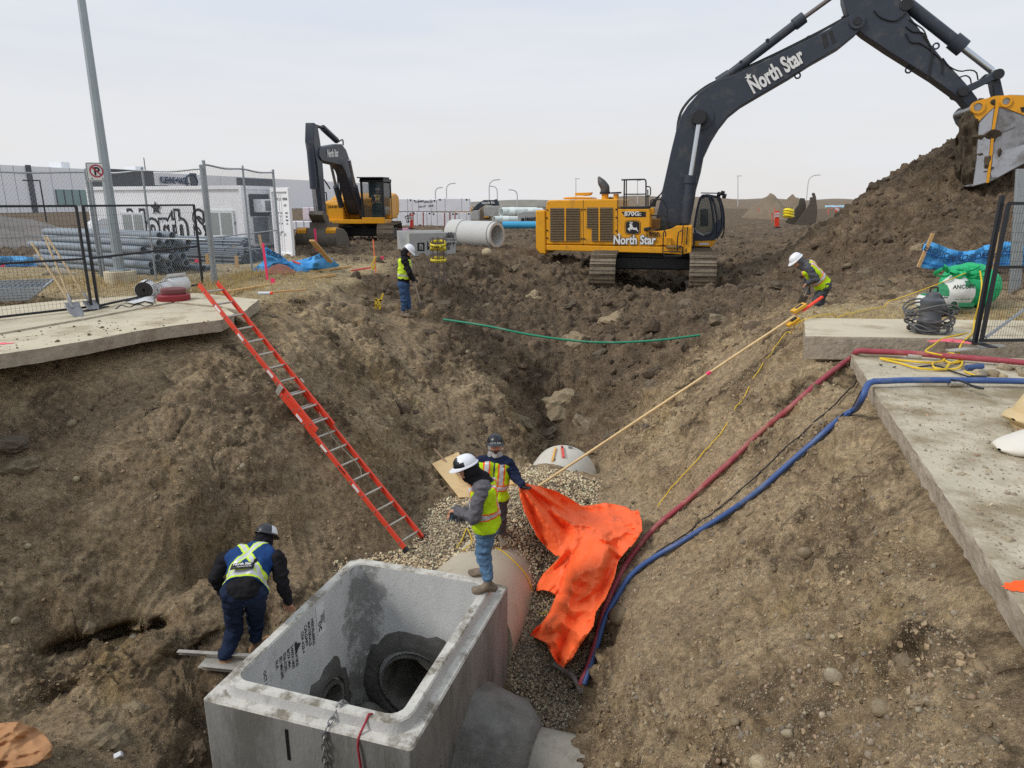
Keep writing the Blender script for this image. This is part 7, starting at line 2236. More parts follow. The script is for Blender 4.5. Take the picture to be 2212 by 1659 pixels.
# -------------------------- stacked pipes behind the fence
PVC=mat('grey_pvc',S(136,146,156),.5,var=.08,scale=5)
PVCD=mat('dark_conduit',S(96,104,114),.5,var=.1,scale=5)
pd=Vector((-4.7,2.6,0)).normalized()
p0=Pz(356,596,0.0);p0=Vector((p0.x,p0.y+.4,0))
px=Vector((-pd.y,pd.x,0));px=-px if px.x<0 else px
me_p=bpy.data.meshes.new('pipe')
mbp=MB();mbp.pipe((0,0,0),pd*5.4,.1,.085,20)
me_p.from_pydata(mbp.V,[],mbp.F);me_p.shade_smooth();me_p.set_sharp_from_angle(angle=.8);me_p.materials.append(PVC)
row_n=[7,7,6,6,5,3]
for j,n in enumerate(row_n):
 for i in range(n):
  c=p0+px*((i-(n-1)/2)*.205+(.0 if j%2 else.05))+Vector((0,0,.12+j*.182))+pd*random.uniform(-.5,.35)
  o=bpy.data.objects.new('plastic_pipe',me_p);COL.objects.link(o);o.location=c
  tag(o,'grey plastic pipe in the heap of large pipes behind the chain-link fence','pipe','large grey pipes stacked behind the fence')
def bundle(c,d,L,rad,r,label,n):
 root=empty('pipe_bundle',c,label,'pipe bundle')
 x=Vector((-d.y,d.x,0))
 me=bpy.data.meshes.new('pipe');m=MB();m.pipe((0,0,0),d*L,r,r*.7,8)
 me.from_pydata(m.V,[],m.F);me.shade_smooth();me.set_sharp_from_angle(angle=.8);me.materials.append(PVCD if n%2 else PVC)
 k=0
 rows=int(rad/(r*.87))
 for j in range(-rows,rows+1):
  for i in range(-rows,rows+1):
   a=(i+(.5 if j%2 else 0))*r*2.02;b=j*r*1.75
   if math.hypot(a/1.15,b)<rad:
    o=bpy.data.objects.new('pipe',me);COL.objects.link(o);o.parent=root
    o.location=x*a+Vector((0,0,rad+b))+d*random.uniform(-.12,.12);k+=1
 for f in(.2,.8):
  cc=c+d*L*f+Vector((0,0,rad))
  MB().tube([cc+x*math.cos(t)*rad*1.2+Vector((0,0,1))*math.sin(t)*rad*1.06 for t in np.linspace(0,2*math.pi,21)],.01,4,False).build('strap',BLK,root,smooth=None)
 return root
bd=Vector((-4.4,1.6,0)).normalized()
b0_=Pz(532,596,0);
bundle(Py(540,586,21.8)*1.0+Vector((0,0,.0)),bd,3.3,.36,.032,'lower strapped bundle of dark grey conduit nearest the blue tarp',1)
bundle(Py(562,578,22.6),bd,3.0,.3,.032,'dark grey conduit bundle lying behind the lower bundle',3)
bundle(Py(533,541,22.6),bd,3.6,.21,.026,'upper strapped bundle of light grey conduit on timber dunnage',2)
bundle(Py(455,592,19.6),bd,2.6,.14,.04,'small bundle of grey pipes between the large pipes and the conduit',2)
for k,(u,v,y_,h_)in enumerate(((230,556,20.8,.55),(370,548,21.5,.5),(388,548,21.6,.5),(448,570,20.6,.55),(511,575,20.4,.6),(506,548,22.4,.5))):
 p=Py(u,v,y_)
 thing('wood_stake',MB().bar(p-Vector((0,0,h_*.7)),p+Vector((.02,0,h_*.5)),.10,.05,(0,1,0)),WOOD,['raw timber upright beside the grey light pole','left of two raw timber uprights behind the large pipes','right of two raw timber uprights behind the large pipes','raw timber upright between large pipes and conduit','raw timber upright in front of the lower conduit bundle','raw timber upright at the end of the upper conduit bundle'][k],'timber',bev=.005)
thing('plastic_sheet',MB().grid([[Py(70+22*i,612-22*math.sin(i*.8+j)*(1-j*.3)-6*i+j*12,18.8+.3*j)for i in range(6)]for j in range(4)]),mat('tarnished_sheet',S(206,200,188),.8,var=.1),'crumpled pale plastic sheet on the grass beside the large pipes','sheet',smooth=180,solid=.01,fix=False)
SILT=mat('blue_silt_fence',S(84,168,226),.6,var=.1,scale=3,dirt=S(60,130,200),damt=.5,dscale=2,dlo=.5,spec=.3)
SILTD=mat('silt_print',S(24,60,96),.7)
def silt(name,top,bot,label,n=40,words=4,wsize=.17,woff=.3):
 T=resample(top,n);Bt=resample(bot,n)
 root=empty(name,Bt[0],label,'silt fence')
 rows=[]
 for j in range(7):
  f=j/6
  rows.append([T[i].lerp(Bt[i],f)+Vector((0,1,0))*(.05*math.sin(i*.9+j*1.3)+.03*math.sin(i*2.3+j))for i in range(n)])
 MB().grid(rows).build('sheet',SILT,root,smooth=180,fix=False,solid=.008)
 for f in(.45,.8):
  MB().tube([T[i].lerp(Bt[i],f)+Vector((0,-.055,0))+Vector((0,1,0))*(.05*math.sin(i*.9+f*6*1.3))for i in range(n)],.015,4).build('band',mat('silt_band',S(40,120,196),.6),root,smooth=60)
 for k in range(words):
  i=int((k+.5)*n/words);i0,i1=max(0,i-2),min(n-1,i+2)
  X_=(T[i1]-T[i0]).normalized();Yv=(T[i]-Bt[i]).normalized()
  o_=T[i].lerp(Bt[i],woff)-Vector((0,.11,0))
  text_mesh('print','EROSION',SILTD,root,o_,X_,Yv,wsize,.02,.002,shear=.15)
  text_mesh('print','CONTROL',SILTD,root,o_-Yv*wsize*.45,X_,Yv,wsize*.4,.02,.002)
  c_=o_+X_*wsize*2.6+Yv*wsize*.3
  MB().tube([c_+(X_*math.cos(a)*.7+Yv*math.sin(a))*wsize*.4 for a in np.linspace(.6,5.8,12)],wsize*.06,4).build('print',SILTD,root,smooth=None)
 return root
silt('silt_fence',[Py(u,v,y_)for u,v,y_ in((-120,552,20.5),(0,553,21),(90,555,21.2),(180,556,21.6),(300,557,22),(420,562,22.3))],[Py(u,v,y_)for u,v,y_ in((-120,604,20.4),(0,600,20.9),(90,598,21.1),(180,592,21.5),(300,590,21.9),(420,586,22.2))],'sagging blue silt fence sheet behind the fence panels on the left',60,6,.17,.35)
for k,(u,v)in enumerate(((8,605),(425,594))):
 p=Pz(u,v,0)
 pf=empty('marker_flag',p,'small red marker flag %s'%('at the far left below the blue silt fence','in front of the dark conduit ends')[k],'flag')
 MB().cyl(p,p+Vector((0,0,.42)),.004,n=4).build('wire',STEEL,pf,smooth=None)
 MB().box(p+Vector((.04,0,.38)),(.1,.006,.09)).build('flag',PINK,pf,smooth=None)
# -------------------------- site office container
so_r,so_l=Vector((-10.5,28.0,0)),Vector((-17.9,30.5,0))
sd_=(so_l-so_r).normalized();sn=Vector((-sd_.y,sd_.x,0));sn=sn if sn.y<0 else-sn
off_=empty('site_office',so_r,'white container site office with black blackletter lettering behind the pipe stacks','container')
Ls=(so_l-so_r).length
CW=mat('container_white',S(240,240,242),.5,var=.04,scale=1,dirt=S(190,186,178),damt=.35,dscale=1.2,dlo=.56)
def ob(s,o,z):return so_r+sd_*s-sn*o+Vector((0,0,z))
mb=MB();
for(s0,s1,o0,o1,z0,z1)in((0,Ls,0,2.44,.15,2.42),):
 vs=[ob(s,o,z)for z in(z0,z1)for s,o in((s0,o0),(s1,o0),(s1,o1),(s0,o1))]
 mb.add(vs,[(3,2,1,0),(4,5,6,7),(0,1,5,4),(1,2,6,5),(2,3,7,6),(3,0,4,7)])
mb.build('wall',CW,off_,bev=.02)
for z in(.12,2.44):MB().bar(ob(-.03,-.03,z),ob(Ls+.03,-.03,z),.1,.14).build('side_rail',CW,off_,bev=.01)
MB().bar(ob(-.03,-.03,2.44),ob(-.03,2.47,2.44),.1,.14).build('side_rail',CW,off_,bev=.01)
for s in(0,Ls):MB().bar(ob(s,-.035,.1),ob(s,-.035,2.5),.14,.12,sd_).build('corner_post',CW,off_,bev=.01)
def pane_win(s,z,w_,h_,nm='window'):
 f=MB();f.bar(ob(s-w_/2,-.04,z),ob(s+w_/2,-.04,z),.05,h_)
 fo=f.build(nm,WHITE,off_,bev=.01)
 for k in(-1,1):
  MB().bar(ob(s+k*w_*.235-w_*.19,-.075,z),ob(s+k*w_*.235+w_*.19,-.075,z),.01,h_*.8).build('pane',mat('office_glass',S(150,156,154),.15,var=.2,scale=30),fo,smooth=None)
 MB().bar(ob(s-w_*.55,-.07,z-h_*.52),ob(s+w_*.55,-.07,z-h_*.52),.09,.06).build('sill',WHITE,fo,smooth=None)
def s_at(u,v=470):
 p=Ppl(u,v,so_r,sn);return(p-so_r).dot(sd_),p.z
for u0,u1,v0,v1 in((312-42,312,490-40+10,512),(452,505,455,513)):
 s0,z0=s_at(u0,v1);s1,z1=s_at(u1,v0)
 pane_win((s0+s1)/2,(z0+z1)/2+.02,abs(s1-s0),abs(z1-z0))
Xo=-sd_
sA,zA=s_at(392,515)
cA=ob(sA,-.022,zA)
fw0=abs(s_at(276)[0]-s_at(508)[0])
t_=text_mesh('lettering','North Star',BLET,off_,cA+sn*.0,Xo,(0,0,1),1.55,.085,.004,fit=fw0)
text_mesh('lettering','North Star',CW,off_,cA+sn*.012,Xo,(0,0,1),1.55,.012,.004,fit=fw0*.955)
star(cA-Xo*1.1+Vector((0,0,1.2))+sn*.02,Xo,Vector((0,0,1)),.3,BLET,off_,'lettering')
en=-sd_
def oe(o,z,out=0.0):return so_r+en*(.02+out)-sn*o+Vector((0,0,z))
def ebox(o0,o1,z0,z1,out,th,mtl,nm,par=None,bev=.01):
 mb=MB();vs=[oe(o,z,e)for e in(out,out+th)for o,z in((o0,z0),(o1,z0),(o1,z1),(o0,z1))]
 mb.add(vs,[(3,2,1,0),(4,5,6,7),(0,1,5,4),(1,2,6,5),(2,3,7,6),(3,0,4,7)])
 return mb.build(nm,mtl,par or off_,bev=bev)
ebox(.35,1.55,1.35,2.2,0,.03,BLK,'ac_surround')
ac=ebox(.55,1.45,1.5,2.0,.03,.4,CW,'air_conditioner')
ebox(.75,1.4,1.55,1.95,.43,.01,mat('ac_grille',S(120,122,126),.6),'grille',ac)
dr=ebox(.5,1.35,.3,1.3,0,.04,mat('door_grey',S(116,116,122),.5),'door');ebox(1.25,1.3,.8,.9,.04,.03,STEEL,'handle',dr)
c2a,c2b=Vector((-8.42,25.3,0)),Vector((-7.5,24.3,0))
vd=(Vector((c2b.x,c2b.y,0))).normalized()
cont=empty('shipping_container',c2b,'white shipping container with locking bars on its door end beside the site office','container')
q=[c2a,c2b,c2b+vd*6,c2a+vd*6]
mb=MB();mb.add([p+Vector((0,0,.1))for p in q]+[p+Vector((0,0,2.32))for p in q],[(3,2,1,0),(4,5,6,7),(0,1,5,4),(1,2,6,5),(2,3,7,6),(3,0,4,7)])
mb.build('wall',CW,cont,bev=.02)
de=(c2b-c2a).normalized();dn=Vector((de.y,-de.x,0));dn=dn if dn.y<0 else-dn
def dc(s,z,o=.0):return c2a+de*s+dn*o+Vector((0,0,z))
W2=(c2b-c2a).length
for z in(.1,2.3):MB().bar(dc(0,z,.03),dc(W2,z,.03),.08,.14).build('end_rail',CW,cont,bev=.01)
for s in(.02,W2-.02):MB().bar(dc(s,.1,.03),dc(s,2.36,.03),.1,.1,de).build('corner_post',CW,cont,bev=.01)
for s in(.28,.62):
 MB().cyl(dc(s,.2,.07),dc(s,2.2,.07),.022,n=8).build('locking_bar',CW,cont,smooth=50)
 MB().bar(dc(s,.85,.09),dc(s+.18,.9,.1),.03,.05).build('lock_handle',STEEL,cont,smooth=None)
for k,(s,z,t,sz)in enumerate(((.45,1.95,'OSZU',.13),(.98,1.95,'054348',.13),(.95,1.75,'22G1',.1),(.5,1.5,'MAX GR',.08),(.5,1.38,'TARE',.08),(.5,1.26,'NET',.08),(.5,1.14,'CU.CAP',.08),(1.0,1.5,'30480',.08),(1.0,1.38,'2200',.08),(1.0,1.26,'28280',.08),(1.0,1.14,'33.2',.08))):
 text_mesh('lettering',t,BLET,cont,dc(s,z,.012),de,(0,0,1),sz,.01,.001)
# -------------------------- warehouse
wl,wr=Vector((-95,110,0)),Vector((-63.5,215,0))
wd=(wr-wl).normalized();wn=Vector((wd.y,-wd.x,0));wn=wn if wn.dot(-wl)>0 else-wn
wl=wl-wd*30
WHW=mat('warehouse_white',S(250,250,252),.6,var=.03,scale=.05);WHG=mat('warehouse_grey',S(92,94,100),.6,var=.05,scale=.1)
def wq(u,v):return Ppl(u,v,wr,wn)
def ws(u):
 p=wq(u,430);return(p-wl).dot(wd)
HW=8.2
ware=empty('warehouse',wl,'long white warehouse with dark grey panels and a blue company name behind the site office','building')
Lw=(wr-wl).length
def wbox(s0,s1,z0,z1,o0,o1,mtl,nm,par=None):
 mb=MB();vs=[wl+wd*s+wn*o+Vector((0,0,z))for z in(z0,z1)for s,o in((s0,o1),(s1,o1),(s1,o0),(s0,o0))]
 mb.add(vs,[(3,2,1,0),(4,5,6,7),(0,1,5,4),(1,2,6,5),(2,3,7,6),(3,0,4,7)])
 return mb.build(nm,mtl,par or ware,smooth=None)
s_end=ws(800)
wbox(0,s_end,0,HW,-40,0,WHW,'wall')
ztop=lambda u,v:wq(u,v).z
for u in(12,40,118,160,250,480,700):wbox(ws(u)-.04,ws(u)+.04,0,HW,0,.03,mat('joint_grey',S(170,171,178),.7),'panel_joint')
for u0,u1,z0,z1 in((66,76,0,HW+.2),(205,218,0,HW+.3),(218,336,HW-3.6,HW+.3),(415,428,3,HW+.3),(515,592,HW-3.0,HW-.2),(682,690,0,HW)):
 wbox(ws(u0),ws(u1),z0,z1,0,.3,WHG,'grey_panel')
wgl=wbox(ws(122),ws(205),1.2,4.2,.02,.12,mat('green_glass',S(140,166,164),.15,var=.1,scale=.3),'window')
for k in range(6):
 s=ws(122)+(ws(205)-ws(122))*k/5
 wbox(s-.1,s+.1,1.2,4.2,.12,.2,WHG,'mullion',wgl)
tt=wq(376,392)
text_mesh('company_name','KUEHNE+NAGEL',mat('sign_blue',S(36,62,92),.6),ware,Vector((tt.x,tt.y,0))+wn*.3+Vector((0,0,HW-2.2)),wd,(0,0,1),2.0,.03,.02,fit=ws(404)-ws(342))
cc=wq(412,391);cc=Vector((cc.x,cc.y,HW-1.6))+wn*.3
MB().tube([cc+wd*math.cos(a)*1.9+Vector((0,0,1))*math.sin(a)*1.5 for a in np.linspace(0,2*math.pi,25)],.18,5,False).build('logo_ring',MATS['sign_blue'],ware,smooth=None)
for u0,u1 in((0,22),(186,204),(340,362)):
 wbox(ws(u0),ws(u1),HW,HW+1.4,-8,-5,WHG if u0==0 else WHITE,'roof_unit')
ah=wq(312,352);MB().cyl(Vector((ah.x,ah.y,HW)),Vector((ah.x,ah.y,HW+3)),.1,n=5).build('antenna',WHG,ware,smooth=None)
def yard_lamp(u,v0,v1,y_,label,side=-1,arm=.9,mtl=None):
 b=Py(u,v1,y_);t=Py(u+(b.x-b.x),v0,y_);t=Vector((b.x,b.y,t.z))
 root=empty('yard_lamp',b,label,'lamp post')
 MB().cyl(b,t,.09,.06,n=8).build('pole',mtl or BLK,root,smooth=None)
 MB().bar(t,t+Vector((side*arm,0,.02)),.25,.12).build('lamp_head',mtl or BLK,root,smooth=None)
yard_lamp(104,390,500,70,'black square-headed lamp post before the warehouse at far left',-1,1.6)
yard_lamp(372,402,470,75,'black lamp post showing under the company name',-1,1.4)
yard_lamp(709,416,480,75,'black lamp post left of the mid-sized excavator boom',-1,1.3)
def mound(name,c,rx,ry,h,mtl,label,cat,seed,n=46,kind=None):
 rows=[]
 for i in range(n+1):
  row=[]
  for j in range(n+1):
   a,b=-1+2*i/n,-1+2*j/n
   r=math.hypot(a,b)
   z=h*max(0,1-r)**.9
   row.append((c[0]+a*rx,c[1]+b*ry,c[2]+z-(.15 if r>1 else 0)))
  rows.append(row)
 A=np.array(rows,np.float32).reshape(-1,3)
 A[:,2]+=vnoise(A,h*.45,seed)*h*.08+vnoise(A,h*.15,seed+1)*h*.03
 k=n+1
 mb=MB();mb.grid([[tuple(A[i*k+j])for j in range(k)]for i in range(k)])
 o=mb.build(name,mtl,None,smooth=60,fix=False);return tag(o,label,cat,kind=kind)
GRV=mat('heap_gravel',S(124,118,112),.95,var=.3,scale=6,bump=1,bscale=12)
mound('gravel_heap',(-27.5,33,-.1),8.5,7,2.1,GRV,'grey gravel heap at the far left behind the fences','gravel heap',3)
t0=Py(165,552,27)
tr=empty('utility_trailer',t0,'white equipment trailer with stored gear behind the silt fence','trailer')
def tb_(u0,u1,v0,v1,y_,th,mtl,nm,par=None,bev=.02):
 a,b=Py(u0,v1,y_),Py(u1,v0,y_)
 return MB().box(((a.x+b.x)/2,y_+th/2,(a.z+b.z)/2),(b.x-a.x,th,b.z-a.z)).build(nm,mtl,par or tr,bev=bev)
tb_(138,226,510,516,27,2,WHITE,'rack');tb_(138,226,532,548,27,2,WHITE,'body');bw=tb_(138,222,516,532,28.5,.3,WHITE,'cabinet')
for u in(142,152,170,190,210):tb_(u,u+8,519,528,28.4,.1,BLK,'opening',bw,0)
for u in(139,160,185,224):tb_(u,u+2,514,536,27,.06,WHITE,'stanchion')
tb_(120,137,520,545,26.6,1.2,mat('machine_grey',S(96,98,98),.6),'generator');tb_(180,192,536,548,26.8,.5,BLK,'toolbox')
q=MB();q.cyl(Py(205,495,27.5),Py(228,492,27),.35,n=20);q.build('tank',WHITE,tr,smooth=40)
o=MB().grid([[Py(132+6*i,505+5*math.sin(i)*(j%2)+3*j,26.8+.2*j)for i in range(8)]for j in range(3)]).build('folded_tarp',SILT,tr,smooth=180,solid=.05,fix=False)
MB().tube([Py(130+12*(1+math.cos(a)),497+3*math.sin(a)+.15*k,27)for k,a in enumerate(np.linspace(0,18,60))],.05,5).build('hose_coil',RUB,tr,smooth=60)
# -------------------------- blue tarp heap, stakes and lumber by the trench
Z2=zc(550,280,3.16)
bt=[Z2(*p)for p in((205,1215),(230,1180),(270,1150),(300,1120),(300,1040),(312,1018),(380,1060),(440,1092),(490,1132),(560,1125),(640,1105),(700,1085),(762,1052),(800,1090),(885,1165),(860,1175),(800,1182),(690,1200),(620,1220),(560,1222),(520,1205),(450,1190),(400,1195),(300,1238))]
bc_=[]
for x,y in((205,1215),(300,1235),(420,1195),(560,1222),(690,1200),(885,1168)):
 p=Pz(*Z2(x,y),.03);bc_.append((*Z2(x,y),(p-Vector((0,0,CAMZ))).length))
for x,y,z in((312,1018,.75),(300,1120,.4),(440,1092,.45),(490,1132,.3),(640,1105,.35),(762,1052,.55),(560,1150,.25),(700,1140,.3),(400,1140,.35),(800,1120,.3)):
 p=Pz(*Z2(x,y),z);bc_.append((*Z2(x,y),(p-Vector((0,0,CAMZ))).length))
blue=cloth('tarpaulin',bt,np.array(bc_),1.6,lambda q,P:.12*(1-2*np.abs(vnoise(P,.55,71)))+.05*(1-2*np.abs(vnoise(P,.2,72))),[],SILT,'crumpled blue printed tarp heaped beside the chain-link fence end','tarp')
_bc=np.array(bc_)
def btp(x,y,o=.3):
 u,v=Z2(x,y);t=float(rbf1(_bc,np.array([[u,v]]))[0])
 return ray(u,v).normalized()*(t-o)+Vector((0,0,CAMZ))
for(a,b,sz)in(((320,1075),(440,1120),.2),((690,1125),(790,1085),.17)):
 A_,B_=btp(*a),btp(*b)
 Xv=(B_-A_).normalized()
 text_mesh('print','EROSION',SILTD,blue,(A_+B_)/2,Xv,Vector((0,.35,.94)),sz,.02,.004,fit=(B_-A_).length)
def stake(u0,v0,u1,v1,w_,mtl,label,z=0,cat='stake',tip=None,nm='survey_stake'):
 b=Pt(u1,v1)if z is None else Pz(u1,v1,z)
 t=Py(u0,v0,b.y)
 root=empty(nm,b,label,cat)
 MB().bar(b-Vector((0,0,.1)),t,w_,w_*.6,(0,1,0)).build('shaft',mtl,root,bev=.003)
 if tip:MB().bar(b.lerp(t,.7),t+(t-b)*.01,w_*1.15,w_*.8,(0,1,0)).build('painted_top',tip,root,bev=.003)
 return root
stake(*Z2(290,992),*Z2(332,1312),.05,PINK,'tall bright pink stake beside the brown plastic dome')
stake(*Z2(690,880),*Z2(710,1082),.07,PINK,'bright pink stake in front of the bucket of the mid-sized excavator')
stake(*Z2(1140,962),*Z2(1160,1192),.035,mat('orange_stake',S(250,130,80),.6),'thin orange stake tied with yellow ribbon left of the shovelling worker')
p=Pz(*Z2(1145,1130),.35)
thing('ribbon',MB().tube(resample([p+Vector((.05,0,.12)),p,p+Vector((-.06,0,-.1)),p+Vector((-.02,0,-.22)),p+Vector((.03,0,-.08))],12),.022,5),YROPE,'yellow ribbon tied to the thin orange stake','ribbon')
stake(*Z2(262,925),*Z2(285,1030),.08,WOOD,'raw wooden stake at the end of the conduit bundles',.45)
def lumber(a,b,w_,h_,mtl,label,z=.03,cat='lumber',z1=None):
 return thing('lumber',MB().bar(Pz(*Z2(*a),z),Pz(*Z2(*b),z if z1 is None else z1),w_,h_),mtl,label,cat,bev=.004)
lumber((-30,1375),(850,1235),.09,.06,WOOD,'long pale plank lying along the edge of the left bank')
lumber((350,1372),(625,1350),.05,.04,WOOD,'short pale lath beside the fallen pink flag')
lumber((0,1320),(310,1250),.05,.05,mat('grey_timber',S(146,130,108),.8),'grey weathered pole lying below the chain-link fence end')
lumber((660,1210),(965,1172),.08,.05,WOOD,'pale plank in front of the blue tarp heap')
lumber((975,1203),(1118,1180),.06,.04,mat('red_lath',S(226,90,80),.7),'fallen red painted lath near the thin orange stake')
lumber((668,970),(812,1135),.14,.05,WOOD,'plank standing slanted in the blue tarp heap',.95,z1=.3)
lumber((515,1128),(575,1150),.05,.04,mat('red_lath',S(226,90,80),.7),'red lath poking from the blue tarp heap',.3)
for k,(x,y)in enumerate(((362,1350),(1205,1155))):
 p=Pz(*Z2(x,y),0)
 fl=empty('marker_flag',p,('pink flag fallen beside the tall pink stake','small pink flag on the bank left of the shovelling worker')[k],'flag')
 MB().cyl(p,p+Vector((0,0,.22)),.004,n=4).build('wire',STEEL,fl,smooth=None)
 MB().box(p+Vector((.03,0,.2)),(.09,.008,.1)).build('flag',PINK,fl,smooth=None)
p=Pz(*Z2(255,1378),.05)
sp_=empty('spray_can',p,'white spray can with an orange cap lying by the tall pink stake','spray can')
MB().cyl(p,p+Vector((.24,.02,0)),.035,n=14).build('can',WHITE,sp_,smooth=40);MB().cyl(p+Vector((.24,.02,0)),p+Vector((.29,.02,0)),.03,n=14).build('cap',ORG,sp_,smooth=40)
p=Pz(*Z2(425,1248),0)
BRN=mat('brown_plastic',S(146,92,74),.6,var=.1)
bc2=empty('plastic_dome',p,'brown hexagonal plastic dome lying against the blue tarp','plastic dome')
MB().lathe([(.46,.05),(.44,.12),(.2,.28),(.02,.33)],p,6).build('dome',BRN,bc2,smooth=None)
MB().bar(p+Vector((-.75,-.05,.05)),p+Vector((-.2,.1,.12)),.3,.06).build('flap',BRN,bc2,bev=.01)
thing('cloth_scrap',MB().grid([[Pz(*Z2(500+30*i,1235-10*j+8*math.sin(i*2+j)),.03+.05*(i%2))for i in range(4)]for j in range(4)]),GREYP,'grey cloth scrap at the front of the blue tarp heap','cloth',smooth=180,solid=.02,fix=False)
# -------------------------- background yard
A4=zc(930,450,4.74)
WRAP=mat('white_wrap',S(232,232,236),.5,var=.06,scale=2,bump=.5,bscale=4,dirt=S(190,186,190),damt=.3,dscale=1,dlo=.55)
yl=57.0
packs=[((132,165),(365,318),'upper left white-wrapped lumber pack behind the mid-sized excavator',0),((365,172),(648,318),'upper middle white-wrapped lumber pack with black print',1),((648,160),(1030,318),'upper right white-wrapped lumber pack of the tall stack',0),((135,322),(365,465),'lower left white-wrapped lumber pack of the tall stack',0),((365,318),(585,480),'lower white-wrapped pack below the printed one',0),((585,325),(860,485),'lower white-wrapped lumber pack behind the red stakes',0),((860,322),(1035,470),'lower right white-wrapped lumber pack of the tall stack',0)]
for(a,b,lab,pr)in packs:
 P0=Py(*A4(a[0],b[1]),yl);P1=Py(*A4(*b[:1],a[1]),yl)
 z0,z1=min(P0.z,P1.z),max(P0.z,P1.z)
 if z0<.3:z0=0
 root=empty('lumber_pack',(P0.x,yl,z0),lab,'lumber pack','white-wrapped lumber packs')
 w_=P1.x-P0.x
 rows=[]
 N_=14
 mb=MB();mb.box(((P0.x+P1.x)/2,yl+.6,(z0+z1)/2),(w_-.04,1.25,z1-z0-.03))
 mb.build('wrapping',WRAP,root,bev=.05)
 for f in(.25,.75):
  x=P0.x+w_*f
  MB().box((x,yl+.6,(z0+z1)/2),(.025,1.27,z1-z0-.01)).build('strap',mat('grey_strap',S(150,152,158),.5),root,smooth=None)
 for f in(.1,.9):
  MB().box((P0.x+w_*f,yl-.03,z1-.12),(.12,.02,.12)).build('corner_tag',BLK,root,smooth=None)
 if pr:
  for k,(fx,fz,t)in enumerate(((.3,.75,'LUMBER'),(.65,.72,'SPRUCE'),(.4,.35,'KD-HT'),(.75,.4,'PINE'))):
   text_mesh('print',t,BLET,root,(P0.x+w_*fx,yl-.035,z0+(z1-z0)*fz),(1,0,.1),(0,0,1),.2,.02,.001)
for k,(u0,u1,v0,v1,y_)in enumerate(((628,668,478,498,50),(655,700,448,476,52),(640,690,500,528,46))):
 a,b=Py(u0,v1,y_),Py(u1,v0,y_)
 root=empty('lumber_pack',(a.x,y_,a.z),('torn white-wrapped lumber pack right of the shipping container','upper torn white-wrapped pack behind the excavator stick','lower pink-white wrapped pack right of the shipping container')[k],'lumber pack','white-wrapped lumber packs')
 MB().box(((a.x+b.x)/2,y_+.6,(max(a.z,0)+b.z)/2),(b.x-a.x,1.2,b.z-max(a.z,0))).build('wrapping',WRAP if k==0 else mat('pink_wrap',S(222,206,212),.5,var=.1,scale=2,bump=.4,bscale=5),root,bev=.05)
 for f in(.3,.7):MB().box((a.x+(b.x-a.x)*f,y_-.01,(max(a.z,0)+b.z)/2),(.04,.03,b.z-max(a.z,0))).build('strap',MATS['grey_strap'],root,smooth=None)
RBS=mat('red_brown_stake',S(150,84,76),.7)
for k,x in enumerate((372,490,738,800,858)):
 b=Py(*A4(x,488),yl-1.2);t=Py(*A4(x,318 if x in(372,490)else 330),yl-1.2)
 b.z=0
 thing('post',MB().bar(b,t,.09,.09),RBS,['first red-brown post from the left before the wrapped lumber','second red-brown post before the wrapped lumber','third red-brown post before the wrapped lumber','fourth red-brown post before the wrapped lumber','rightmost red-brown post before the wrapped lumber'][k],'post','red-brown posts before the lumber',smooth=None)
PKP=mat('mauve_pipe',S(178,116,138),.5)
for k in range(5):
 a=Py(*A4(118+6*k,470+4*k),46-k);b=Py(*A4(300+8*k,440+8*k),49-k)
 a.z=b.z=.1+.02*k
 thing('plastic_pipe',MB().cyl(a,b,.07,n=8),PKP,'mauve plastic pipe lying in front of the wrapped lumber','pipe','mauve pipes on the ground',smooth=60)
def delineator(u,v0,v1,y_,label,wd_=.1,mtl=ORG):
 b=Py(u,v1,y_);t=Py(u,v0,y_)
 root=empty('delineator',b,label,'delineator')
 MB().bar(b,t,wd_,.05,(0,1,0)).build('panel',mtl,root,bev=.01)
 for f in(.7,.85):
  q=b.lerp(t,f);MB().box(q+Vector((0,-.03,0)),(wd_*1.02,.012,.08)).build('reflective_band',WLET,root,smooth=None)
 MB().lathe([(.18,0),(.17,.05),(.05,.07)],b,12).build('foot',BLK,root,smooth=None)
delineator(*A4(355,350)[:1],A4(355,350)[1],A4(355,516)[1],37,'pink-orange delineator post before the wrapped lumber',.16,mat('hot_orange',S(255,84,60),.5))
q=[Py(*A4(x,y),37.5)for x,y in((275,380),(330,350),(345,430),(300,440),(285,390),(335,400),(310,355),(320,445))]
thing('wire_bundle',MB().tube(q,.03,5),BLK,'tangled black wire grid beside the delineator before the lumber','wire',smooth=None)
A5=A5b
delineator(A5(716,0)[0],A5(0,366)[1],A5(0,570)[1],33,'tall orange delineator right of the large excavator',.2)
delineator(A5(1428,0)[0],A5(0,322)[1],A5(0,402)[1],60,'orange delineator on the field left of the spoil heap',.25)
delineator(A5(1446,0)[0],A5(0,345)[1],A5(0,405)[1],55,'second orange delineator beside the spoil heap',.22)
for k,(x,y0,y1,y_)in enumerate(((660,380,500,38),(690,325,375,60),(500,330,385,60),(1330,335,410,55),(1570,310,355,62),(1370,320,360,64))):
 b,t=Py(*A5(x,y1),y_),Py(*A5(x,y0),y_)
 thing('survey_stake',MB().bar(b,t,.07,.05,(0,1,0)),mat('salmon_stake',S(214,120,104),.7),['thin red stake left of the tall orange delineator','far red stake behind the tall orange delineator','far pale stake between cab and delineator','far red stake left of the spoil heap','red stake at the foot of the spoil heap','small far stake near the blue sheets'][k],'stake',smooth=None)
yw=empty('rebar_cage',Py(*A5(855,440),50),'yellow-taped rebar cage on the field before the two dirt mounds','rebar cage')
c0=Py(*A5(855,440),50);c1=Py(*A5(855,325),50);rad=(Py(*A5(900,400),50).x-c0.x)
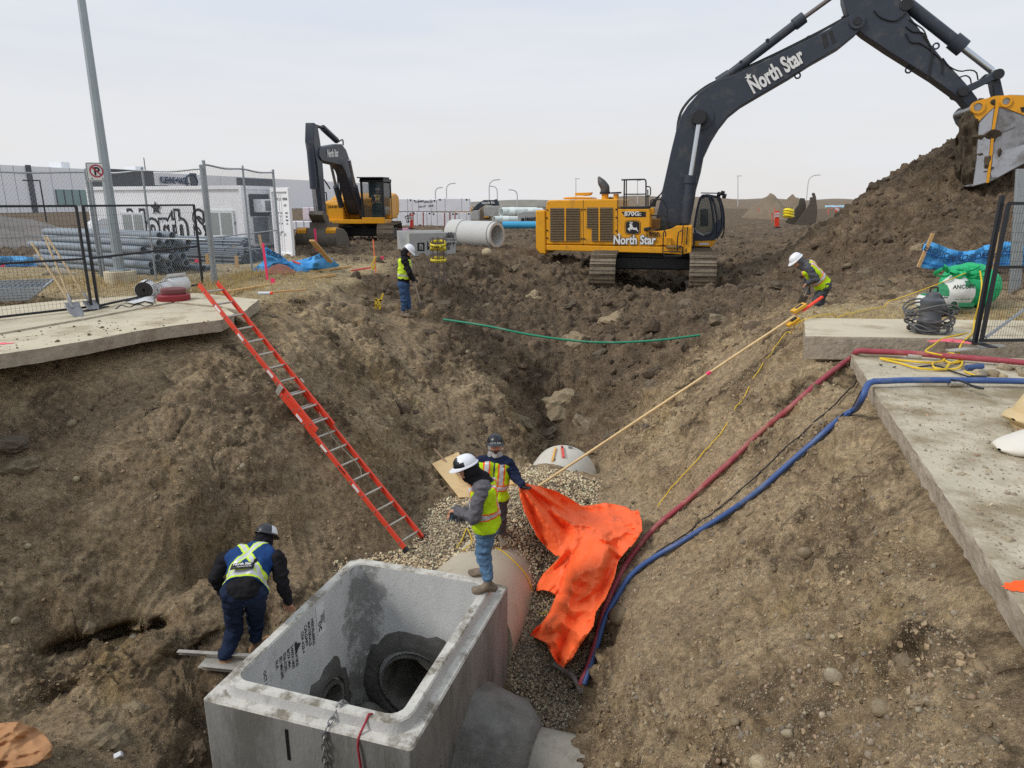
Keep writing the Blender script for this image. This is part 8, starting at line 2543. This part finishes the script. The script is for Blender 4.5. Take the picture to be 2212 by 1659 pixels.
for k in range(10):
 a=2*math.pi*k/10;d=Vector((math.cos(a)*rad,math.sin(a)*rad,0))
 MB().cyl(c0+d,c1+d,.03,n=4,caps=False).build('bar',BLK,yw,smooth=None)
for f in(.15,.45,.7):
 MB().tube([c0.lerp(c1,f+.05*math.sin(a*2))+Vector((math.cos(a)*rad*1.1,math.sin(a)*rad*1.1,0))for a in np.linspace(0,2*math.pi,15)],.14,4,False).build('tape',mat('caution_yellow',S(236,214,50),.5),yw,smooth=None)
MND=mat('mound_dirt',S(122,108,90),.95,var=.2,scale=1,bump=.7,bscale=5)
for k,(x,y0,y1,w_,lab)in enumerate(((615,176,370,330,'twin-peaked larger dirt mound on the horizon right of the cab'),(895,192,330,230,'smaller dirt mound behind the spare bucket'))):
 yb=85+10*k
 b=Py(*A5(x,y1),yb);t=Py(*A5(x,y0),yb);e_=Py(*A5(x+w_/2*1.15,y1),yb)
 mound('dirt_mound',(b.x,yb,-.2),(e_.x-b.x)*1.25,7,t.z+.5,MND,lab,'dirt mound',7+k,40)
bm_=MB();rows=[]
for j,(yy,zz)in enumerate(((205,-.3),(212,2.6),(222,3.1),(240,-.3))):
 rows.append([(x,yy,zz+.5*math.sin(x*.05)*(zz>0)+.25*math.sin(x*.31+j)*(zz>0))for x in np.linspace(30,200,90)])
o=bm_.grid(rows).build('hills',MND,None,smooth=60,fix=False);tag(o,'low brown earth berm along the right horizon','hill',kind='structure')
bm_=MB();rows=[]
for j,(yy,zz)in enumerate(((300,-.3),(310,2.2),(330,-.3))):
 rows.append([(x,yy,zz+.6*math.sin(x*.09+j)*(zz>0))for x in np.linspace(-60,260,120)])
o=bm_.grid(rows).build('hills',mat('far_brush',S(132,128,118),.95,var=.2,scale=.3),None,smooth=60,fix=False);tag(o,'thin grey line of brush on the far horizon','hill',kind='structure')
for k,(x0,x1,y,y_)in enumerate(((1290,1720,302,75),(1500,1640,330,62))):
 rows=[]
 for j in range(3):
  rows.append([Py(*A5(x0+(x1-x0)*i/14,y+9*j+3*math.sin(i*1.7+j)),y_-j*.8)for i in range(15)])
 thing('plastic_sheet',MB().grid(rows),mat('pale_blue_sheet',S(160,196,214),.5),['long pale blue sheeting on the field before the right berm','short pale blue sheeting beside the spoil heap'][k],'sheeting',smooth=180,fix=False,solid=.05)
tl0=Pz(*A4(350,838),0);tr0=Pz(*A4(868,822),0)
td=(tr0-tl0).normalized();tn=Vector((-td.y,td.x,0));tn=tn if tn.y>0 else-tn
zt_=Py(*A4(350,566),tl0.y).z
Lt=(tr0-tl0).length
tro=empty('concrete_trough',tl0,'grey precast concrete trough section with a black logo behind the rebar cage','concrete section')
prof=[(0,0),(0,zt_),(.16,zt_),(.16,zt_+.02),(.3,zt_-.05),(.42,zt_-.35),(.62,zt_-.62),(.95,zt_-.74),(1.25,zt_-.62),(1.42,zt_-.35),(1.5,zt_-.04),(1.56,zt_+.03),(1.75,zt_+.03),(1.75,0)]
mb=MB();mb.prism(prof,lambda a,b,c:tl0+td*c+tn*a+Vector((0,0,b)),-.05,Lt)
mb.build('body',CONC,tro,bev=.015)
fz=-tn
def tf(x,y):return Ppl(*A4(x,y),tl0+fz*.008,fz)
def fquad(pts,nm,mtl,par):
 mb=MB();mb.add([tf(*p)for p in pts],[tuple(range(len(pts)))]);return mb.build(nm,mtl,par,smooth=None,fix=False)
fquad([(422,676),(505,674),(505,775),(422,770)],'logo',BLET,tro)
mbq=MB();mbq.add([tf(x,y)+fz*.006 for x,y in((445,690),(470,690),(485,705),(485,755),(470,760),(470,710),(458,710),(458,756),(445,752))],[tuple(range(9))]);mbq.build('logo',CONC,tro,smooth=None,fix=False)
text_mesh('logo','Heidelberg',BLET,tro,tf(532,715),td,(0,0,1),.24,.02,.002,'LEFT');text_mesh('logo','Materials',BLET,tro,tf(532,762),td,(0,0,1),.24,.02,.002,'LEFT')
for k,t in enumerate(('BASE','026 5202','2400X18','SDMK200','','OCT 15 2025')):
 if t:text_mesh('stencil',t,BLET,tro,tf(800,572+k*16),td,(0,0,1),.075,.01,.002)
ce=A4(1345,590)
pr_=31*27.0/1500
pc0=Pz(ce[0],ce[1]+31,.0);cN=Vector((pc0.x,pc0.y+.1,pr_+.02))
pa_=Vector((-.80,.60,0))
lp_=empty('concrete_pipe',Vector((cN.x,cN.y,0)),'large pale concrete pipe lying with its open end facing right','pipe')
PALEC=mat('pale_concrete',S(198,198,194),.8,var=.06,scale=1.5,dirt=S(160,156,148),damt=.35,dscale=1.5,dlo=.56,bump=.1,bscale=50)
MB().pipe(cN+pa_*.16,cN+pa_*2.25,pr_*1.0,pr_*.72,48).build('barrel',PALEC,lp_,smooth=40)
MB().pipe(cN,cN+pa_*.18,pr_*.93,pr_*.72,48).build('spigot',PALEC,lp_,smooth=40)
MB().pipe(cN+pa_*1.75,cN+pa_*2.4,pr_*1.08,pr_*.72,48).build('bell',PALEC,lp_,smooth=40,bev=.02)
p=Pz(*A4(1228,828),.0)
sto=put(SV2[2],'boulder',p+Vector((0,0,.12)),.22,None);OFF[sto]=p;tag(sto,'smooth tan boulder in front of the large concrete pipe','boulder')
PALEG=mat('pale_green_pvc',S(222,230,226),.45,var=.05)
for k,(x0,x1,y,r,yy)in enumerate(((1390,1640,322,48,52),(1600,1860,322,48,53),(1310,1580,410,40,50),(1400,1800,290,25,56))):
 a,b=Py(*A4(x0,y),yy),Py(*A4(x1,y),yy+1.0)
 R0=r/4.74*.8848*yy/1500
 root=empty('plastic_pipe',a,['upper pale green-white large pipe behind the concrete pipe','second upper pale large pipe behind the excavator counterweight','lower pale green-white large pipe behind the concrete pipe','topmost pale large pipe at the back of the yard'][k],'pipe')
 MB().pipe(a,b,R0,R0*.9,20).build('barrel',PALEG,root,smooth=40)
 MB().pipe(a+Vector((.6,0,0)),a+Vector((1.0,.02,0)),R0*1.08,R0*.9,20).build('collar',PALEG,root,smooth=40)
a,b=Py(*A4(1405,470),44),Py(*A4(1830,470),44)
thing('plastic_pipe',MB().cyl(a,b,.22,n=14),mat('bright_blue_pipe',S(70,170,216),.4),'bright blue pipe on the ground before the stored pale pipes','pipe',smooth=40)
def cblock(x0,x1,y0,y1,yy,label,logo=False):
 a,b=Py(*A4(x0,y1),yy),Py(*A4(x1,y0),yy)
 root=empty('concrete_block',a,label,'concrete block')
 mb=MB();w_,h_=b.x-a.x,b.z-a.z
 mb.prism([(0,0),(w_,0),(w_,h_*.98),(w_*.95,h_),(w_*.25,h_*.98),(w_*.22,h_*.9),(w_*.03,h_*.9)],lambda p_,q_,c:Vector((a.x+p_,yy+c,a.z+q_)),0,1.8)
 mb.build('body',CONC,root,bev=.03)
 if logo:
  MB().box((a.x+w_*.28,yy-.01,a.z+h_*.28),(w_*.16,.02,h_*.28)).build('logo',BLET,root,smooth=None)
  text_mesh('logo','Heidelberg',BLET,root,(a.x+w_*.4,yy-.01,a.z+h_*.3),(1,0,0),(0,0,1),.24,.02,.002,'LEFT')
  text_mesh('logo','Materials',BLET,root,(a.x+w_*.4,yy-.01,a.z+h_*.16),(1,0,0),(0,0,1),.24,.02,.002,'LEFT')
cblock(1580,1800,312,445,46,'grey precast block with a black logo left of the excavator counterweight',True)
cblock(1040,1130,305,412,52,'grey precast block beside the wrapped lumber')
cblock(1190,1400,250,372,58,'grey precast block behind the distant excavator bucket')
LAMPC=mat('distant_lamp',S(196,196,198),.5)
def street_lamp(u,v0,v1,side,y_,label):
 b=Py(u,v1,y_);t=Py(u,v0,y_);h_=t.z-b.z
 root=empty('street_lamp',b,label,'street lamp')
 if side:
  pts=[b,b+Vector((0,0,h_*.7)),b+Vector((side*h_*.06,0,h_*.88)),b+Vector((side*h_*.2,0,h_*.98)),b+Vector((side*h_*.42,0,h_))]
  MB().tube(resample(pts,14),.09,5).build('pole',LAMPC,root,smooth=60)
  MB().box(pts[-1],(h_*.12,.2,.12)).build('lamp_head',LAMPC,root,smooth=None)
 else:
  MB().cyl(b,t,.1,.07,n=6).build('pole',LAMPC,root,smooth=None)
  MB().box(t+Vector((.3,0,0)),(.9,.2,.12)).build('lamp_head',LAMPC,root,smooth=None)
for u,v0,v1,sd2,y_,lab in((941,405,440,1,110,'street lamp curving right above the left wrapped lumber'),(965,396,440,1,120,'second street lamp above the wrapped lumber'),(1057,388,440,1,115,'tallest curved street lamp above the distant excavator'),(1074,402,440,-1,120,'street lamp curving left behind the tallest one'),(1117,410,450,-1,105,'street lamp curving left above the pale pipes'),(1244,386,440,0,150,'thin straight lamp pole above the excavator hood'),(1377,390,440,0,150,'thin straight lamp pole behind the guard rail'),(1594,380,445,0,140,'thin straight lamp pole right of the cab'),(1742,378,432,1,145,'thin lamp pole behind the spare bucket')):
 street_lamp(u,v0,v1,sd2,y_,lab)
cb0=Pt(948,632);cyb=cb0.y
rc_=empty('rebar_cage',cb0,'round rebar cage wrapped in yellow caution tape on the trench bank','rebar cage')
RB=mat('rebar',S(110,100,92),.6,.3,var=.2)
x0,x1=Py(929,560,cyb).x,Py(962,560,cyb).x
rcx,rr_=(x0+x1)/2,(x1-x0)/2
zt2_,zb2_=Py(945,513,cyb).z,cb0.z-.1
for k in range(8):
 a=2*math.pi*k/8+.2
 p=Vector((rcx+rr_*math.cos(a),cyb+.2+rr_*math.sin(a),0))
 MB().cyl(p+Vector((0,0,zb2_)),p+Vector((0,0,zt2_+random.uniform(-.04,.05))),.012,n=5,caps=False).build('bar',RB,rc_,smooth=None)
MB().tube([Vector((rcx+rr_*1.03*math.cos(a),cyb+.2+rr_*1.03*math.sin(a),zb2_+.15+(zt2_-zb2_-.6)*a/(2*math.pi*4.5)))for a in np.linspace(0,2*math.pi*4.5,90)],.009,5).build('spiral',RB,rc_,smooth=None)
for f in range(4):
 z=zt2_-.04-f*.14
 MB().tube([Vector((rcx+rr_*1.02*math.cos(a),cyb+.2+rr_*1.02*math.sin(a),z))for a in np.linspace(0,2*math.pi,17)],.009,4,False).build('hoop',RB,rc_,smooth=None)
CAUT=MATS['caution_yellow']
for z,dz in((zt2_-.22,.06),(zt2_-.36,-.05),(zt2_-.66,.03)):
 rows=[]
 for e in(0,.085):
  rows.append([Vector((rcx+rr_*1.06*math.cos(a),cyb+.2+rr_*1.06*math.sin(a),z+e+dz*math.sin(a)))for a in np.linspace(0,2*math.pi,25)])
 tp2=MB().grid(rows).build('caution_tape',CAUT,rc_,smooth=60,fix=False,solid=.003)
 text_mesh('print','CAUTION  NO',BLET,tp2,Vector((rcx,cyb+.2-rr_*1.12,z+.015-dz)),(1,0,0),(0,0,1),.075,.02,.001,fit=rr_*1.7)
p=Pt(812,668,.0)
yc_=empty('tape_dispenser',p,'small yellow plastic holder on the bank left of the shovelling worker','holder')
for a,b in(((0,0,0),(.02,0,.28)),((.0,0,.25),(.16,0,.22)),((.12,0,.2),(.2,0,.4)),((0,0,.1),(.1,0,.1)),((.1,0,0),(.1,0,.2))):
 MB().bar(p+Vector(a),p+Vector(b),.05,.04,(0,1,0)).build('arm',YROPE,yc_,smooth=None)
# -------------------------- right side
A1=zc(1850,480,3.318);AR=zc(2150,540,3.605)
yS=17.2
rt_=[Py(*A1(x,y),yS)for x,y in((1375,352),(1480,395),(1580,430),(1680,445),(1760,430),(1840,400),(1930,375),(2030,365),(2160,385),(2300,390))]
rb_=[Py(*A1(x,y),yS-.1)for x,y in((1290,565),(1400,590),(1500,598),(1600,600),(1690,598),(1760,590),(1850,585),(1950,580),(2160,585),(2300,590))]
silt('silt_fence',rt_,rb_,'sagging blue silt fence on two stakes at the foot of the spoil heap',44,4,.2,.42)
for k,(a,b)in enumerate((((1420,298),(1300,572)),((1940,285),(1900,590)),)):
 q0,q1=Py(*A1(*b),yS-.12),Py(*A1(*a),yS-.12)
 thing('wood_stake',MB().bar(q0,q1,.08,.04,(0,1,0)),WOOD,['leaning wooden stake at the left end of the right silt fence','wooden stake of the right silt fence behind the gate'][k],'stake',bev=.004)
gb0=Pz(*A1(1420,985),0);gb1=Pz(*A1(1815,1000),0)
yb=12.2
BAGW=mat('bag_white',S(220,220,214),.7,var=.06,scale=4,bump=.3,bscale=8)
BAGG=mat('bag_green',S(44,132,88),.7,var=.08,scale=4,bump=.3,bscale=8)
NETG=mat('net_green',S(30,176,112),.7,var=.25,scale=30,bump=.5,bscale=30)
bag=empty('bulk_bag',Py(*A1(1600,985),yb),'slumped white and green bulk bag of soil on the right verge','bag')
FBg=Field(.12)
bl,br_=Py(*A1(1350,960),yb).x,Py(*A1(1815,960),yb).x
wz=Py(*A1(1700,690),yb).z
cz=.30
FBg.cap((bl+.2,yb+.35,.15),(bl+.6,yb+.38,.17),.17,.2,0)
FBg.cap((bl+.55,yb+.4,.22),(br_-.28,yb+.42,.26),.22,.27,0)
FBg.cap((bl+.85,yb+.42,.34),(br_-.27,yb+.42,.38),.22,.25,0)
Vb,Fb,_=FBg.mesh(.022,lambda G:np.maximum((.0-G[...,2]),0).astype(np.float32)*1-.0 if False else(.005-G[...,2]).astype(np.float32))
Vb=Vb+(vnoise(Vb.astype(np.float32),.22,5)*.025)[:,None]
me=bpy.data.meshes.new('sack');me.from_pydata(Vb.tolist(),[],Fb.tolist())
fc=Vb[Fb].mean(1)
gm=((fc[:,2]>.43)&(fc[:,2]<.54)&(fc[:,0]>bl+.75))|(fc[:,2]<.09)|((fc[:,2]>.27)&(fc[:,0]<bl+.5))
me.polygons.foreach_set('material_index',gm.astype(np.int32))
link_mesh('sack',me,bag,[BAGW,BAGG],None,180)
ink=mat('dark_green_ink',S(30,70,50),.7)
yf=yb+.06
for t,x,y,sz,sh in(('ANCUBE',1670,745,.10,0),('Garden',1500,825,.06,0),('Mulch',1450,850,.06,0),('Blue Grass',1650,915,.085,0),('wood',1480,925,.075,0),('Lawn + Bed + Garden Cover',1680,835,.03,0)):
 p=Py(*A1(x,y),yf+(.02 if y>800 else.03))
 text_mesh('print',t,ink,bag,p,(1,.0,.04),(0,0,1),sz,.03,.001)
pq=Py(*A1(1595,872),yf);MB().cyl(pq,pq+Vector((0,.03,0)),.05,n=16).build('print',ink,bag,smooth=None)
p=Py(*A1(1690,876),yf+.01);MB().box(p,(.28,.01,.07)).build('print',BAGG,bag,smooth=None)
nt_=empty('net_bag',Vector((br_+.2,yb+.9,0)),'bright green net sack behind the black gate','net bag')
FN=Field(.15)
FN.cap((br_+.15,yb+.95,.35),(br_+.45,yb+.95,.35),.36,.4,0);FN.cap((br_+.15,yb+.9,.5),(br_+.25,yb+.9,.6),.3,.2,0)
Vb,Fb,_=FN.mesh(.03,lambda G:(.005-G[...,2]).astype(np.float32))
Vb=Vb+(vnoise(Vb.astype(np.float32),.15,6)*.03)[:,None]
me=bpy.data.meshes.new('sack');me.from_pydata(Vb.tolist(),[],Fb.tolist());link_mesh('sack',me,nt_,[NETG],None,180)
for k in range(7):
 c=Vector((br_-.62+k*.12,yb+.32,.68+.05*math.sin(k*2)))
 MB().tube(resample([c+Vector((.11*math.cos(a+k),.07*math.sin(a*2),.07*math.sin(a)))for a in np.linspace(0,6.3,9)],26),.035,6,False,flat=.4).build('net_fold',NETG,nt_,smooth=60)
pm0=Pz(*A1(1375,1105),0)
pump=empty('submersible_pump',pm0,'grey submersible pump wrapped in its cable on the right kerb','pump')
PGR=mat('pump_grey',S(92,96,100),.5,.2,var=.12,dirt=S(130,120,104),damt=.4,dscale=5)
MB().lathe([(.15,0),(.155,.05),(.15,.12),(.165,.14),(.165,.2),(.15,.22),(.15,.42),(.16,.44),(.155,.50),(.10,.54),(.09,.6),(.05,.62)],pm0,24).build('housing',PGR,pump,smooth=40)
MB().tube([pm0+Vector((-.06,0,.6)),pm0+Vector((-.05,0,.68)),pm0+Vector((.05,0,.68)),pm0+Vector((.06,0,.6))],.014,6).build('handle',BLK,pump,smooth=60)
MB().cyl(pm0+Vector((-.1,-.02,.08)),pm0+Vector((-.26,-.06,.08)),.05,n=12).build('outlet',PGR,pump,smooth=40)
CAB=mat('grey_cable',S(96,96,98),.6,var=.1)
rg=random.Random(4)
for k in range(9):
 R0=.2+.02*k;zc0=.04+.045*k;ph=rg.uniform(0,6)
 ex_=1.35 if k<4 else 1.05
 MB().tube([pm0+Vector((R0*ex_*math.cos(a),R0*math.sin(a)*.9,max(.02,zc0+.07*math.sin(a*2+ph))))for a in np.linspace(0,2*math.pi,25)],.013,6,False).build('cable_loop',CAB,pump,smooth=60)
MB().tube(resample([pm0+Vector((0,-.02,.62)),pm0+Vector((.1,-.05,.55)),pm0+Vector((.22,-.08,.3)),pm0+Vector((.3,-.1,.08)),pm0+Vector((.15,-.25,.03))],16),.013,6).build('cable_loop',CAB,pump,smooth=60)
ga=Pz(*A1(1805,1198),.05);gb_=Pz(2330,742,.05)
mesh_panel('gate',ga,gb_,1.83,'black wire mesh gate panel with a diagonal brace at the right edge',.56,True,Vector((.08,.05,0)),.035,.12,'gate')
ga2=ga+Vector((-.03,.08,-.02))
thing('gate_post',MB().bar(ga2,ga2+Vector((.1,.1,1.95)),.05,.05,(1,0,0)),BLKP,'black hinge post of the gate at the right','post',smooth=None)
gpz=empty('galvanised_posts',Pz(2195,600,.1),'bundle of galvanised posts standing behind the gate at the right edge','posts')
for k in range(4):
 b=Py(2186+6*k,615,14.5+.2*k);t=Py(2196+6*k,365,14.5+.2*k)
 MB().cyl(Vector((b.x,b.y,.0)),Vector((t.x+.02,t.y,t.z)),.035,n=10).build('post',GALV,gpz,smooth=50)
thing('steel_plate',MB().bar(Pz(*A1(1540,1250),-.05),Pz(*A1(1990,1205),.02),.12,.02),ALU,'thin metal angle lying from the kerb under the gate','metal strip',bev=.003)
zr=-.13
def rr2(pts,r,mtl,label,cat,n=50,nm='rope',z=zr):return thing(nm,MB().tube(resample([Pz(*A1(x,y),z+(.02*(i%2)))for i,(x,y)in enumerate(pts)],n),r,6),mtl,label,cat,smooth=80)
rr2(((1600,1290),(1500,1275),(1490,1310),(1560,1345),(1640,1335),(1620,1285),(1540,1270),(1500,1330),(1420,1345),(1440,1390),(1560,1400),(1640,1380),(1650,1330),(1560,1350),(1500,1400),(1300,1390),(1150,1350),(990,1310),(1150,1325),(1300,1340),(1420,1345)),.014,YROPE,'tangled coil of yellow rope on the right road slab between the hoses','rope',140)
o=hose('rope',[Py(*A1(1800,600),12.1),Py(*A1(1815,720),11.9),Pz(*A1(1790,880),.35),Pz(*A1(1755,1000),.05),Pz(*A1(1745,1090),.02),Pz(*A1(1690,1150),.02),Pz(*A1(1640,1215),-.03),Pz(*A1(1625,1290),-.12)],.014,YROPE,'yellow rope hanging from the bulk bag down to the rope coil','rope',50,6,lie=False)
rr2(((1700,1105),(1600,1125),(1500,1150),(1420,1205),(1360,1250),(1420,1270),(1490,1285)),.012,YROPE,'loose strand of yellow rope across the pink spray mark','rope',40,z=-.0)
rr2(((1675,1415),(1760,1450),(1850,1470),(1950,1490)),.012,YROPE,'yellow cord end trailing toward the sand bags','rope',24)
rr2(((1300,1380),(1450,1370),(1560,1410),(1680,1450),(1750,1470),(1830,1490)),.011,RUB,'black cable running from the yellow rope coil to its plug','cable',40,'cable')
rr2(((1550,1480),(1640,1495),(1740,1530),(1830,1555),(1760,1545),(1660,1500)),.010,RUB,'black cable looped over the blue hose','cable',40,'cable',-.06)
p=Pz(*A1(1690,1385),zr+.02)
thing('plug',MB().cyl(p,p+Vector((.22,.03,.01)),.035,n=10),mat('blue_plug',S(60,84,130),.5),'blue cable plug beside the yellow rope coil','plug',smooth=40)
p=Pz(*A1(1730,1465),zr+.02)
thing('plug',MB().cyl(p,p+Vector((.15,-.03,.0)),.03,n=10),BLK,'black cable plug in front of the blue hose','plug',smooth=40)
SAND=mat('sand_bag',S(206,182,138),.85,var=.1,scale=5,bump=.3,bscale=30)
def sandbag(u,v,z,a,b,c,rot,mtl,label):
 p=Pz(u,v,z)
 rows=[]
 for i in range(13):
  t=-1+2*i/12
  row=[]
  for k in range(17):
   ph=2*math.pi*k/16
   w_=(1-abs(t)**4)**.5*.9+.1
   x,y,zz=a*t,b*w_*math.cos(ph),c*((1-abs(t)**3)*.92+.08)*math.sin(ph)
   row.append(Vector((x,y,zz)))
  rows.append(row)
 Mx=Matrix.Translation(p+Vector((0,0,c*.8)))@Matrix.Rotation(rot[2],4,'Z')@Matrix.Rotation(rot[1],4,'Y')@Matrix.Rotation(rot[0],4,'X')
 A=np.array([(Mx@q_)[:]for r_ in rows for q_ in r_],np.float32)
 A+=(vnoise(A,.16,7)*.02)[:,None]
 A=A.reshape(13,17,3)
 return thing('sand_bag',MB().grid([[tuple(A[i,k])for k in range(17)]for i in range(13)]),mtl,label,'sand bag',smooth=180,fix=True)
sandbag(2260,925,-.15,.36,.25,.24,(0,-.75,.3),SAND,'upright tan sand bag at the right edge of the road slab')
sandbag(2250,925,-.15,.34,.24,.10,(0,.05,.2),SAND,'flat tan sand bag under the upright one at the right edge')
sandbag(2240,975,-.15,.36,.2,.10,(0,-.12,.12),mat('white_sack',S(222,216,204),.8,var=.08),'white sack lying in front of the tan sand bags')
n=1500
rp=np.array([[*Pz(random.uniform(1900,2212),random.uniform(775,1300),-.148)]for _ in range(n)],np.float32)
keep=in_poly(rp[:,0],rp[:,1],[(p[0]+.08,p[1])for p in ROADR])
rp=rp[keep]
o=scatter('pebbles',rp,np.minimum(RNG.pareto(2.2,len(rp))*.005+.004,.03).astype(np.float32),sv,tan_cols(len(rp)),STONEM,smooth=False)
tag(o,'small stones strewn over the right road slab','pebbles',kind='stuff')
for k in range(14):
 p=Pz(random.uniform(2105,2212),random.uniform(790,815),-.13)
 put(SV2[k%4],'stone',p,random.uniform(.035,.08),ground)
n=260
rp=np.array([[*Pz(random.uniform(-40,470),random.uniform(690,765),-.028)]for _ in range(n)],np.float32)
rp=rp[in_poly(rp[:,0],rp[:,1],ROADL)]
o=scatter('dirt_crumbs',rp,np.minimum(RNG.pareto(2.0,len(rp))*.008+.006,.04).astype(np.float32),sv,np.tile(np.array([S(110,96,76)],np.float32),(len(rp),1)),CLODM,smooth=False)
tag(o,'dark crumbs of earth strewn over the left road slab','earth',kind='stuff')
